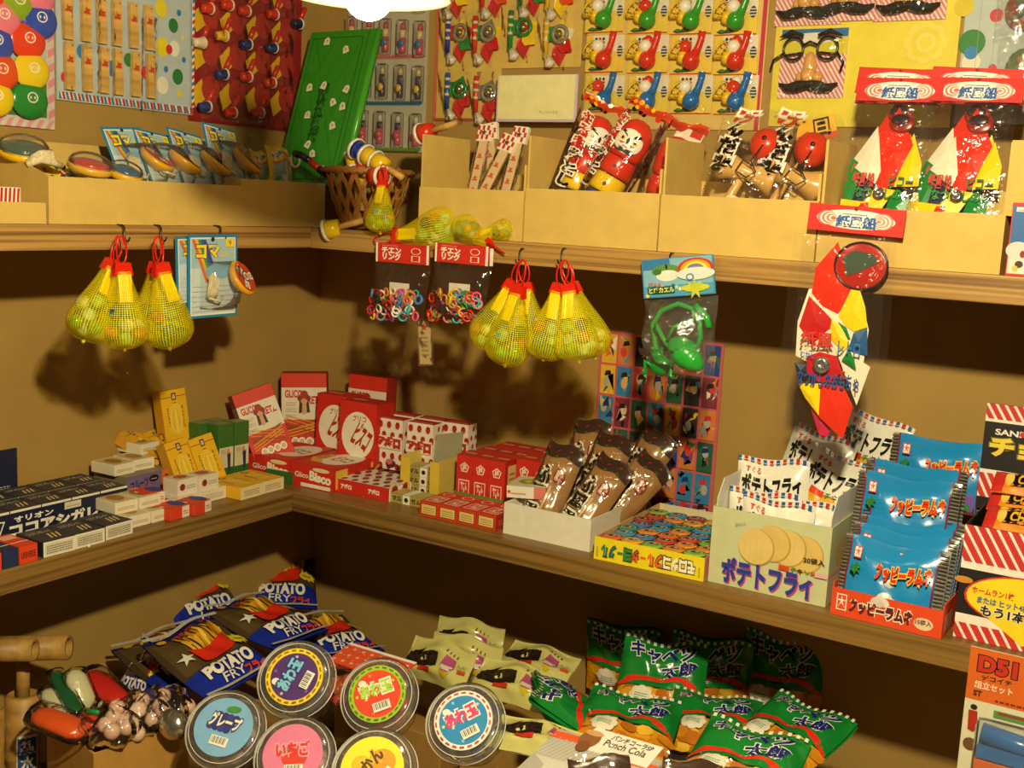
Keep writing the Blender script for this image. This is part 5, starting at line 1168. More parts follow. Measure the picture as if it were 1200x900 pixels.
flatc = {'top': car_front, 'front': lambda d: (d.rect(0, 0, 1, 1, '#e4d2a0'), d.lines(.15, .25, .85, .75, 3, '#9a8450'))}
f0_ = pkg('caramel_box', 'yellow caramel box lying flat at the shelf front, left one', 'candy', LP(.222, -.318, Z0, 92), (.047, .07, .0185), 'p#e8b41c', flatc, group='yellow caramel boxes')
dup(f0_, LP(.216, -.297, Z0, 90), 'yellow caramel box lying flat at the shelf front, right one')
f0_.matrix_world = LP(.218, -.345, Z0, 92)

# green topped caramel boxes (standing block) and one lying
def green_front(d):
    d.rect(0, 0, 1, 1, '#d8cfb4'); d.rect(0, .62, 1, 1, '#3a6a24'); d.rect(0, 0, 1, .28, '#2f6424'); d.rect(.06, .3, .5, .6, '#cfc4a0'); d.text('キャラメル', .14, .5, .44, .6, '#3a2a14')
    d.ell(.62, .52, .1, .08, '#c88a5c'); d.poly([(.55, .5), (.8, .52), (.78, .24), (.62, .2)], '#2a2a5c')
gp = {'front': green_front, 'right': lambda d: (d.rect(0, 0, 1, 1, '#3a4a24'), d.rect(0, .3, 1, .6, '#8a8460')), 'top': lambda d: (d.rect(0, 0, 1, 1, '#7c8a56'), d.rect(.2, .2, .8, .8, '#8c9866'))}
g0 = None
for i, (x, y, yw) in enumerate(((.130, -.328, 90), (.130, -.298, 90), (.156, -.313, 90), (.158, -.282, 88))):
    M = LP(x, y, Z0, yw); lab = 'green topped caramel box standing in a block beside the tilted red box'
    if g0 is None: g0 = pkg('caramel_box', lab, 'candy', M, (.029, .025, .094), 'p#3a6a24', gp, group='green topped caramel boxes')
    else: dup(g0, M, 'green topped caramel box standing in a block, %s' % ('', 'back right', 'front left', 'front right beside the tilted red box')[i])
g0['label'] = 'green topped caramel box standing in a block, back left'
gl = pkg('caramel_box', 'green caramel box lying flat at the front near the shelf corner', 'candy', LP(.217, -.203 - .028, Z0, 100), (.042, .05, .019), 'p#2f6424', {'front': lambda d: (d.rect(0, 0, 1, 1, '#2f5424'), d.rect(.1, .15, .9, .85, '#2a3a20'), d.text('キャラメル', .16, .28, .84, .72, '#e8dcc0', .03)), 'top': lambda d: (d.rect(0, 0, .55, 1, '#8a8a60'), d.rect(.55, 0, 1, 1, '#2f6424'))})
dup(gl, LP(.200, -.225 - .045, .0, 84), 'green caramel box lying flat beside the other lying green one, half hidden') if False else None

# pretzel stick boxes
def pretz(d):
    d.rect(0, 0, 1, 1, '#d03018'); d.rect(0, .48, 1, .84, '#e0d6c2'); d.text('GLICO', .08, .73, .46, .81, '#c82a1c', .04); d.text('PRETZ', .5, .66, .92, .74, '#c82a1c', .04)
    d.ell(.5, .72, .15, .05, '#8c2418'); d.ell(.5, .76, .09, .05, '#a02c1c'); d.ell(.5, .63, .10, .09, '#cf9a6c'); d.poly([(.4, .7), (.38, .55), (.45, .56), (.46, .66)], '#3a2416'); d.poly([(.6, .7), (.63, .56), (.56, .56), (.55, .66)], '#3a2416')
    for k in range(3): d.lines(.1, .5 + k*.07, .32, .55 + k*.07, 2, '#b8ae98', seed=k)
    for k in range(9):
        y = .34 + (k % 5)*.035; s = 1 if k % 2 else -1; d.poly([(.08, y - s*.06), (.1, y - s*.06 - .012), (.92, y + s*.06 - .012), (.9, y + s*.06)], '#d89a24' if k % 3 else '#7a4a14')
    for x in (.3, .45, .62, .78): d.ell(x, .235, .085, .05, '#efe6d4'); d.ell(x, .235, .055, .032, '#c8b890')
    d.ell(.82, .08, .12, .03, '#e8d8a0')
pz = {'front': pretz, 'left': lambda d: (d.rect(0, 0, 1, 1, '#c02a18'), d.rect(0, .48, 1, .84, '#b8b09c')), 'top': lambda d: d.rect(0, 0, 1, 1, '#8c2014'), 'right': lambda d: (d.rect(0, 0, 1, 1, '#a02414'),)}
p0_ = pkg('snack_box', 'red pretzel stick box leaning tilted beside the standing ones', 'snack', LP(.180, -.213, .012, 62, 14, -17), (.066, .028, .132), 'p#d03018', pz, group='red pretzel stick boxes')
dup(p0_, XF((.145, -.105, Z0), 36, 2, -2) @ Matrix.Scale(1.14, 4), 'red pretzel stick box standing behind the tilted one')
dup(p0_, XF((.235, -.046, Z0), 6, 2, 0) @ Matrix.Scale(1.14, 4), 'red pretzel stick box standing deepest in the corner')

# oval-badged biscuit boxes
def bisco(d):
    d.rect(0, 0, 1, 1, '#d0281a'); d.ell(.52, .56, .44, .31, '#efe6d2'); d.text('グリコ', .36, .74, .72, .82, '#a8241c', .02); d.text('ビスコ', .42, .40, .86, .70, '#b0281c', .05, rot=-28)
    d.ell(.2, .46, .13, .09, '#d8a87c') if False else None
    for k, x in enumerate((.1, .42, .72)): d.poly([(x, .1 + k*.02), (x + .24, .04 + k*.03), (x + .27, .2 + k*.02), (x + .06, .25 + k*.01)], '#d8a42c'); d.poly([(x + .02, .13 + k*.02), (x + .22, .075 + k*.03), (x + .24, .18 + k*.02), (x + .07, .225 + k*.01)], '#e2b444')
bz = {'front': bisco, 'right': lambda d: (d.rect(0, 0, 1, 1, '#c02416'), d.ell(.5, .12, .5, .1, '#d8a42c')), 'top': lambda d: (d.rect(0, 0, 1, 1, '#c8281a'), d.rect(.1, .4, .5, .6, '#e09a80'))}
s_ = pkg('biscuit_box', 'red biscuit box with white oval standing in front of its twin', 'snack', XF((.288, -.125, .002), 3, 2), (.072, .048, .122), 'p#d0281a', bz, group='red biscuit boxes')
dup(s_, XF((.222, -.105, .002), 4, 2), 'red biscuit box with white oval standing behind, left of its twin')
def bisco_lid(d): d.rect(0, 0, 1, 1, '#d0281a'); d.ell(.62, .55, .36, .36, '#efe6d2'); d.text('ビスコ', .46, .42, .84, .64, '#b0281c', .04, rot=-8); d.poly([(.05, .4), (.2, .7), (.36, .62), (.3, .4), (.5, .2), (.2, .22)], '#e0b23c'); d.ell(.2, .5, .12, .12, '#c8921c')
def bisco_end(d): d.rect(0, 0, 1, 1, '#d0281a'); d.text('Glico', .1, .42, .42, .64, '#f0e4d0', .02); d.text('Bisco', .46, .34, .95, .72, '#f4ecd8', .05, rot=-4); d.ell(.72, .86, .2, .09, '#e8d8a0'); d.rect(.25, .04, .95, .2, '#efe6d4')
bl = pkg('biscuit_box', 'red biscuit box lying flat at the front, the right one', 'snack', XF((.280, -.186, Z0), 2), (.083, .118, .036), 'p#d0281a', {'top': bisco_lid, 'front': bisco_end, 'right': lambda d: (d.rect(0, 0, 1, 1, '#c02416'), d.rect(.05, .1, .3, .9, '#e0b23c'))}, group='red biscuit boxes')
dup(bl, XF((.1935, -.190, .001), 4), 'red biscuit box lying flat at the front, the left one')
# ------------------------------------------------------------------ lower shelf, back wall side
def BX(x, y, z=Z0, yaw=0, pitch=0, roll=0): return XF((x, y, z), yaw, pitch, roll)
def berries(d, rows, cols, c='#b8241c', r=.055):
    for j in range(rows):
        for i in range(cols):
            x = (i + .5 + (j % 2)*.4)/cols
            if x < .97: d.ell(x, (j + .5)/rows, r, r*1.3*d.W/d.H, c, n=9); d.poly([(x - r*.8, (j+.5)/rows + r*.9*d.W/d.H), (x + r*.8, (j+.5)/rows + r*.9*d.W/d.H), (x, (j+.5)/rows + r*.2*d.W/d.H)], '#7a1c14')
def apollo(d):
    d.rect(0, 0, 1, 1, '#ece2d0'); berries(d, 5, 3, r=.09); d.rect(0, .44, 1, .68, '#ece2d0'); d.text('アポロ', .06, .47, .94, .66, '#c0241c', .08, out='#5a1410', ow=.02); d.ell(.62, .17, .2, .07, '#6a2420'); d.ell(.56, .2, .13, .05, '#c86a70')
ap = {'front': apollo, 'right': lambda d: (d.rect(0, 0, 1, 1, '#ece2d0'), berries(d, 6, 2, r=.12)), 'top': lambda d: (d.rect(0, 0, 1, 1, '#c0281c'), d.rect(.1, .15, .9, .3, '#e08a78'))}
a0 = pkg('chocolate_box', 'x', 'candy', BX(.342, -.118, .018, 4), (.048, .026, .085), 'p#c0281c', ap, group='strawberry patterned chocolate boxes')
a0['label'] = 'strawberry patterned chocolate box standing front left beside the red biscuit box'
for x, y, lab in [(.397, -.112, 'strawberry patterned chocolate box standing front right behind the gum tray'), (.336, -.080, 'strawberry patterned chocolate box standing in the back row, left'), (.390, -.075, 'strawberry patterned chocolate box standing in the back row, middle'), (.436, -.072, 'strawberry patterned chocolate box standing in the back row, right')]: dup(a0, BX(x, y, .018, 4), lab)
o = open_box(.115, .085, .024, 'p#2a1a14', .0015).build('chocolate_tray', mtx=BX(.385, -.098, Z0, 4)); tag(o, 'dark brown tray under the standing strawberry chocolate boxes', 'tray')
dc = DC(.115, .024); dc.text('アポロチョコ', .3, .12, .8, .5, '#b8a890', .03); dc.rect(.02, .2, .2, .5, '#5a3a4c'); _emit_build(dc, face_map('front', .115, .085, 0), 'tray_print', o)
def ap_top(d): d.rect(0, 0, 1, 1, '#e6dac6'); berries(d, 5, 5, '#9a2a20', .05)
pkg('chocolate_box', 'strawberry patterned chocolate box lying flat at the shelf front', 'candy', BX(.368, -.188, Z0, 2), (.100, .084, .0205), 'p#d0281a', {'top': ap_top, 'front': lambda d: (d.rect(0, 0, 1, 1, '#d0281a'), d.text('アポロ', .1, .34, .3, .7, '#f2e8da', .06), d.text('アポロ', .62, .34, .82, .7, '#f2e8da', .06)), 'right': lambda d: (d.rect(0, 0, 1, 1, '#ece2d0'), berries(d, 1, 3, r=.12))}, group='strawberry patterned chocolate boxes')
# gum display
t = T('gum_display', 'yellow gum display tray with raised grey back panel', 'tray', mtx=BX(.438, -.152, Z0, 3))
mb = MB(); mb.box((-.035, -.028, 0), (-.018, -.0265, .060), 'p#d8b83c'); mb.box((.018, -.028, 0), (.035, -.0265, .060), 'p#d8b83c'); mb.box((-.018, -.028, 0), (.018, -.0265, .008), 'p#d8b83c'); mb.box((-.035, -.0265, 0), (-.0335, .028, .062), 'p#d8c05c'); mb.box((.0335, -.0265, 0), (.035, .028, .062), 'p#d8c05c'); mb.box((-.0335, -.0265, 0), (.0335, .028, .0015), 'p#d8c05c'); mb.build('tray', t)
mb = MB(); mb.add([(-.035, .028, 0), (.035, .028, 0), (.035, .036, .098), (-.035, .036, .082), (-.035, .0295, 0), (.035, .0295, 0), (.035, .0375, .098), (-.035, .0375, .082)], [(0, 1, 2, 3), (5, 4, 7, 6), (0, 4, 5, 1), (1, 5, 6, 2), (2, 6, 7, 3), (3, 7, 4, 0)], 'p#9a9478'); mb.build('back_panel', t)
def gum_f(d): d.rect(0, 0, 1, 1, '#a8964c'); d.rect(.38, 0, .6, 1, '#ece4d0'); d.text('マル', .06, .25, .34, .75, '#1c1812', .04); d.text('ガム', .64, .25, .94, .75, '#1c1812', .04); d.disc(.49, .5, .06, '#1c1812')
gm = {'front': gum_f, 'top': lambda d: (d.rect(0, 0, 1, 1, '#b8a868'), d.rect(.38, 0, .6, 1, '#ece4d0'))}
g1 = None
for k in range(3):
    M = BX(.438, -.152, .0025 + k*.0145, 3 + k); lab = 'olive and white gum box stacked inside the yellow display'
    if g1 is None: g1 = pkg('gum_box', lab, 'candy', M, (.058, .034, .014), 'p#a8964c', gm, group='olive and white gum boxes')
    else: dup(g1, M, 'olive and white gum box inside the yellow display, %s of the stack' % ('', 'middle', 'top')[k])
g1['label'] = 'olive and white gum box inside the yellow display, bottom of the stack'
dup(g1, BX(.452, -.112, .062, 3), 'olive and white gum box topmost behind the yellow display') if False else None
dup(g1, BX(.448, -.200 - .006, Z0, 2), 'olive and white gum box lying at the shelf front beside the red boxes')
# red plum-mark boxes
def ume_front(d): d.rect(0, 0, 1, 1, '#c82a1a'); d.star(.5, .75, .30, .24, 5, '#efdfd0'); d.star(.5, .75, .24, .19, 5, '#c82a1a'); d.text('梅', .37, .68, .63, .82, '#efdfd0', .02); d.rect(.16, .1, .84, .5, '#efdfd0'); d.rect(.2, .12, .8, .48, '#c82a1a'); d.text('都こん\nぶ', .3, .15, .7, .45, '#efdfd0', .04)
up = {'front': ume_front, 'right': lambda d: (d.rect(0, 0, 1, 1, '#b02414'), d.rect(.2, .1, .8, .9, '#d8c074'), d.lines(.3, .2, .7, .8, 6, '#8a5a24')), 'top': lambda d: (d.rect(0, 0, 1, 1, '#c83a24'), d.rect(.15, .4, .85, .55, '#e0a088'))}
u0 = None; k = 0
for j in range(3):
    for i in range(5):
        x = .512 + i*.0285 + j*.004; y = -.148 + j*.046 + (.0 if i < 3 else .03); M = BX(x, y, .003 + (0 if i < 3 else .002), 2)
        lab = 'red plum mark candy box standing in the green tray'
        if y > -.02: continue
        if u0 is None: u0 = pkg('candy_box', lab, 'candy', M, (.0275, .040, .074), 'p#c82a1a', up, group='red plum mark candy boxes in the tray')
        else: dup(u0, M, 'red plum mark box in the green tray, %s from left, %s row' % (ORD[i], ('front', 'second', 'third')[j]))
u0['label'] = 'red plum mark box in the green tray, first from left, front row'
o = open_box(.152, .148, .021, 'p#5f8a2c', .0015).build('candy_tray', mtx=BX(.572, -.098, Z0, 2)); tag(o, 'green tray holding the standing red plum mark boxes', 'tray')
def ume_top(d): d.rect(0, 0, 1, 1, '#d03a1c'); d.rect(.12, .1, .88, .56, '#efdfd0'); d.rect(.17, .125, .83, .535, '#d03a1c'); d.text('都こんぶ', .24, .16, .76, .5, '#efdfd0', .04, rot=0, vert=True); d.ell(.5, .78, .3, .12, '#efdfd0'); d.ell(.5, .78, .25, .1, '#d03a1c')
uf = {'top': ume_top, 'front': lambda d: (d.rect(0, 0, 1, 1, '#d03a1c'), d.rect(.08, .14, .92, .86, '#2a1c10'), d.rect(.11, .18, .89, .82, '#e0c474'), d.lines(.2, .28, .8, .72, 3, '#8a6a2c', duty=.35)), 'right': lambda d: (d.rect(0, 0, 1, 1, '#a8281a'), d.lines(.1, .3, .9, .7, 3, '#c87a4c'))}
for i, lab in enumerate(('leftmost of four red candy boxes lying side by side at the shelf front', 'second from the left of four red candy boxes lying at the shelf front', 'third from the left of four red candy boxes lying at the shelf front', 'rightmost of four red candy boxes lying side by side at the shelf front')):
    M = BX(.511 + i*.0326, -.221 + i*.001, Z0, 1 - i)
    if i == 0: ul = pkg('candy_box', lab, 'candy', M, (.0318, .066, .0215), 'p#d03a1c', uf, group='red candy boxes lying at the front')
    else: dup(ul, M, lab)
# white and pink packets on the white carton corner
def pinkb(d): d.rect(0, 0, 1, 1, '#e6dccc'); d.rect(.7, 0, 1, 1, '#d8786c'); d.lines(.1, .3, .5, .55, 1, '#c8402c'); d.disc(.06, .5, .04, '#c8402c')
pk = {'front': pinkb, 'right': lambda d: (d.rect(0, 0, 1, 1, '#d0766a'), d.lines(.1, .3, .9, .7, 2, '#efe0d4')), 'top': lambda d: (d.rect(0, 0, 1, 1, '#d8cfa8'), d.ell(.5, .5, .35, .25, '#8c9a3c'), d.ell(.5, .5, .2, .15, '#d8c03c'))}
q0 = pkg('candy_packet', 'white and pink candy packet lying topmost on the corner of the white carton', 'candy', BX(.648, -.196, .048, 14, 0, -3), (.056, .062, .0165), 'p#e6dccc', pk, group='white and pink candy packets')
dup(q0, BX(.652, -.178, .030, 8), 'white and pink candy packet lying under the topmost one')
pkg('candy_packet', 'pale green candy packet lying behind the pink ones', 'candy', BX(.665, -.115, .078, 10, 0, 0), (.060, .055, .015), 'p#c4c4a4', {'front': lambda d: (d.rect(0, 0, 1, 1, '#3a3a7c'), d.rect(0, .5, 1, 1, '#c4c4a4')), 'top': lambda d: d.rect(.1, .1, .9, .9, '#b8c490')})
MB().box((-.03, -.026, -.060), (.03, .026, 0), 'p#b8b08c').build('lower_packet', bpy.data.objects['candy_packet.005'] if 'candy_packet.005' in bpy.data.objects else None) if False else None
# white carton of wheat puff bags
x0, x1 = .636, .771
o = open_box(x1 - x0, .170, .044, 'p#e2dcca', .0022).build('white_carton', mtx=BX((x0+x1)/2, -.166, Z0, 0)); tag(o, 'open white carton holding brown bagged wheat puffs', 'box')
def fug(d):
    for i, ch in enumerate('ふ菓子'): d.text(ch, .08, .52 - i*.24, .46, .73 - i*.24, '#17100a', .06, out='#efe4cc', ow=.10)
    d.ell(.68, .62, .15, .09, '#8c2a20'); d.text('黒糖', .58, .56, .78, .68, '#e8d8b8', .02); d.rect(0, .84, 1, 1, '#3a2416')
    for k in range(16): d.disc(.06 + (k*.31) % .92, .85 + (k*.07) % .14, .03, '#8c2c24' if k % 2 else '#3f5a2c', 7)
    d.rect(.56, .04, .62, .5, '#c8aa74')
def fugashi(label, M, proto=None):
    if proto: return dup(proto, M, label)
    t = bag('wheat_puff_bag', label, 'snack', M, .056, .125, .026, 'g#9a7040', fug, seal=.06, wr=.0015, seed=4, group='brown bagged wheat puffs')
    W, H = .060, .134; mf = pillow_map(W, H, .034, .06, .0015, 12)
    MB().grid(lambda u, v: mf(u*W, v*H), 10, 14, 'film').build('film_sleeve', t, mtx=Matrix.Translation((0, 0, -.003))); return t
fu = fugashi('brown bagged wheat puff leaning at the front left of the white carton', BX(.668, -.222, .006, 4, 22, 12))
for x, y, z, yw, pi, ro, lab in [(.722, -.225, .006, -2, 28, 22, 'brown bagged wheat puff leaning at the front right of the white carton'), (.712, -.165, .020, 6, 24, 14, 'brown bagged wheat puff in the middle of the white carton'), (.738, -.170, .014, 0, 30, 34, 'brown bagged wheat puff leaning far right over the white carton'), (.688, -.130, .025, 10, 16, 2, 'brown bagged wheat puff at the back left of the white carton'), (.735, -.112, .030, -6, 18, 26, 'brown bagged wheat puff at the back right of the white carton')]: fugashi(lab, BX(x, y, z, yw, pi, ro), fu)

# picture card sheet leaning on the back wall
t = T('picture_card_sheet', 'sheet of small colourful picture cards on a pink ground against the wall', 'card', mtx=XF(((.644 + .842)/2, -.006, .0005), 0, 0, 0))
W, H = .198, .266; MB().box((-W/2, -.001, 0), (W/2, .001, H), 'p#c85a62').build('sheet', t)
r = random.Random(21); dc = DC(W, H); pal = ['#1c2a6c', '#c82c24', '#e0b828', '#17140f', '#d8a070', '#2a6a3c', '#e8dcc8', '#3a86b8', '#7a3a8c', '#8c8478', '#d86a24']
cw, chh = W/7.15, H/5.6
for j in range(6):
    for i in range(7):
        a = (i*cw + .004)/W; b = (H - (j+1)*chh - .001)/H; e = a + (cw - .0035)/W; f = b + (chh - .0035)/H
        if b < -.02: b = .006
        dc.rect(a, b, e, f, r.choice(['#1f3f8c', '#c83424', '#dcae24', '#2a2a30', '#2f7aa8', '#7a2c3c', '#1f5a40', '#c87a34'])); m_ = (a + e)/2; n_ = (b + f)/2
        for _ in range(5):
            u, v = r.uniform(a + .02, e - .02), r.uniform(b + .03, f - .03)
            P3 = [(u + r.uniform(-.045, .045), v + r.uniform(-.06, .06)) for _ in range(4)]; P3 = clip(P3, a, b, e, f)
            if len(P3) > 2: dc.poly(P3, r.choice(pal))
        dc.ell(m_ + r.uniform(-.02, .02), n_ + r.uniform(-.02, .03), .026, .03, r.choice(['#d8a67c', '#e0c8a0', '#a8a49c', '#c83a2c']), n=10)
        dc.poly([(m_ - .03, n_ + .02), (m_ + .03, n_ + .03), (m_ + .02, n_ + .055), (m_ - .02, n_ + .05)], r.choice(['#17140f', '#1c2a6c', '#c82c24', '#17140f']))
_emit_build(dc, lambda x, y, o: (x - W/2, -.001 - o, y), 'card_pictures', t, step=.000012)

# tray of little yogurt-cream cups
t = T('candy_cup_tray', 'yellow fronted cardboard tray for the little cream cups', 'tray', mtx=BX(.859, -.160, Z0, 2))
tw, td = .150, .216
mb = MB(); mb.box((-tw/2, -td/2, 0), (tw/2, td/2, .002), 'p#d8cfa8'); mb.box((-tw/2, -td/2, .002), (tw/2, -td/2 + .0015, .030), 'p#e8d21c'); mb.box((tw/2 - .0015, -td/2 + .0015, .002), (tw/2, td/2, .030), 'p#e08a7c'); mb.box((-tw/2, -td/2 + .0015, .002), (-tw/2 + .0015, td/2, .030), 'p#d8b07c'); mb.box((-tw/2, td/2 - .0015, .002), (tw/2, td/2, .030), 'p#d8cfa8'); mb.build('tray', t)
dc = DC(tw, .030); dc.rect(0, 0, 1, 1, '#ead41c'); s_ = 'モロッコフルーツヨーグル'; cols = ['#f4ecd8']*3 + ['#f4ecd8', '#e0641c', '#e0641c', '#e0641c', '#d8401c', '#2f8a3a', '#2f8a3a', '#1f7a5a', '#1f7a5a']
for i, ch in enumerate(s_):
    if ch == 'ー': dc.rect(.93 - (i+1)*.071 + .004, .44, .93 - i*.071 - .016, .54, cols[i])
    else: dc.text(ch, .93 - (i+1)*.071, .26, .93 - i*.071 - .012, .72, cols[i], .06, out='#2a2a20', ow=.07, rot=180)
dc.rect(.03, .2, .045, .6, '#b8a41c'); dc.rect(.96, .2, .972, .6, '#b8a41c')
_emit_build(dc, face_map('front', tw, td, 0), 'tray_lettering', t)
CUPC = ['#e0641c', '#2a78b8', '#8cc43c', '#e8a81c', '#1f8a78', '#c83a24', '#7ab83c', '#2f90b8', '#a82c34', '#e88a2c']
cup0 = {}; r = random.Random(5)
for j in range(7):
    for i in range(5):
        c = CUPC[(i*3 + j*7 + (i*j) % 4) % 10]; M = BX(.859, -.160, .0025, 2) @ Matrix.Translation((-.058 + i*.0285 + (j % 2)*.006, -.091 + j*.0256, 0))

        lab = 'little cream cup with %s lid, %s from left in tray row %s' % (dict(zip(CUPC, ('an orange', 'a blue', 'a lime green', 'an amber', 'a teal', 'a red', 'a grass green', 'a light blue', 'a maroon', 'a pale orange')))[c], ORD[i], ('one', 'two', 'three', 'four', 'five', 'six', 'seven')[j])
        if c not in cup0:
            u = T('candy_cup', lab, 'candy', mtx=M, group='little cream cups in the tray'); cup0[c] = u
            MB().lathe([(.008, 0), (.009, .002), (.0122, .024), (.0135, .026)], 't#e8e0c8', n=16).build('cup', u)
            l_ = MB().lathe([(.0135, .026), (.0145, .0262), (.0145, .0272), (0, .0278)], 'g' + c, n=20).build('lid', u)
            dc = DC(1, 1, 'g'); dc.ell(0, 0, .0098, .0098, '#e4d8b4'); dc.ell(0, 0, .0090, .0090, c); dc.poly([(-.006, -.002), (-.002, -.005), (.005, -.003), (.006, .002), (0, .0045), (-.004, .003)], '#2a2420'); dc.ell(.002, .001, .0025, .002, '#e8d8b0'); dc.rect(-.005, -.0065, .005, -.0048, '#e4d8b4')
            _emit_build(dc, lambda x, y, o: (x, y, .0279 + o), 'lid_print', l_)
        else: dup(cup0[c], M, lab)

# potato snack box with bags
px0, px1, pd, ph = .941, 1.088, .125, .096
t = T('snack_display_box', 'pale green potato snack display box with chips on its front', 'box', mtx=BX((px0+px1)/2, -.258 + pd/2, Z0, 0)); w_ = px1 - px0
mb = open_box(w_, pd, ph, 'p#c4c89c', .0016, hl=ph, hr=ph, hb=ph + .02); mb.build('carton', t)
for sx in (-1, 1):
    x_ = sx*(w_/2 - .0026); MB().add([(x_, -pd/2 + .004, ph - .01), (x_, pd/2 - .004, ph - .01), (x_, pd/2 - .004, ph + .032), (x_, -pd/2 + .022, ph + .032), (x_, -pd/2 + .004, ph + .010)] + [(x_ - sx*.001, y, z) for y, z in ((-pd/2 + .004, ph - .01), (pd/2 - .004, ph - .01), (pd/2 - .004, ph + .032), (-pd/2 + .022, ph + .032), (-pd/2 + .004, ph + .010))],
        [(0, 1, 2, 3, 4), (9, 8, 7, 6, 5), (0, 5, 6, 1), (1, 6, 7, 2), (2, 7, 8, 3), (3, 8, 9, 4), (4, 9, 5, 0)], 'p#e4e0d4').build('side_flap', t)
dc = DC(w_, ph); dc.rect(0, 0, 1, 1, '#c4c89c')
for cx_, cy_, c in ((.80, .60, '#d8b868'), (.66, .64, '#dcc074'), (.53, .66, '#d8b868'), (.40, .58, '#dcc074')):
    dc.ell(cx_, cy_, .155, .235, '#b89848'); dc.ell(cx_ - .006, cy_ + .006, .148, .225, c)
    for k in range(4): dc.rect(cx_ - .1 + k*.05, cy_ - .13 + (k % 2)*.04, cx_ - .098 + k*.05, cy_ + .12, '#c8a656')
dc.text('ポテトフライ', .13, .055, .90, .36, '#c83a8c', .05); dc.text('ポテトフライ', .12, .065, .89, .37, '#243a9c', .05)
dc.rect(.60, .36, .69, .42, '#d8401c')
for i, (ch, c) in enumerate(zip('チキン味', ('#2f8a34', '#1c1812', '#5a9a24', '#c83a2c'))): dc.text(ch, .70 + i*.055, .36, .745 + i*.055, .42, c, .03)
dc.rect(.9, .36, 1, .42, '#dcaab0'); dc.text('20袋入', .80, .52, .97, .59, '#1c1812', .02)
dc.text('おいしい', .21, .82, .30, .86, '#3a3a2a', 0, rot=18)
_emit_build(dc, face_map('front', w_, pd, 0), 'front_print', t)
dc = DC(pd, ph); dc.ell(.4, .6, .2, .2, '#d8b868'); dc.rect(0, .36, .6, .42, '#dcaab0'); _emit_build(dc, face_map('right', w_, pd, 0), 'side_print', t)
def pf_print(d):
    d.rect(0, .42, 1, 1, '#e6e2d6'); d.ell(.5, .22, .46, .30, '#d8981c'); d.ell(.62, .26, .3, .26, '#e6ae30'); d.ell(.36, .2, .26, .24, '#e0a424')
    for k in range(4): d.poly([(.2 + k*.17, .02), (.22 + k*.17, .02), (.34 + k*.17, .4), (.32 + k*.17, .4)], '#c48418')
    d.text('ポテトフライ', .07, .58, .93, .80, '#17140f', .05); d.text('すぐる', .12, .83, .34, .90, '#c83a2c', .02); d.rect(.22, .47, .44, .55, '#d8401c')
    for i, (ch, c) in enumerate(zip('チキン味', ('#2f8a34', '#1c1812', '#5a9a24', '#c83a2c'))): d.text(ch, .46 + i*.11, .47, .55 + i*.11, .55, c, .02)
    for k in range(11): d.rect(k/11, .945, k/11 + .05, 1, '#c03028' if k % 2 else '#2a5a9c')
    d.rect(.02, .96, .98, .965, '#e6e2d6')
pb_ = bag('potato_snack_bag', 'potato snack bag standing at the front left of the display box', 'snack', BX(.990, -.185, .036, 8, 10, -3), .090, .112, .022, 'g#e6e2d6', pf_print, seed=2, wr=.0012, group='potato snack bags')
for x, y, z, yw, pi, ro, lab in [(1.034, -.160, .052, -4, 22, 14, 'potato snack bag leaning right with yellow chips showing'), (1.0, -.110, .066, -8, 14, 10, 'dim potato snack bag behind the front left one'), (1.055, -.058, .088, 0, 12, 12, 'potato snack bag standing tallest at the back right'),
                               (.996, -.226, .004, 3, 4, -2, 'potato snack bag low against the box front, left'), (1.010, -.238, .000, 0, 4, 2, 'potato snack bag low against the box front, middle'), (1.030, -.212, .000, -3, 4, 3, 'potato snack bag low against the box front, right')]: dup(pb_, BX(x, y, z, yw, pi, ro), lab)

# blue candy bags in their orange tray
t = T('candy_tray', 'orange cardboard tray lettered in white for the blue candy bags', 'tray', mtx=BX(1.163, -.205, Z0, -2)); w_, d_, h_ = .124, .142, .032
mb = MB(); mb.box((-w_/2, -d_/2, 0), (w_/2, d_/2, .0016), 'p#e0481c'); mb.box((-w_/2, -d_/2, .0016), (w_/2, -d_/2 + .0015, h_), 'p#e0481c')
for sx in (-1, 1): mb.box((sx*w_/2 - (.0015 if sx > 0 else 0), -d_/2 + .0015, .0016), (sx*w_/2 + (0 if sx > 0 else .0015), d_/2, h_ + .006), 'p#e0481c')
mb.box((-w_/2, d_/2 - .0015, .0016), (w_/2, d_/2, .06), 'p#e0481c'); mb.build('tray', t)
dc = DC(w_, h_); dc.rect(0, 0, 1, 1, '#e0481c'); dc.rect(.05, .22, .145, .82, '#f0e6d8'); dc.rect(.06, .26, .135, .78, '#e0481c'); dc.text('大', .065, .36, .13, .72, '#f0e6d8', .03); dc.text('クッピーラムネ', .17, .26, .74, .70, '#5a1c1c', .07, out='#f4ecdc', ow=.08); dc.ell(.84, .4, .085, .22, '#e8c8a8'); dc.text('15袋入', .77, .36, .91, .54, '#2a1c14', .03)
_emit_build(dc, face_map('front', w_, d_, 0), 'tray_lettering', t)
dc = DC(d_, h_); dc.lines(.05, .2, .3, .8, 5, '#efe0cc'); _emit_build(dc, face_map('right', w_, d_, 0), 'side_print', t)
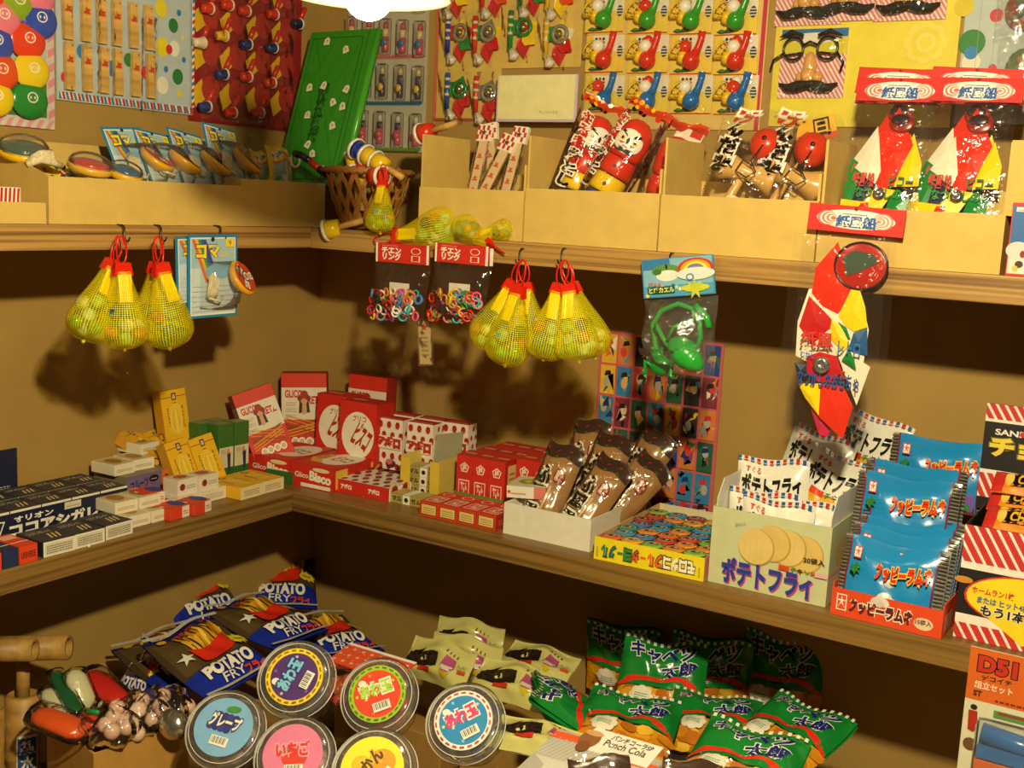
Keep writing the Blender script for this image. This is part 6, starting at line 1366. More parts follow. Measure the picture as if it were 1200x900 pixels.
def kup(d):
    d.rect(0, 0, 1, 1, '#1f86c8'); d.rect(0, 0, .07, 1, '#8a8478'); d.rect(.93, 0, 1, 1, '#8a8478')
    for k in range(20): d.rect(0, k*.05, .07, k*.05 + .02, '#4a4640'); d.rect(.93, k*.05, 1, k*.05 + .02, '#4a4640')
    d.rect(.07, 0, .085, 1, '#7a1c3c'); d.rect(.915, 0, .93, 1, '#7a1c3c'); d.rect(.12, .70, .2, .86, '#c82c34'); d.rect(.128, .715, .192, .845, '#efe6d8'); d.text('大', .135, .73, .185, .83, '#c82c34', .03)
    d.text('クッピーラムネ', .36, .52, .90, .72, '#d83a1c', .06, out='#f4c83c', ow=.07); d.star(.16, .56, .06, .03, 6, '#2a7a3c'); d.ell(.2, .12, .14, .08, '#8a6ab0'); d.ell(.5, .26, .08, .1, '#d8d0c8'); d.ell(.57, .22, .07, .08, '#e4dcd4'); d.ell(.43, .2, .06, .08, '#e0d8d0'); d.ell(.86, .16, .05, .14, '#7a5ab0'); d.ell(.8, .1, .07, .05, '#3a8a3c'); d.rect(.085, 0, .915, .04, '#6a3a2c')
kb = bag('candy_bag', 'blue candy bag standing at the very front of the orange tray', 'candy', BX(1.158, -.262, .004, -2, 14, 0), .118, .086, .016, 'g#1f86c8', kup, seal=.05, seed=5, wr=.0012, group='blue candy bags')
for y, z, yw, pi, lab in [(-.248, .016, -1, 17, 'second blue candy bag behind the front one'), (-.232, .022, -3, 20, 'third blue candy bag from the front'), (-.214, .027, 0, 22, 'fourth blue candy bag from the front'), (-.186, .066, 3, 14, 'blue candy bag raised in the middle, letters fully visible'), (-.150, .075, 6, 16, 'blue candy bag just behind the raised one'), (-.118, .105, 2, 12, 'rearmost blue candy bag against the wall')]: dup(kb, BX(1.162 if z < .05 else 1.150 + (.02 if z > .1 else 0), y, z, yw, pi), lab)

# chocolate bat display at the right edge
cx0, cw_, cd_, chh_ = 1.231, .16, .15, .128
t = T('chocolate_bar_display', 'red striped black chocolate bar display with a yellow prize balloon', 'box', mtx=BX(cx0 + cw_/2, -.256 + cd_/2, Z0, 0))
open_box(cw_, cd_, chh_, 'p#1a1414', .0018).build('carton', t)
dc = DC(cw_, chh_); dc.rect(0, 0, 1, 1, '#171212'); dc.rect(0, .68, 1, 1, '#c8302c'); dc.stripes(0, .68, 1, 1, 14, -.16, '#efe4dc', .3); dc.rect(0, .62, 1, .68, '#efe6dc'); dc.rect(0, 0, 1, .14, '#c8302c'); dc.stripes(0, 0, 1, .14, 14, -.07, '#efe4dc', .3); dc.rect(0, .14, 1, .22, '#efe6dc')
dc.ell(.46, .40, .42, .23, '#c8302c'); dc.ell(.46, .40, .405, .215, '#f0d420'); dc.poly([(.18, .25), (.44, .04), (.72, .22)], '#f0d420'); dc.star(.62, .50, .2, .14, 14, '#c8245c'); dc.text('くじ付き', .48, .45, .78, .55, '#f4ece0', .05)
dc.text('ホームラン1枚', .09, .42, .36, .48, '#c8302c', .03); dc.text('または ヒット4枚で', .13, .34, .50, .40, '#2a5aa8', .03); dc.text('もう1本もらえる', .16, .24, .76, .33, '#17120e', .04, out='#f4ece0', ow=.05); dc.ell(.03, .52, .06, .03, '#c8862c')
_emit_build(dc, face_map('front', cw_, cd_, 0), 'front_print', t)
dc2 = DC(.16, .112); MB().box((-cw_/2 - .012, cd_/2 - .02, chh_ - .01), (cw_/2, cd_/2 - .018, .245), 'p#171212').build('header_panel', t)
dc2.rect(0, .84, 1, 1, '#c8302c'); dc2.stripes(0, .84, 1, 1, 16, -.07, '#efe4dc', .35); dc2.rect(0, .81, 1, .84, '#efe6dc'); dc2.rect(0, 0, 1, .27, '#c8302c'); dc2.stripes(0, 0, 1, .27, 16, -.1, '#efe4dc', .35); dc2.rect(0, .26, 1, .30, '#efe6dc'); dc2.text('SANRITSU', .08, .68, .46, .74, '#efe6dc', .03); dc2.disc(.265, .71, .02, '#c8302c'); dc2.text('チョコ', .06, .46, .55, .64, '#e8d03c', .06, out='#7a6a20', ow=.05); dc2.rect(.12, .14, .6, .23, '#efe6dc'); dc2.text('当たりくじ付', .14, .155, .58, .215, '#17120e', .02)
_emit_build(dc2, lambda x, y, o: (x - cw_/2 - .012, cd_/2 - .02 - o, .133 + y), 'header_print', t)
def bat(d):
    d.rect(0, 0, 1, 1, '#e08a1c'); d.rect(.16, .2, .84, .8, '#171212'); d.text('CHOCO BAT', .22, .32, .80, .68, '#e8b42c', .04); d.rect(.0, .0, .1, 1, '#c8302c'); d.rect(.9, 0, 1, 1, '#c8302c'); d.ell(.14, .5, .04, .3, '#e8c85c')
bt = None
for k, (x, y, z, yw, ro) in enumerate([(1.300, -.205, .118, 4, 2), (1.296, -.185, .134, -4, -2), (1.302, -.160, .146, 8, 3), (1.30, -.225, .120, -2, 0), (1.298, -.175, .152, 0, 0)]):
    M = XF((x, y, z), yw, 62, ro); lab = ('orange and black chocolate bar lying front left in the striped display', 'orange and black chocolate bar in the second layer of the striped display', 'orange and black chocolate bar towards the back of the striped display', 'orange and black chocolate bar lowest along the display front', 'orange and black chocolate bar topmost in the striped display')[k]
    if bt is None: bt = bag('chocolate_bar', lab, 'candy', M, .115, .034, .014, 'g#e08a1c', bat, seal=.05, seed=3, wr=.0008, group='wrapped chocolate bars')
    else: dup(bt, M, lab)
# ------------------------------------------------------------------ counter under the shelves: bagged snacks, cups, bins
def F3(bl, br, tl): return frame(SH(*bl), SH(*br), SH(*tl))
rs = MB(); rs.box((-.20, -.11, 0), (.20, .11, .11), 'k#a8803f', bev=.002)
o = rs.build('riser_box', mtx=XF((.69, -.60, DECK + .0005), 40)); tag(o, 'plain kraft riser box hidden under the candy cups', 'box')
o = MB().box((-.34, -.11, 0), (.34, .09, .07), 'k#a8803f', bev=.002).build('riser_box', mtx=XF((.92, -.14, DECK + .0005), 0)); tag(o, 'plain kraft riser box hidden under the green snack bags', 'box')
o = MB().box((-.10, -.16, 0), (.13, .10, .07), 'k#a8803f', bev=.002).build('riser_box', mtx=XF((.20, -.19, DECK + .0005), 0)); tag(o, 'plain kraft riser box hidden under the dark blue snack bags', 'box')
o = MB().box((-.10, -.10, 0), (.10, .10, .06), 'k#a8803f', bev=.002).build('riser_box', mtx=XF((.46, -.17, DECK + .0005), 0)); tag(o, 'plain kraft riser box hidden under the cream snack bags', 'box')

# dark blue potato snack bags
def potato(d):
    d.rect(0, 0, 1, .34, '#1a2f9c'); d.rect(0, .34, 1, .94, '#4a3a24'); d.rect(.04, .36, .96, .92, '#5a4828'); r = random.Random(2)
    for k in range(34):
        x = .28 + .5*r.random(); y = .58 + .2*r.random(); a = r.uniform(-.06, .06); d.poly([(x, y - .1), (x + .035, y - .1), (x + .035 + a, y + .12), (x + a, y + .12)], r.choice(('#e8b838', '#d89a24', '#f0c850', '#c8861c')))
    d.poly([(.24, .62), (.36, .56), (.5, .545), (.66, .56), (.8, .62), (.74, .38), (.30, .38)], '#d8301c'); d.ell(.52, .40, .23, .05, '#d8301c')
    d.text('POTATO', .16, .16, .82, .29, '#f0e8dc', .06); d.text('FRY', .3, .06, .62, .14, '#e8e0d4', .01); d.text('フライ', .62, .03, .9, .12, '#d8401c', .05)
    d.star(.86, .46, .12, .075, 9, '#e8d83c'); d.rect(.8, .45, .92, .475, '#c83a2c'); d.ell(.12, .86, .05, .03, '#c89a2c'); d.text('ポテト', .25, .83, .8, .9, '#c83a1c', .03)
    d.star(.14, .5, .10, .04, 5, '#d8d4c8'); d.rect(0, .96, 1, 1, '#b0aca4'); d.rect(0, 0, 1, .03, '#b0aca4')
pbg = None
def blue_bag(lab, bl, br, tl):
    global pbg
    M, w_, h_ = F3((bl[0], bl[1], bl[2] - .02), (br[0], br[1], br[2] - .02), (tl[0], tl[1], tl[2] + .015)); W, H = .122, .142
    M = M @ Matrix.Diagonal((w_/W, 1, h_/H, 1)) if False else M
    if pbg is None: pbg = bag('fries_snack_bag', lab, 'snack', M, W, H, .030, 'g#1a2258', potato, wr=.0022, seed=6, group='dark blue fries snack bags'); return pbg
    return dup(pbg, M, lab)
blue_bag('dark blue fries snack bag in front, its big white lettering readable', (238, 826, -.205), (330, 778, -.19), (205, 735, -.19))
blue_bag('dark blue fries snack bag lying on top with the clearest fries picture', (312, 766, -.17), (392, 738, -.18), (268, 705, -.185))
blue_bag('dark blue fries snack bag with a yellow star, right of the topmost one', (372, 775, -.215), (448, 765, -.225), (350, 700, -.235))
blue_bag('dark blue fries snack bag half hidden left of the readable one', (200, 812, -.225), (272, 782, -.215), (176, 735, -.23))
sb_ = blue_bag('dark blue fries snack bag standing small beside the kraft bin', (136, 812, -.25), (172, 826, -.25), (150, 740, -.22)); sb_.matrix_world = sb_.matrix_world @ Matrix.Scale(.62, 4)
blue_bag('dark blue fries snack bag deep in the corner, silver seal showing', (288, 712, -.24), (372, 715, -.25), (290, 672, -.24))
blue_bag('dark blue fries snack bag at the back along the left wall', (215, 742, -.23), (290, 722, -.23), (208, 695, -.225))

# clear lidded cups of sweets
BARS = {}
def sweet_cup(label, px, py, depth, rim, face, sweets, text, rot, tcol, extra=None, R=.047):
    p = CAM + ray(px, py)*(depth/FPX); n = ((CAM - p).normalized() + V((-.123, .107, .987))*.36 - V((.848, .528, .048))*.26).normalized()
    up = V((0, 0, 1)); up = (up - n*up.dot(n)).normalized(); rt = up.cross(n)
    M = Matrix(((rt.x, up.x, n.x), (rt.y, up.y, n.y), (rt.z, up.z, n.z))).to_4x4(); M.translation = p - n*.075
    t = T('sweet_cup', label, 'candy', mtx=M, group='clear lidded cups of sweets')
    MB().lathe([(.030, 0), (.032, .001), (.041, .060), (.043, .064)], 'lid_clear', n=32).build('cup', t)
    l_ = MB().lathe([(.046, .060), (R, .062), (R, .068), (.0455, .070), (.0425, .0705), (.0405, .0735), (.038, .0745), (0, .075)], 'lid_clear', n=40).build('lid', t)
    MB().tube([(R*math.cos(a*math.pi/20), R*math.sin(a*math.pi/20), .0625) for a in range(40)], .0009, 's#cfc9bd', n=5, closed=True).tube([(.0412*math.cos(a*math.pi/20), .0412*math.sin(a*math.pi/20), .0728) for a in range(40)], .0006, 's#d8d2c6', n=5, closed=True).build('lid_rim', t)
    dc = DC(1, 1, 'p'); dc.ell(0, 0, .0345, .0345, rim, 40); dc.ell(0, 0, .0285 if rim != face else .034, .0285 if rim != face else .034, face, 40)
    ca, sa = math.cos(math.radians(rot)), math.sin(math.radians(rot))
    def pl(x, y): return (x*ca - y*sa, x*sa + y*ca)
    if extra: extra(dc, pl)
    x, y = pl(0, .006); dc.text(text, x - .019, y - .0075, x + .019, y + .0075, tcol[0], .05, out=tcol[1], ow=.10, rot=rot)
    if rim != face:
        for k in range(22):
            a = k*2*math.pi/22; dc.poly([(.0308*math.cos(a), .0308*math.sin(a)), (.0326*math.cos(a), .0326*math.sin(a)), (.0326*math.cos(a + .17), .0326*math.sin(a + .17)), (.0308*math.cos(a + .17), .0308*math.sin(a + .17))], tcol[2])
    x, y = pl(.002, -.017); bx = [(-.0105, -.0055), (.0105, -.0055), (.0105, .0055), (-.0105, .0055)]; dc.poly([(x + pl(a, b)[0], y + pl(a, b)[1]) for a, b in bx], '#efe9dc')
    for k in range(9): dc.poly([(x + pl(a, b)[0], y + pl(a, b)[1]) for a, b in [(-.009 + k*.002, -.003), (-.009 + k*.002 + .0006 + .0005*(k % 2), -.003), (-.009 + k*.002 + .0006 + .0005*(k % 2), .0045), (-.009 + k*.002, .0045)]], '#1a1612')
    _emit_build(dc, lambda x, y, o: (x, y, .0752 + o), 'round_label', l_)
    r = random.Random(px); sm = {}
    for k in range(44):
        a = r.uniform(0, 6.28); z = r.uniform(.008, .058); rr = (.021 + z*.17)*r.random()**.5; c = r.choice(sweets)
        if c not in BARS: BARS[c] = MB().sphere((0, 0, 0), .0075, 's' + c, n=10).mesh('sweet')
        o = bpy.data.objects.new('sweet', BARS[c]); COL.objects.link(o); o.parent = t; o.matrix_basis = Matrix.Translation((rr*math.cos(a), rr*math.sin(a), z))
    return t
def dots(cs):
    def f(dc, pl):
        for k, c in enumerate(cs*2):
            x, y = pl(.024*math.cos(k*1.3 + .4), .024*math.sin(k*1.3 + .4)); dc.star(x, y, .0026, .0012, 5, c)
        x, y = pl(-.014, .017); dc.ell(x, y, .005, .0042, '#efe6dc', 14)
    return f
def grape(dc, pl):
    for k in range(12): x, y = pl(-.010 + (k % 4)*.007 - (k//4)*.003, .012 - (k//4)*.007); dc.ell(x, y, .0046, .0046, '#2a2a7c' if k % 2 else '#35358c', 12)
    x, y = pl(.004, .022); dc.ell(x, y, .009, .004, '#3f8a3a', 12)
def strawberry(dc, pl):
    x, y = pl(.002, -.003); dc.ell(x, y, .015, .013, '#d83a24', 20); x, y = pl(-.010, .004); dc.star(x, y, .008, .003, 6, '#3f9a3a')
def citrus(dc, pl):
    x, y = pl(.012, -.004); dc.ell(x, y, .015, .014, '#e8961c', 20); x, y = pl(-.004, .012); dc.ell(x, y, .011, .010, '#e8b41c', 18); x, y = pl(-.006, -.012); dc.star(x, y, .007, .003, 4, '#2f8a3a')
sweet_cup('sweet cup with a purple and yellow round label', 345, 793, 1.36, '#f0cc14', '#4a2070', ['#5a2a6a', '#7a3a7c', '#3a2450'], 'あわ玉', 72, ('#7ac4e8', '#1c2a7c', '#8a6a14'), dots(['#c8b8e0', '#8a5ab0']))
sweet_cup('sweet cup with a red and lime green round label', 442, 813, 1.36, '#9cc41c', '#e0401c', ['#c8281c', '#e04a1c', '#b01c1c'], 'あわ玉', 28, ('#a8d84a', '#f4f0e0', '#5a7a14'), dots(['#f0c83c', '#f08a3c']))
sweet_cup('sweet cup with a sky blue and white round label', 543, 844, 1.32, '#efe8dc', '#1f88c8', ['#1c50a8', '#2a6ac0', '#17408c', '#c8a0b0'], 'あわ玉', 38, ('#e83a6c', '#f8f0f0', '#c83a4c'), dots(['#f0e03c', '#8ad8d0']))
sweet_cup('sweet cup with a pale blue label picturing grapes', 262, 852, 1.34, '#7ab0dc', '#7ab0dc', ['#b8a8a8', '#8a7a9c', '#c8b8b0'], 'グレープ', -12, ('#efe8dc', '#2a2a5c', ''), grape)
sweet_cup('sweet cup with a pink label picturing a strawberry', 343, 884, 1.30, '#e07aa0', '#e07aa0', ['#e0a0a8', '#c87a84', '#e8c0c0'], 'いちご', 10, ('#d82a24', '#e8a0b8', ''), strawberry)
sweet_cup('sweet cup with a yellow label picturing oranges', 436, 901, 1.22, '#f0dc2c', '#f0dc2c', ['#e8c04a', '#e0a82c', '#f0d88a'], 'みかん', 62, ('#5a3a14', '#f0c02c', ''), citrus)
# bag with orange snowflake header
M, w_, h_ = F3((383, 775, -.165), (462, 800, -.165), (392, 748, -.155))
t = T('sweets_bag', 'clear bag of orange sweets with a red snowflake header', 'candy', mtx=M)
MB().box((-w_/2, -.001, 0), (w_/2, .001, h_), 'p#e0532c').build('header_card', t)
dc = DC(w_, h_); dc.rect(0, .9, 1, 1, '#efe6dc')
for k in range(24): dc.star(.05 + (k % 8)*.13, .18 + (k//8)*.26, .035, .012, 6, '#f0c8b0')
for k in range(40): dc.disc((k*.137) % 1, .05 + (k*.29) % .8, .008, '#f0d0bc', 6)
_emit_build(dc, lambda x, y, o: (x - w_/2, -.001 - o, y), 'header_print', t)
r = random.Random(9)
for k in range(30): MB().sphere((r.uniform(-w_/2 + .01, w_/2 - .01), r.uniform(-.012, .004), r.uniform(-.075, -.005)), .008, 't#e0703c' if k % 3 else 't#d85a4c', n=10).build('sweet', t)
MB().grid(lambda u, v: (-w_/2 + u*w_, -.018*math.sin(3.14*u)*math.sin(3.14*v) - .002, -.09 + v*.09), 10, 10, 'film').build('film_bag', t)

# cream yellow snack bags
def cream(d):
    d.rect(.05, .36, .52, .66, '#2a2018'); d.text('のし梅', .08, .38, .50, .64, '#3a2c1c', .12); d.poly([(.02, .4), (.1, .72), (.3, .74), (.24, .62), (.5, .66), (.56, .4), (.3, .3)], '#241a12'); d.poly([(.24, .5), (.34, .56), (.36, .48), (.28, .44)], '#c8c478')
    d.poly([(.62, .46), (.64, .72), (.80, .72), (.82, .46), (.72, .3)], '#a84a78'); d.rect(.64, .4, .80, .5, '#c8c4ac'); d.poly([(.64, .36), (.8, .36), (.72, .2)], '#c8b41c')
    for k in range(4): d.rect(.62 + k*.06, .78, .635 + k*.06, .84, '#4a2a3c')
    d.text('でっかい', .84, .56, .97, .68, '#2f7a5a', 0); d.rect(.88, .42, .98, .5, '#c84a24'); d.rect(.3, .22, .5, .32, '#b8301c')
cb = None
def cream_bag(lab, bl, br, tl):
    global cb
    M, w_, h_ = F3((bl[0], bl[1], bl[2] - .02), (br[0], br[1], br[2] - .02), (tl[0], tl[1], tl[2] + .02))
    if cb is None: cb = bag('cream_snack_bag', lab, 'snack', M, .114, .058, .020, 'g#c4be74', cream, wr=.0025, seed=14, seal=.06, group='cream yellow snack bags'); return cb
    return dup(cb, M, lab)
cream_bag('cream yellow snack bag at the far left beside the red label cup', (468, 788, -.19), (548, 815, -.185), (476, 750, -.19))
cream_bag('cream yellow snack bag at the back left against the wall', (505, 762, -.225), (590, 782, -.225), (515, 725, -.215))
cream_bag('cream yellow snack bag in the second row, middle', (505, 785, -.205), (580, 805, -.205), (508, 752, -.205))
cream_bag('cream yellow snack bag at the upper right with its torn looking corner', (575, 782, -.20), (668, 812, -.20), (588, 742, -.205))
cream_bag('cream yellow snack bag in front of the upper right one', (548, 812, -.175), (640, 838, -.175), (553, 775, -.185))
cream_bag('cream yellow snack bag beside the blue label cup', (590, 880, -.15), (650, 895, -.15), (596, 825, -.165))

# cola candy box
M, w_, h_ = F3((606, 902, -.115), (735, 945, -.115), (628, 846, -.105))
t = T('cola_candy_box', 'grey striped cola candy box with a cola glass picture', 'candy', mtx=M)
MB().box((-w_/2, 0, 0), (w_/2, .06, h_), 'p#a8a49c', bev=.001).build('carton', t)
dc = DC(w_, h_); dc.rect(0, 0, 1, 1, '#a8a49c'); dc.stripes(0, 0, 1, .8, 24, .2, '#b8b4ac', .5); dc.poly([(0, .80), (.3, .84), (.55, .72), (1, .74), (1, .86), (.6, .86), (.3, .98), (0, .95)], '#e0562c')
for k in range(16): dc.disc(.02 + k*.064, .86 - .05*math.sin(k*.4), .006, '#f0e0d0', 6)
dc.text('パンチな', .42, .42, .66, .54, '#2a2620', .02); dc.text('おいしさ!', .42, .26, .72, .40, '#2a2620', .02); dc.disc(.82, .34, .045, '#1c1a18'); dc.poly([(.80, .38), (.84, .38), (.82, .28)], '#efe9dc'); dc.lines(.42, .12, .74, .2, 2, '#6a665e'); dc.rect(.31, .2, .325, .5, '#d8d4cc'); dc.ell(.315, .2, .05, .03, '#d8d4cc')
_emit_build(dc, lambda x, y, o: (x - w_/2, -o, y), 'front_print', t)
MB().box((-w_*.22, -.0012, h_*.76), (w_*.42, -.0002, h_*1.24), 'p#e8e2d6').build('top_flap', t)
dc = DC(w_, h_); dc.text('パンチコーラSP', .48, 1.08, .86, 1.19, '#2a2620', .02); dc.text('Punch Cola', .46, .92, .84, 1.06, '#4a3a30', .01); dc.ell(.32, .96, .09, .2, '#8a5a34'); dc.ell(.32, 1.1, .085, .06, '#c89a6c'); dc.ell(.32, .78, .06, .12, '#7a4a28')
_emit_build(dc, lambda x, y, o: (x - w_/2, -.0014 - o, y), 'flap_print', t)
M, w_, h_ = F3((580, 925, -.10), (690, 958, -.10), (603, 876, -.10))
pk_ = T('candy_carton', 'white carton with orange and black printed bars at the bottom edge', 'candy', mtx=M); MB().box((-w_/2, 0, 0), (w_/2, .05, h_), 'p#c8c4bc', bev=.001).build('carton', pk_)
dc = DC(w_, h_); dc.lines(.3, .7, .85, .78, 1, '#d8401c', .9); dc.lines(.25, .56, .8, .66, 1, '#1c1a18', .9); dc.lines(.25, .42, .85, .52, 1, '#d8401c', .9); dc.poly([(.0, 1), (.2, .8), (.2, .3), (0, .3)], '#a8a49c'); _emit_build(dc, lambda x, y, o: (x - w_/2, -o, y), 'front_print', pk_)

# green cabbage snack bags
def cabbage(d):
    d.rect(0, .0, 1, .46, '#d8961c'); r = random.Random(8)
    for k in range(26): d.ell(r.random(), r.uniform(.02, .44), .09, .07, r.choice(('#e0a424', '#c8801c', '#e8b43c', '#b86a1c')), n=9)
    d.poly([(0, .46)] + [(i/12, .44 + .12*math.sin(math.pi*i/12)) for i in range(13)] + [(1, .46), (1, 1), (0, 1)], '#157a30'); d.poly([(i/12, .42 + .12*math.sin(math.pi*i/12)) for i in range(13)] + [(1 - i/12, .47 + .12*math.sin(math.pi*(1 - i/12))) for i in range(13)], '#d8301c')
    d.text('キャベツ', .10, .74, .86, .93, '#1c2470', .04, out='#e8e4dc', ow=.05); d.text('太郎', .50, .575, .90, .73, '#1c2470', .04, out='#e8e4dc', ow=.05)
    for k in range(8): a = k*.785; d.ell(.30 + .09*math.cos(a), .32 + .075*math.sin(a), .06, .05, '#e8e2d0', n=10)
    d.ell(.30, .32, .1, .08, '#e8e2d0'); d.lines(.22, .28, .38, .36, 3, '#3a8a3c')
    for k in range(12): d.rect(k/12 + .02, .955, k/12 + .055, .995, '#d8d8cc')
gb = None
def cab_bag(lab, bl, br, tl):
    global gb
    M, w_, h_ = F3((bl[0], bl[1], bl[2] - .035), (br[0], br[1], br[2] - .035), (tl[0], tl[1], tl[2] + .02))
    if gb is None: gb = bag('cabbage_snack_bag', lab, 'snack', M, .118, .125, .034, 'g#157a30', cabbage, wr=.0025, seed=10, group='green cabbage snack bags'); return gb
    return dup(gb, M, lab)
cab_bag('green cabbage snack bag lying tilted at the right, fully visible', (838, 872, -.165), (935, 920, -.165), (880, 800, -.185))
cab_bag('green cabbage snack bag in front, only its lettering above the puffs', (790, 930, -.13), (895, 965, -.13), (806, 838, -.15))
cab_bag('dark green cabbage snack bag at the back left against the wall', (688, 805, -.26), (775, 820, -.26), (690, 740, -.215))
cab_bag('green cabbage snack bag in the middle with crisp bright lettering', (722, 850, -.21), (812, 865, -.21), (736, 780, -.20))
cab_bag('green cabbage snack bag lying left of the middle, yellow puffs below', (668, 880, -.155), (770, 905, -.16), (700, 800, -.18))
cab_bag('dark green cabbage snack bag behind the tilted right one', (862, 838, -.235), (955, 860, -.235), (862, 778, -.22))
cab_bag('green cabbage snack bag peeking between the middle and front ones', (785, 880, -.18), (870, 895, -.18), (800, 795, -.205))
cab_bag('green cabbage snack bag standing dim behind the bright lettered one', (790, 830, -.245), (870, 845, -.245), (795, 772, -.22))
cab_bag('green cabbage snack bag turned sideways beside the cream bags', (728, 898, -.165), (722, 838, -.185), (655, 880, -.175))
# dotted tops of more wheat puff bags along the bottom edge, and a red packet
def at_px(px, py, z, yw, pi, ro): p = SH(px, py, z); return XF(p, yw, pi, ro)
for px, py, z, ro, lab in [(722, 950, -.10, -8, 'brown bagged wheat puff at the bottom edge, left of the green bags'), (800, 955, -.10, 6, 'brown bagged wheat puff at the bottom edge, middle'), (884, 966, -.105, -14, 'brown bagged wheat puff at the bottom edge, right')]:
    dup(fu, at_px(px, py + 112, z - .05, 35, 25, ro), lab)
rp = bag('red_snack_packet', 'red snack packet with a silver crimp at the bottom right edge', 'snack', F3((935, 935, -.19), (1020, 955, -.19), (940, 884, -.19))[0], .085, .06, .014, 'g#a8201c', lambda d: (d.rect(0, .86, 1, 1, '#c8bcb4'), d.text('歌舞伎', .4, .5, .9, .8, '#e8d8c8', .03)), seed=3, wr=.001)

# model kit card hanging at the right
p = BK(1138, 757, -.292); t = T('model_kit_card', 'orange topped steam engine model kit card hanging at the right', 'toy', mtx=XF(p, 0, 0, 0))
cv = lambda px, py: BK(px, py, -.292) - p
MB().add([(0, 0, 0), (.13, 0, 0), (.13, 0, -.19), (0, 0, -.19), (0, .002, 0), (.13, .002, 0), (.13, .002, -.19), (0, .002, -.19)], [(3, 2, 1, 0), (4, 5, 6, 7), (0, 1, 5, 4), (1, 2, 6, 5), (2, 3, 7, 6), (3, 0, 4, 7)], 'p#d8d4b8').build('card', t)
dc = DC(1, 1); dc.rect(0, -.058, .13, 0, '#d8641c'); dc.text('D51', .0105, -.0245, .047, -.0085, '#c82c1c', .05, out='#2a1c14', ow=.05); dc.text('デコイチ', .014, -.034, .044, -.028, '#2a1c14', .03); dc.text('組立セット', .008, -.044, .046, -.036, '#f0e4c8', .02); dc.text('ST', .008, -.053, .016, -.047, '#3a1c10', .04); dc.lines(.03, -.055, .1, -.050, 1, '#7a2c14')
dc.ell(.010, -.066, .0035, .003, '#2a1c14'); dc.poly([(.005, -.070), (.014, -.070), (.016, -.088), (.012, -.094), (.006, -.092)], '#a82c1c'); dc.rect(.03, -.072, .075, -.064, '#5a8a3c'); dc.rect(.034, -.068, .07, -.065, '#8c3a2c'); dc.ell(.010, -.108, .007, .007, '#6a4a2c')
_emit_build(dc, flat(0), 'card_print', t)
MB().tube([(.022, -.014, -.086), (.10, -.014, -.094)], .0105, 's#2a6ab0', n=18).build('boiler', t)
MB().box((.020, -.022, -.112), (.11, -.004, -.098), 's#2a6ab0').build('running_board', t); MB().box((.018, -.020, -.132), (.11, -.003, -.114), 's#d8641c', bev=.002).build('chassis', t)
MB().box((.016, -.026, -.16), (.118, -.001, -.072), 'blister', bev=.006).build('blister', t)

# kraft bin of bagged plastic toys at the bottom left
A_ = SH(121, 880, -.225); B_ = SH(215, 850, -.225); C_ = SH(46, 846, -.225)
ux = (C_ - A_).normalized(); ang = math.degrees(math.atan2(ux.y, ux.x)); wl_ = (C_ - A_).length + .005; wr_ = (B_ - A_).length + .02
uy = (B_ - A_).normalized(); ctr = A_ + ux*wl_/2 + uy*wr_/2
yaw_ = math.degrees(math.atan2(uy.y, uy.x)) - 90
o = open_box(wl_, wr_, -.225 - DECK, 'k#b8893f', .003).build('kraft_bin', mtx=XF((ctr.x, ctr.y, DECK + .0005), yaw_)); tag(o, 'open kraft bin of bagged plastic toys at the bottom left', 'box')
def capsule(lab, px, py, px2, py2, z, z2, r_, c, flat_=.5):
    a, b = SH(px, py, z), SH(px2, py2, z2); d = b - a; L_ = d.length
    t = T('plastic_toy', lab, 'toy', mtx=M_dir(a, d), group='bagged plastic toys in the bin')
    MB().lathe([(0, -r_*.6), (r_*.7, -r_*.3), (r_, .1*L_), (r_, .85*L_), (r_*.7, L_), (0, L_ + r_*.4)], 's' + c, n=16, sy=flat_).build('body', t)
    MB().lathe([(0, -r_*.9), (r_*1.15, -r_*.5), (r_*1.25, .1*L_), (r_*1.25, .9*L_), (r_*.9, L_ + r_*.5), (0, L_ + r_*.8)], 'film', n=12, sy=flat_*1.3).build('film_bag', t); return t
capsule('orange plastic toy lying along the front of the bin', 50, 838, 98, 858, -.20, -.21, .020, '#e0561c')
capsule('dark green plastic toy bar standing in the bin', 66, 790, 92, 838, -.17, -.20, .010, '#14552c')
capsule('cream plastic toy paddle left of the green bar', 57, 812, 82, 845, -.185, -.205, .012, '#c8c49c')
capsule('cream plastic toy paddle right of the green bar', 88, 792, 102, 826, -.17, -.20, .014, '#c8c49c')
capsule('red plastic toy at the back right of the bin', 110, 792, 140, 822, -.19, -.20, .017, '#c8241c')
capsule('small orange plastic toy in the middle of the bin', 100, 838, 112, 850, -.20, -.205, .010, '#e0461c')
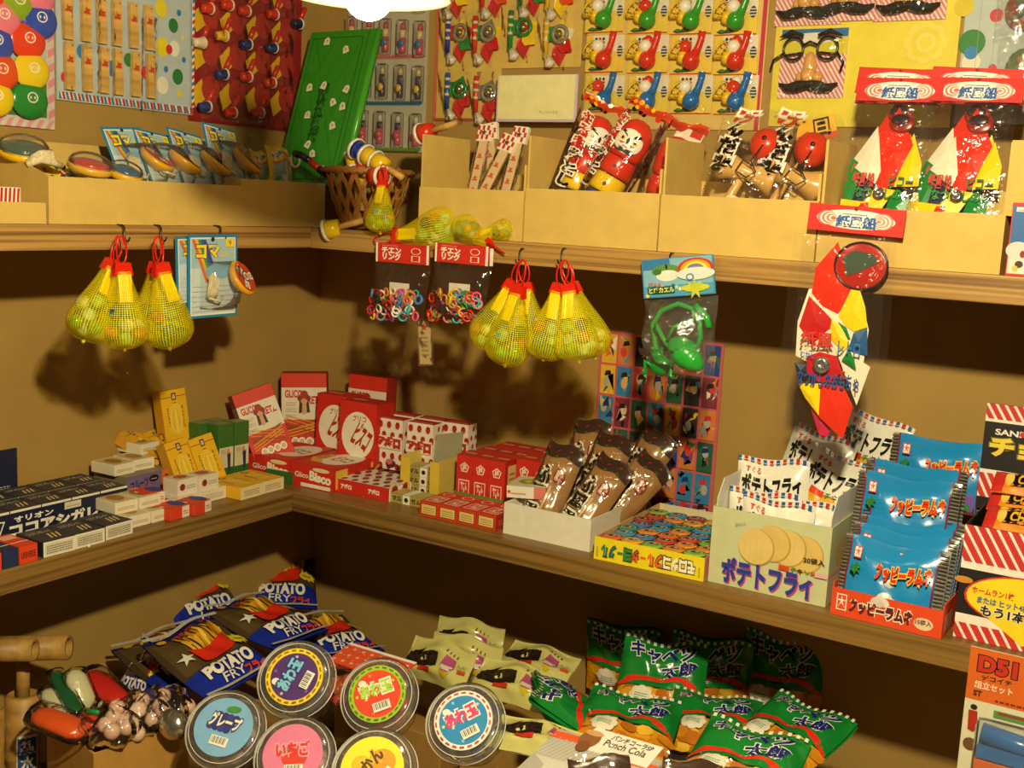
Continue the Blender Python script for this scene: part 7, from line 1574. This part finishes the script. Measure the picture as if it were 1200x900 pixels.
for k, (px, py, c1) in enumerate([(130, 852, '#dcb4a0'), (165, 838, '#e0bca8'), (192, 832, '#d8ae98')]):
    p = SH(px, py, -.205); t = T('sweets_bag', ('clear bag of pale pink sweets nearest the bin corner', 'clear bag of pale pink sweets in the middle of the bin edge', 'clear bag of pale pink sweets with a foil tie at the right of the bin')[k], 'candy', p, group='clear bags of pale sweets')
    r = random.Random(k)
    for j in range(7): MB().sphere((r.uniform(-.022, .022), r.uniform(-.022, .022), r.uniform(-.012, .016)), .0105, 's' + c1, n=10).build('sweet', t)
    MB().grid(lambda u, v: ((.034 + .004*math.sin(9*u*6.28 + 5*v))*math.cos(u*6.2832)*math.sin(3.1416*(.08 + .92*v)), (.034 + .004*math.cos(7*u*6.28 + 6*v))*math.sin(u*6.2832)*math.sin(3.1416*(.08 + .92*v)), .003 + .026*math.cos(3.1416*(.08 + .92*v)) + .003*math.sin(5*u*6.28)), 30, 14, 'film').build('film_bag', t)
    if k == 2: MB().sphere((.040, -.02, .0), .024, 'f#c8c4bc', n=10, sc=(1, .7, .8)).build('foil_tie', t)
    if k == 0: MB().tube([(-.02, -.02, .02), (-.008, -.026, .028), (.008, -.024, .03)], .003, 's#1f8a4a', n=6).build('green_tie', t)

# bamboo water guns
BAM = 'w#a8803f'
def watergun(lab, base, top, r_, rodp=None, label=False):
    d = top - base; L_ = d.length; M = M_dir(base, d); t = T('bamboo_water_gun', lab, 'toy', mtx=M, group='bamboo water guns')
    MB().lathe([(r_, 0), (r_*.98, L_*.48), (r_*1.06, L_*.5), (r_*.98, L_*.52), (r_, L_ - .004), (r_*.8, L_), (r_*.78, L_ - .02), (0, L_ - .02)], BAM, n=22).build('barrel', t)
    if rodp: MB().lathe([(r_*.38, L_ - .02), (r_*.38, L_ + rodp)], BAM, n=12).build('plunger', t); dl = M.inverted().to_3x3() @ V((.848, .528, .06)); MB().lathe([(r_*.5, -.055), (r_*.72, -.055), (r_*.72, .06), (r_*.5, .06), (r_*.5, .02), (0, .02)], BAM, n=18).build('handle', t, mtx=M_dir(V((0, 0, L_ + rodp)), dl))
    if label:
        q_ = M.inverted() @ CAM; a0 = math.atan2(q_.y, q_.x)
        dc = DC(.026, .09); dc.rect(0, 0, 1, 1, '#d8d4c8'); dc.rect(.05, .03, .95, .97, '#1f4a8c'); dc.text('竹製', .2, .74, .8, .92, '#efe9dc', .04, vert=True); dc.text('水鉄砲', .2, .1, .8, .7, '#efe9dc', .03, vert=True)
        _emit_build(dc, lambda x, y, o: ((r_ + .0006 + o)*math.cos(a0 - .35 + x/r_), (r_ + .0006 + o)*math.sin(a0 - .35 + x/r_), L_ - .14 + y), 'blue_label', t, sub=.006)
    return t
bz_ = DECK + .001
def foot(px, py, z, lean): p = SH(px, py, z); return V((p.x + lean[0], p.y + lean[1], bz_))
tp = SH(27, 812, -.215); watergun('thick bamboo water gun standing with a blue label', V((tp.x + .01, tp.y - .01, bz_)), tp, .0225, .06, True)
tp = SH(-14, 830, -.22); watergun('thick bamboo water gun standing at the picture edge', V((tp.x + .012, tp.y - .012, bz_)), tp, .020, .075)
tp = SH(-2, 757, -.19); watergun('bamboo water gun lying across the standing ones', tp, SH(46, 752, -.19), .016) if False else None
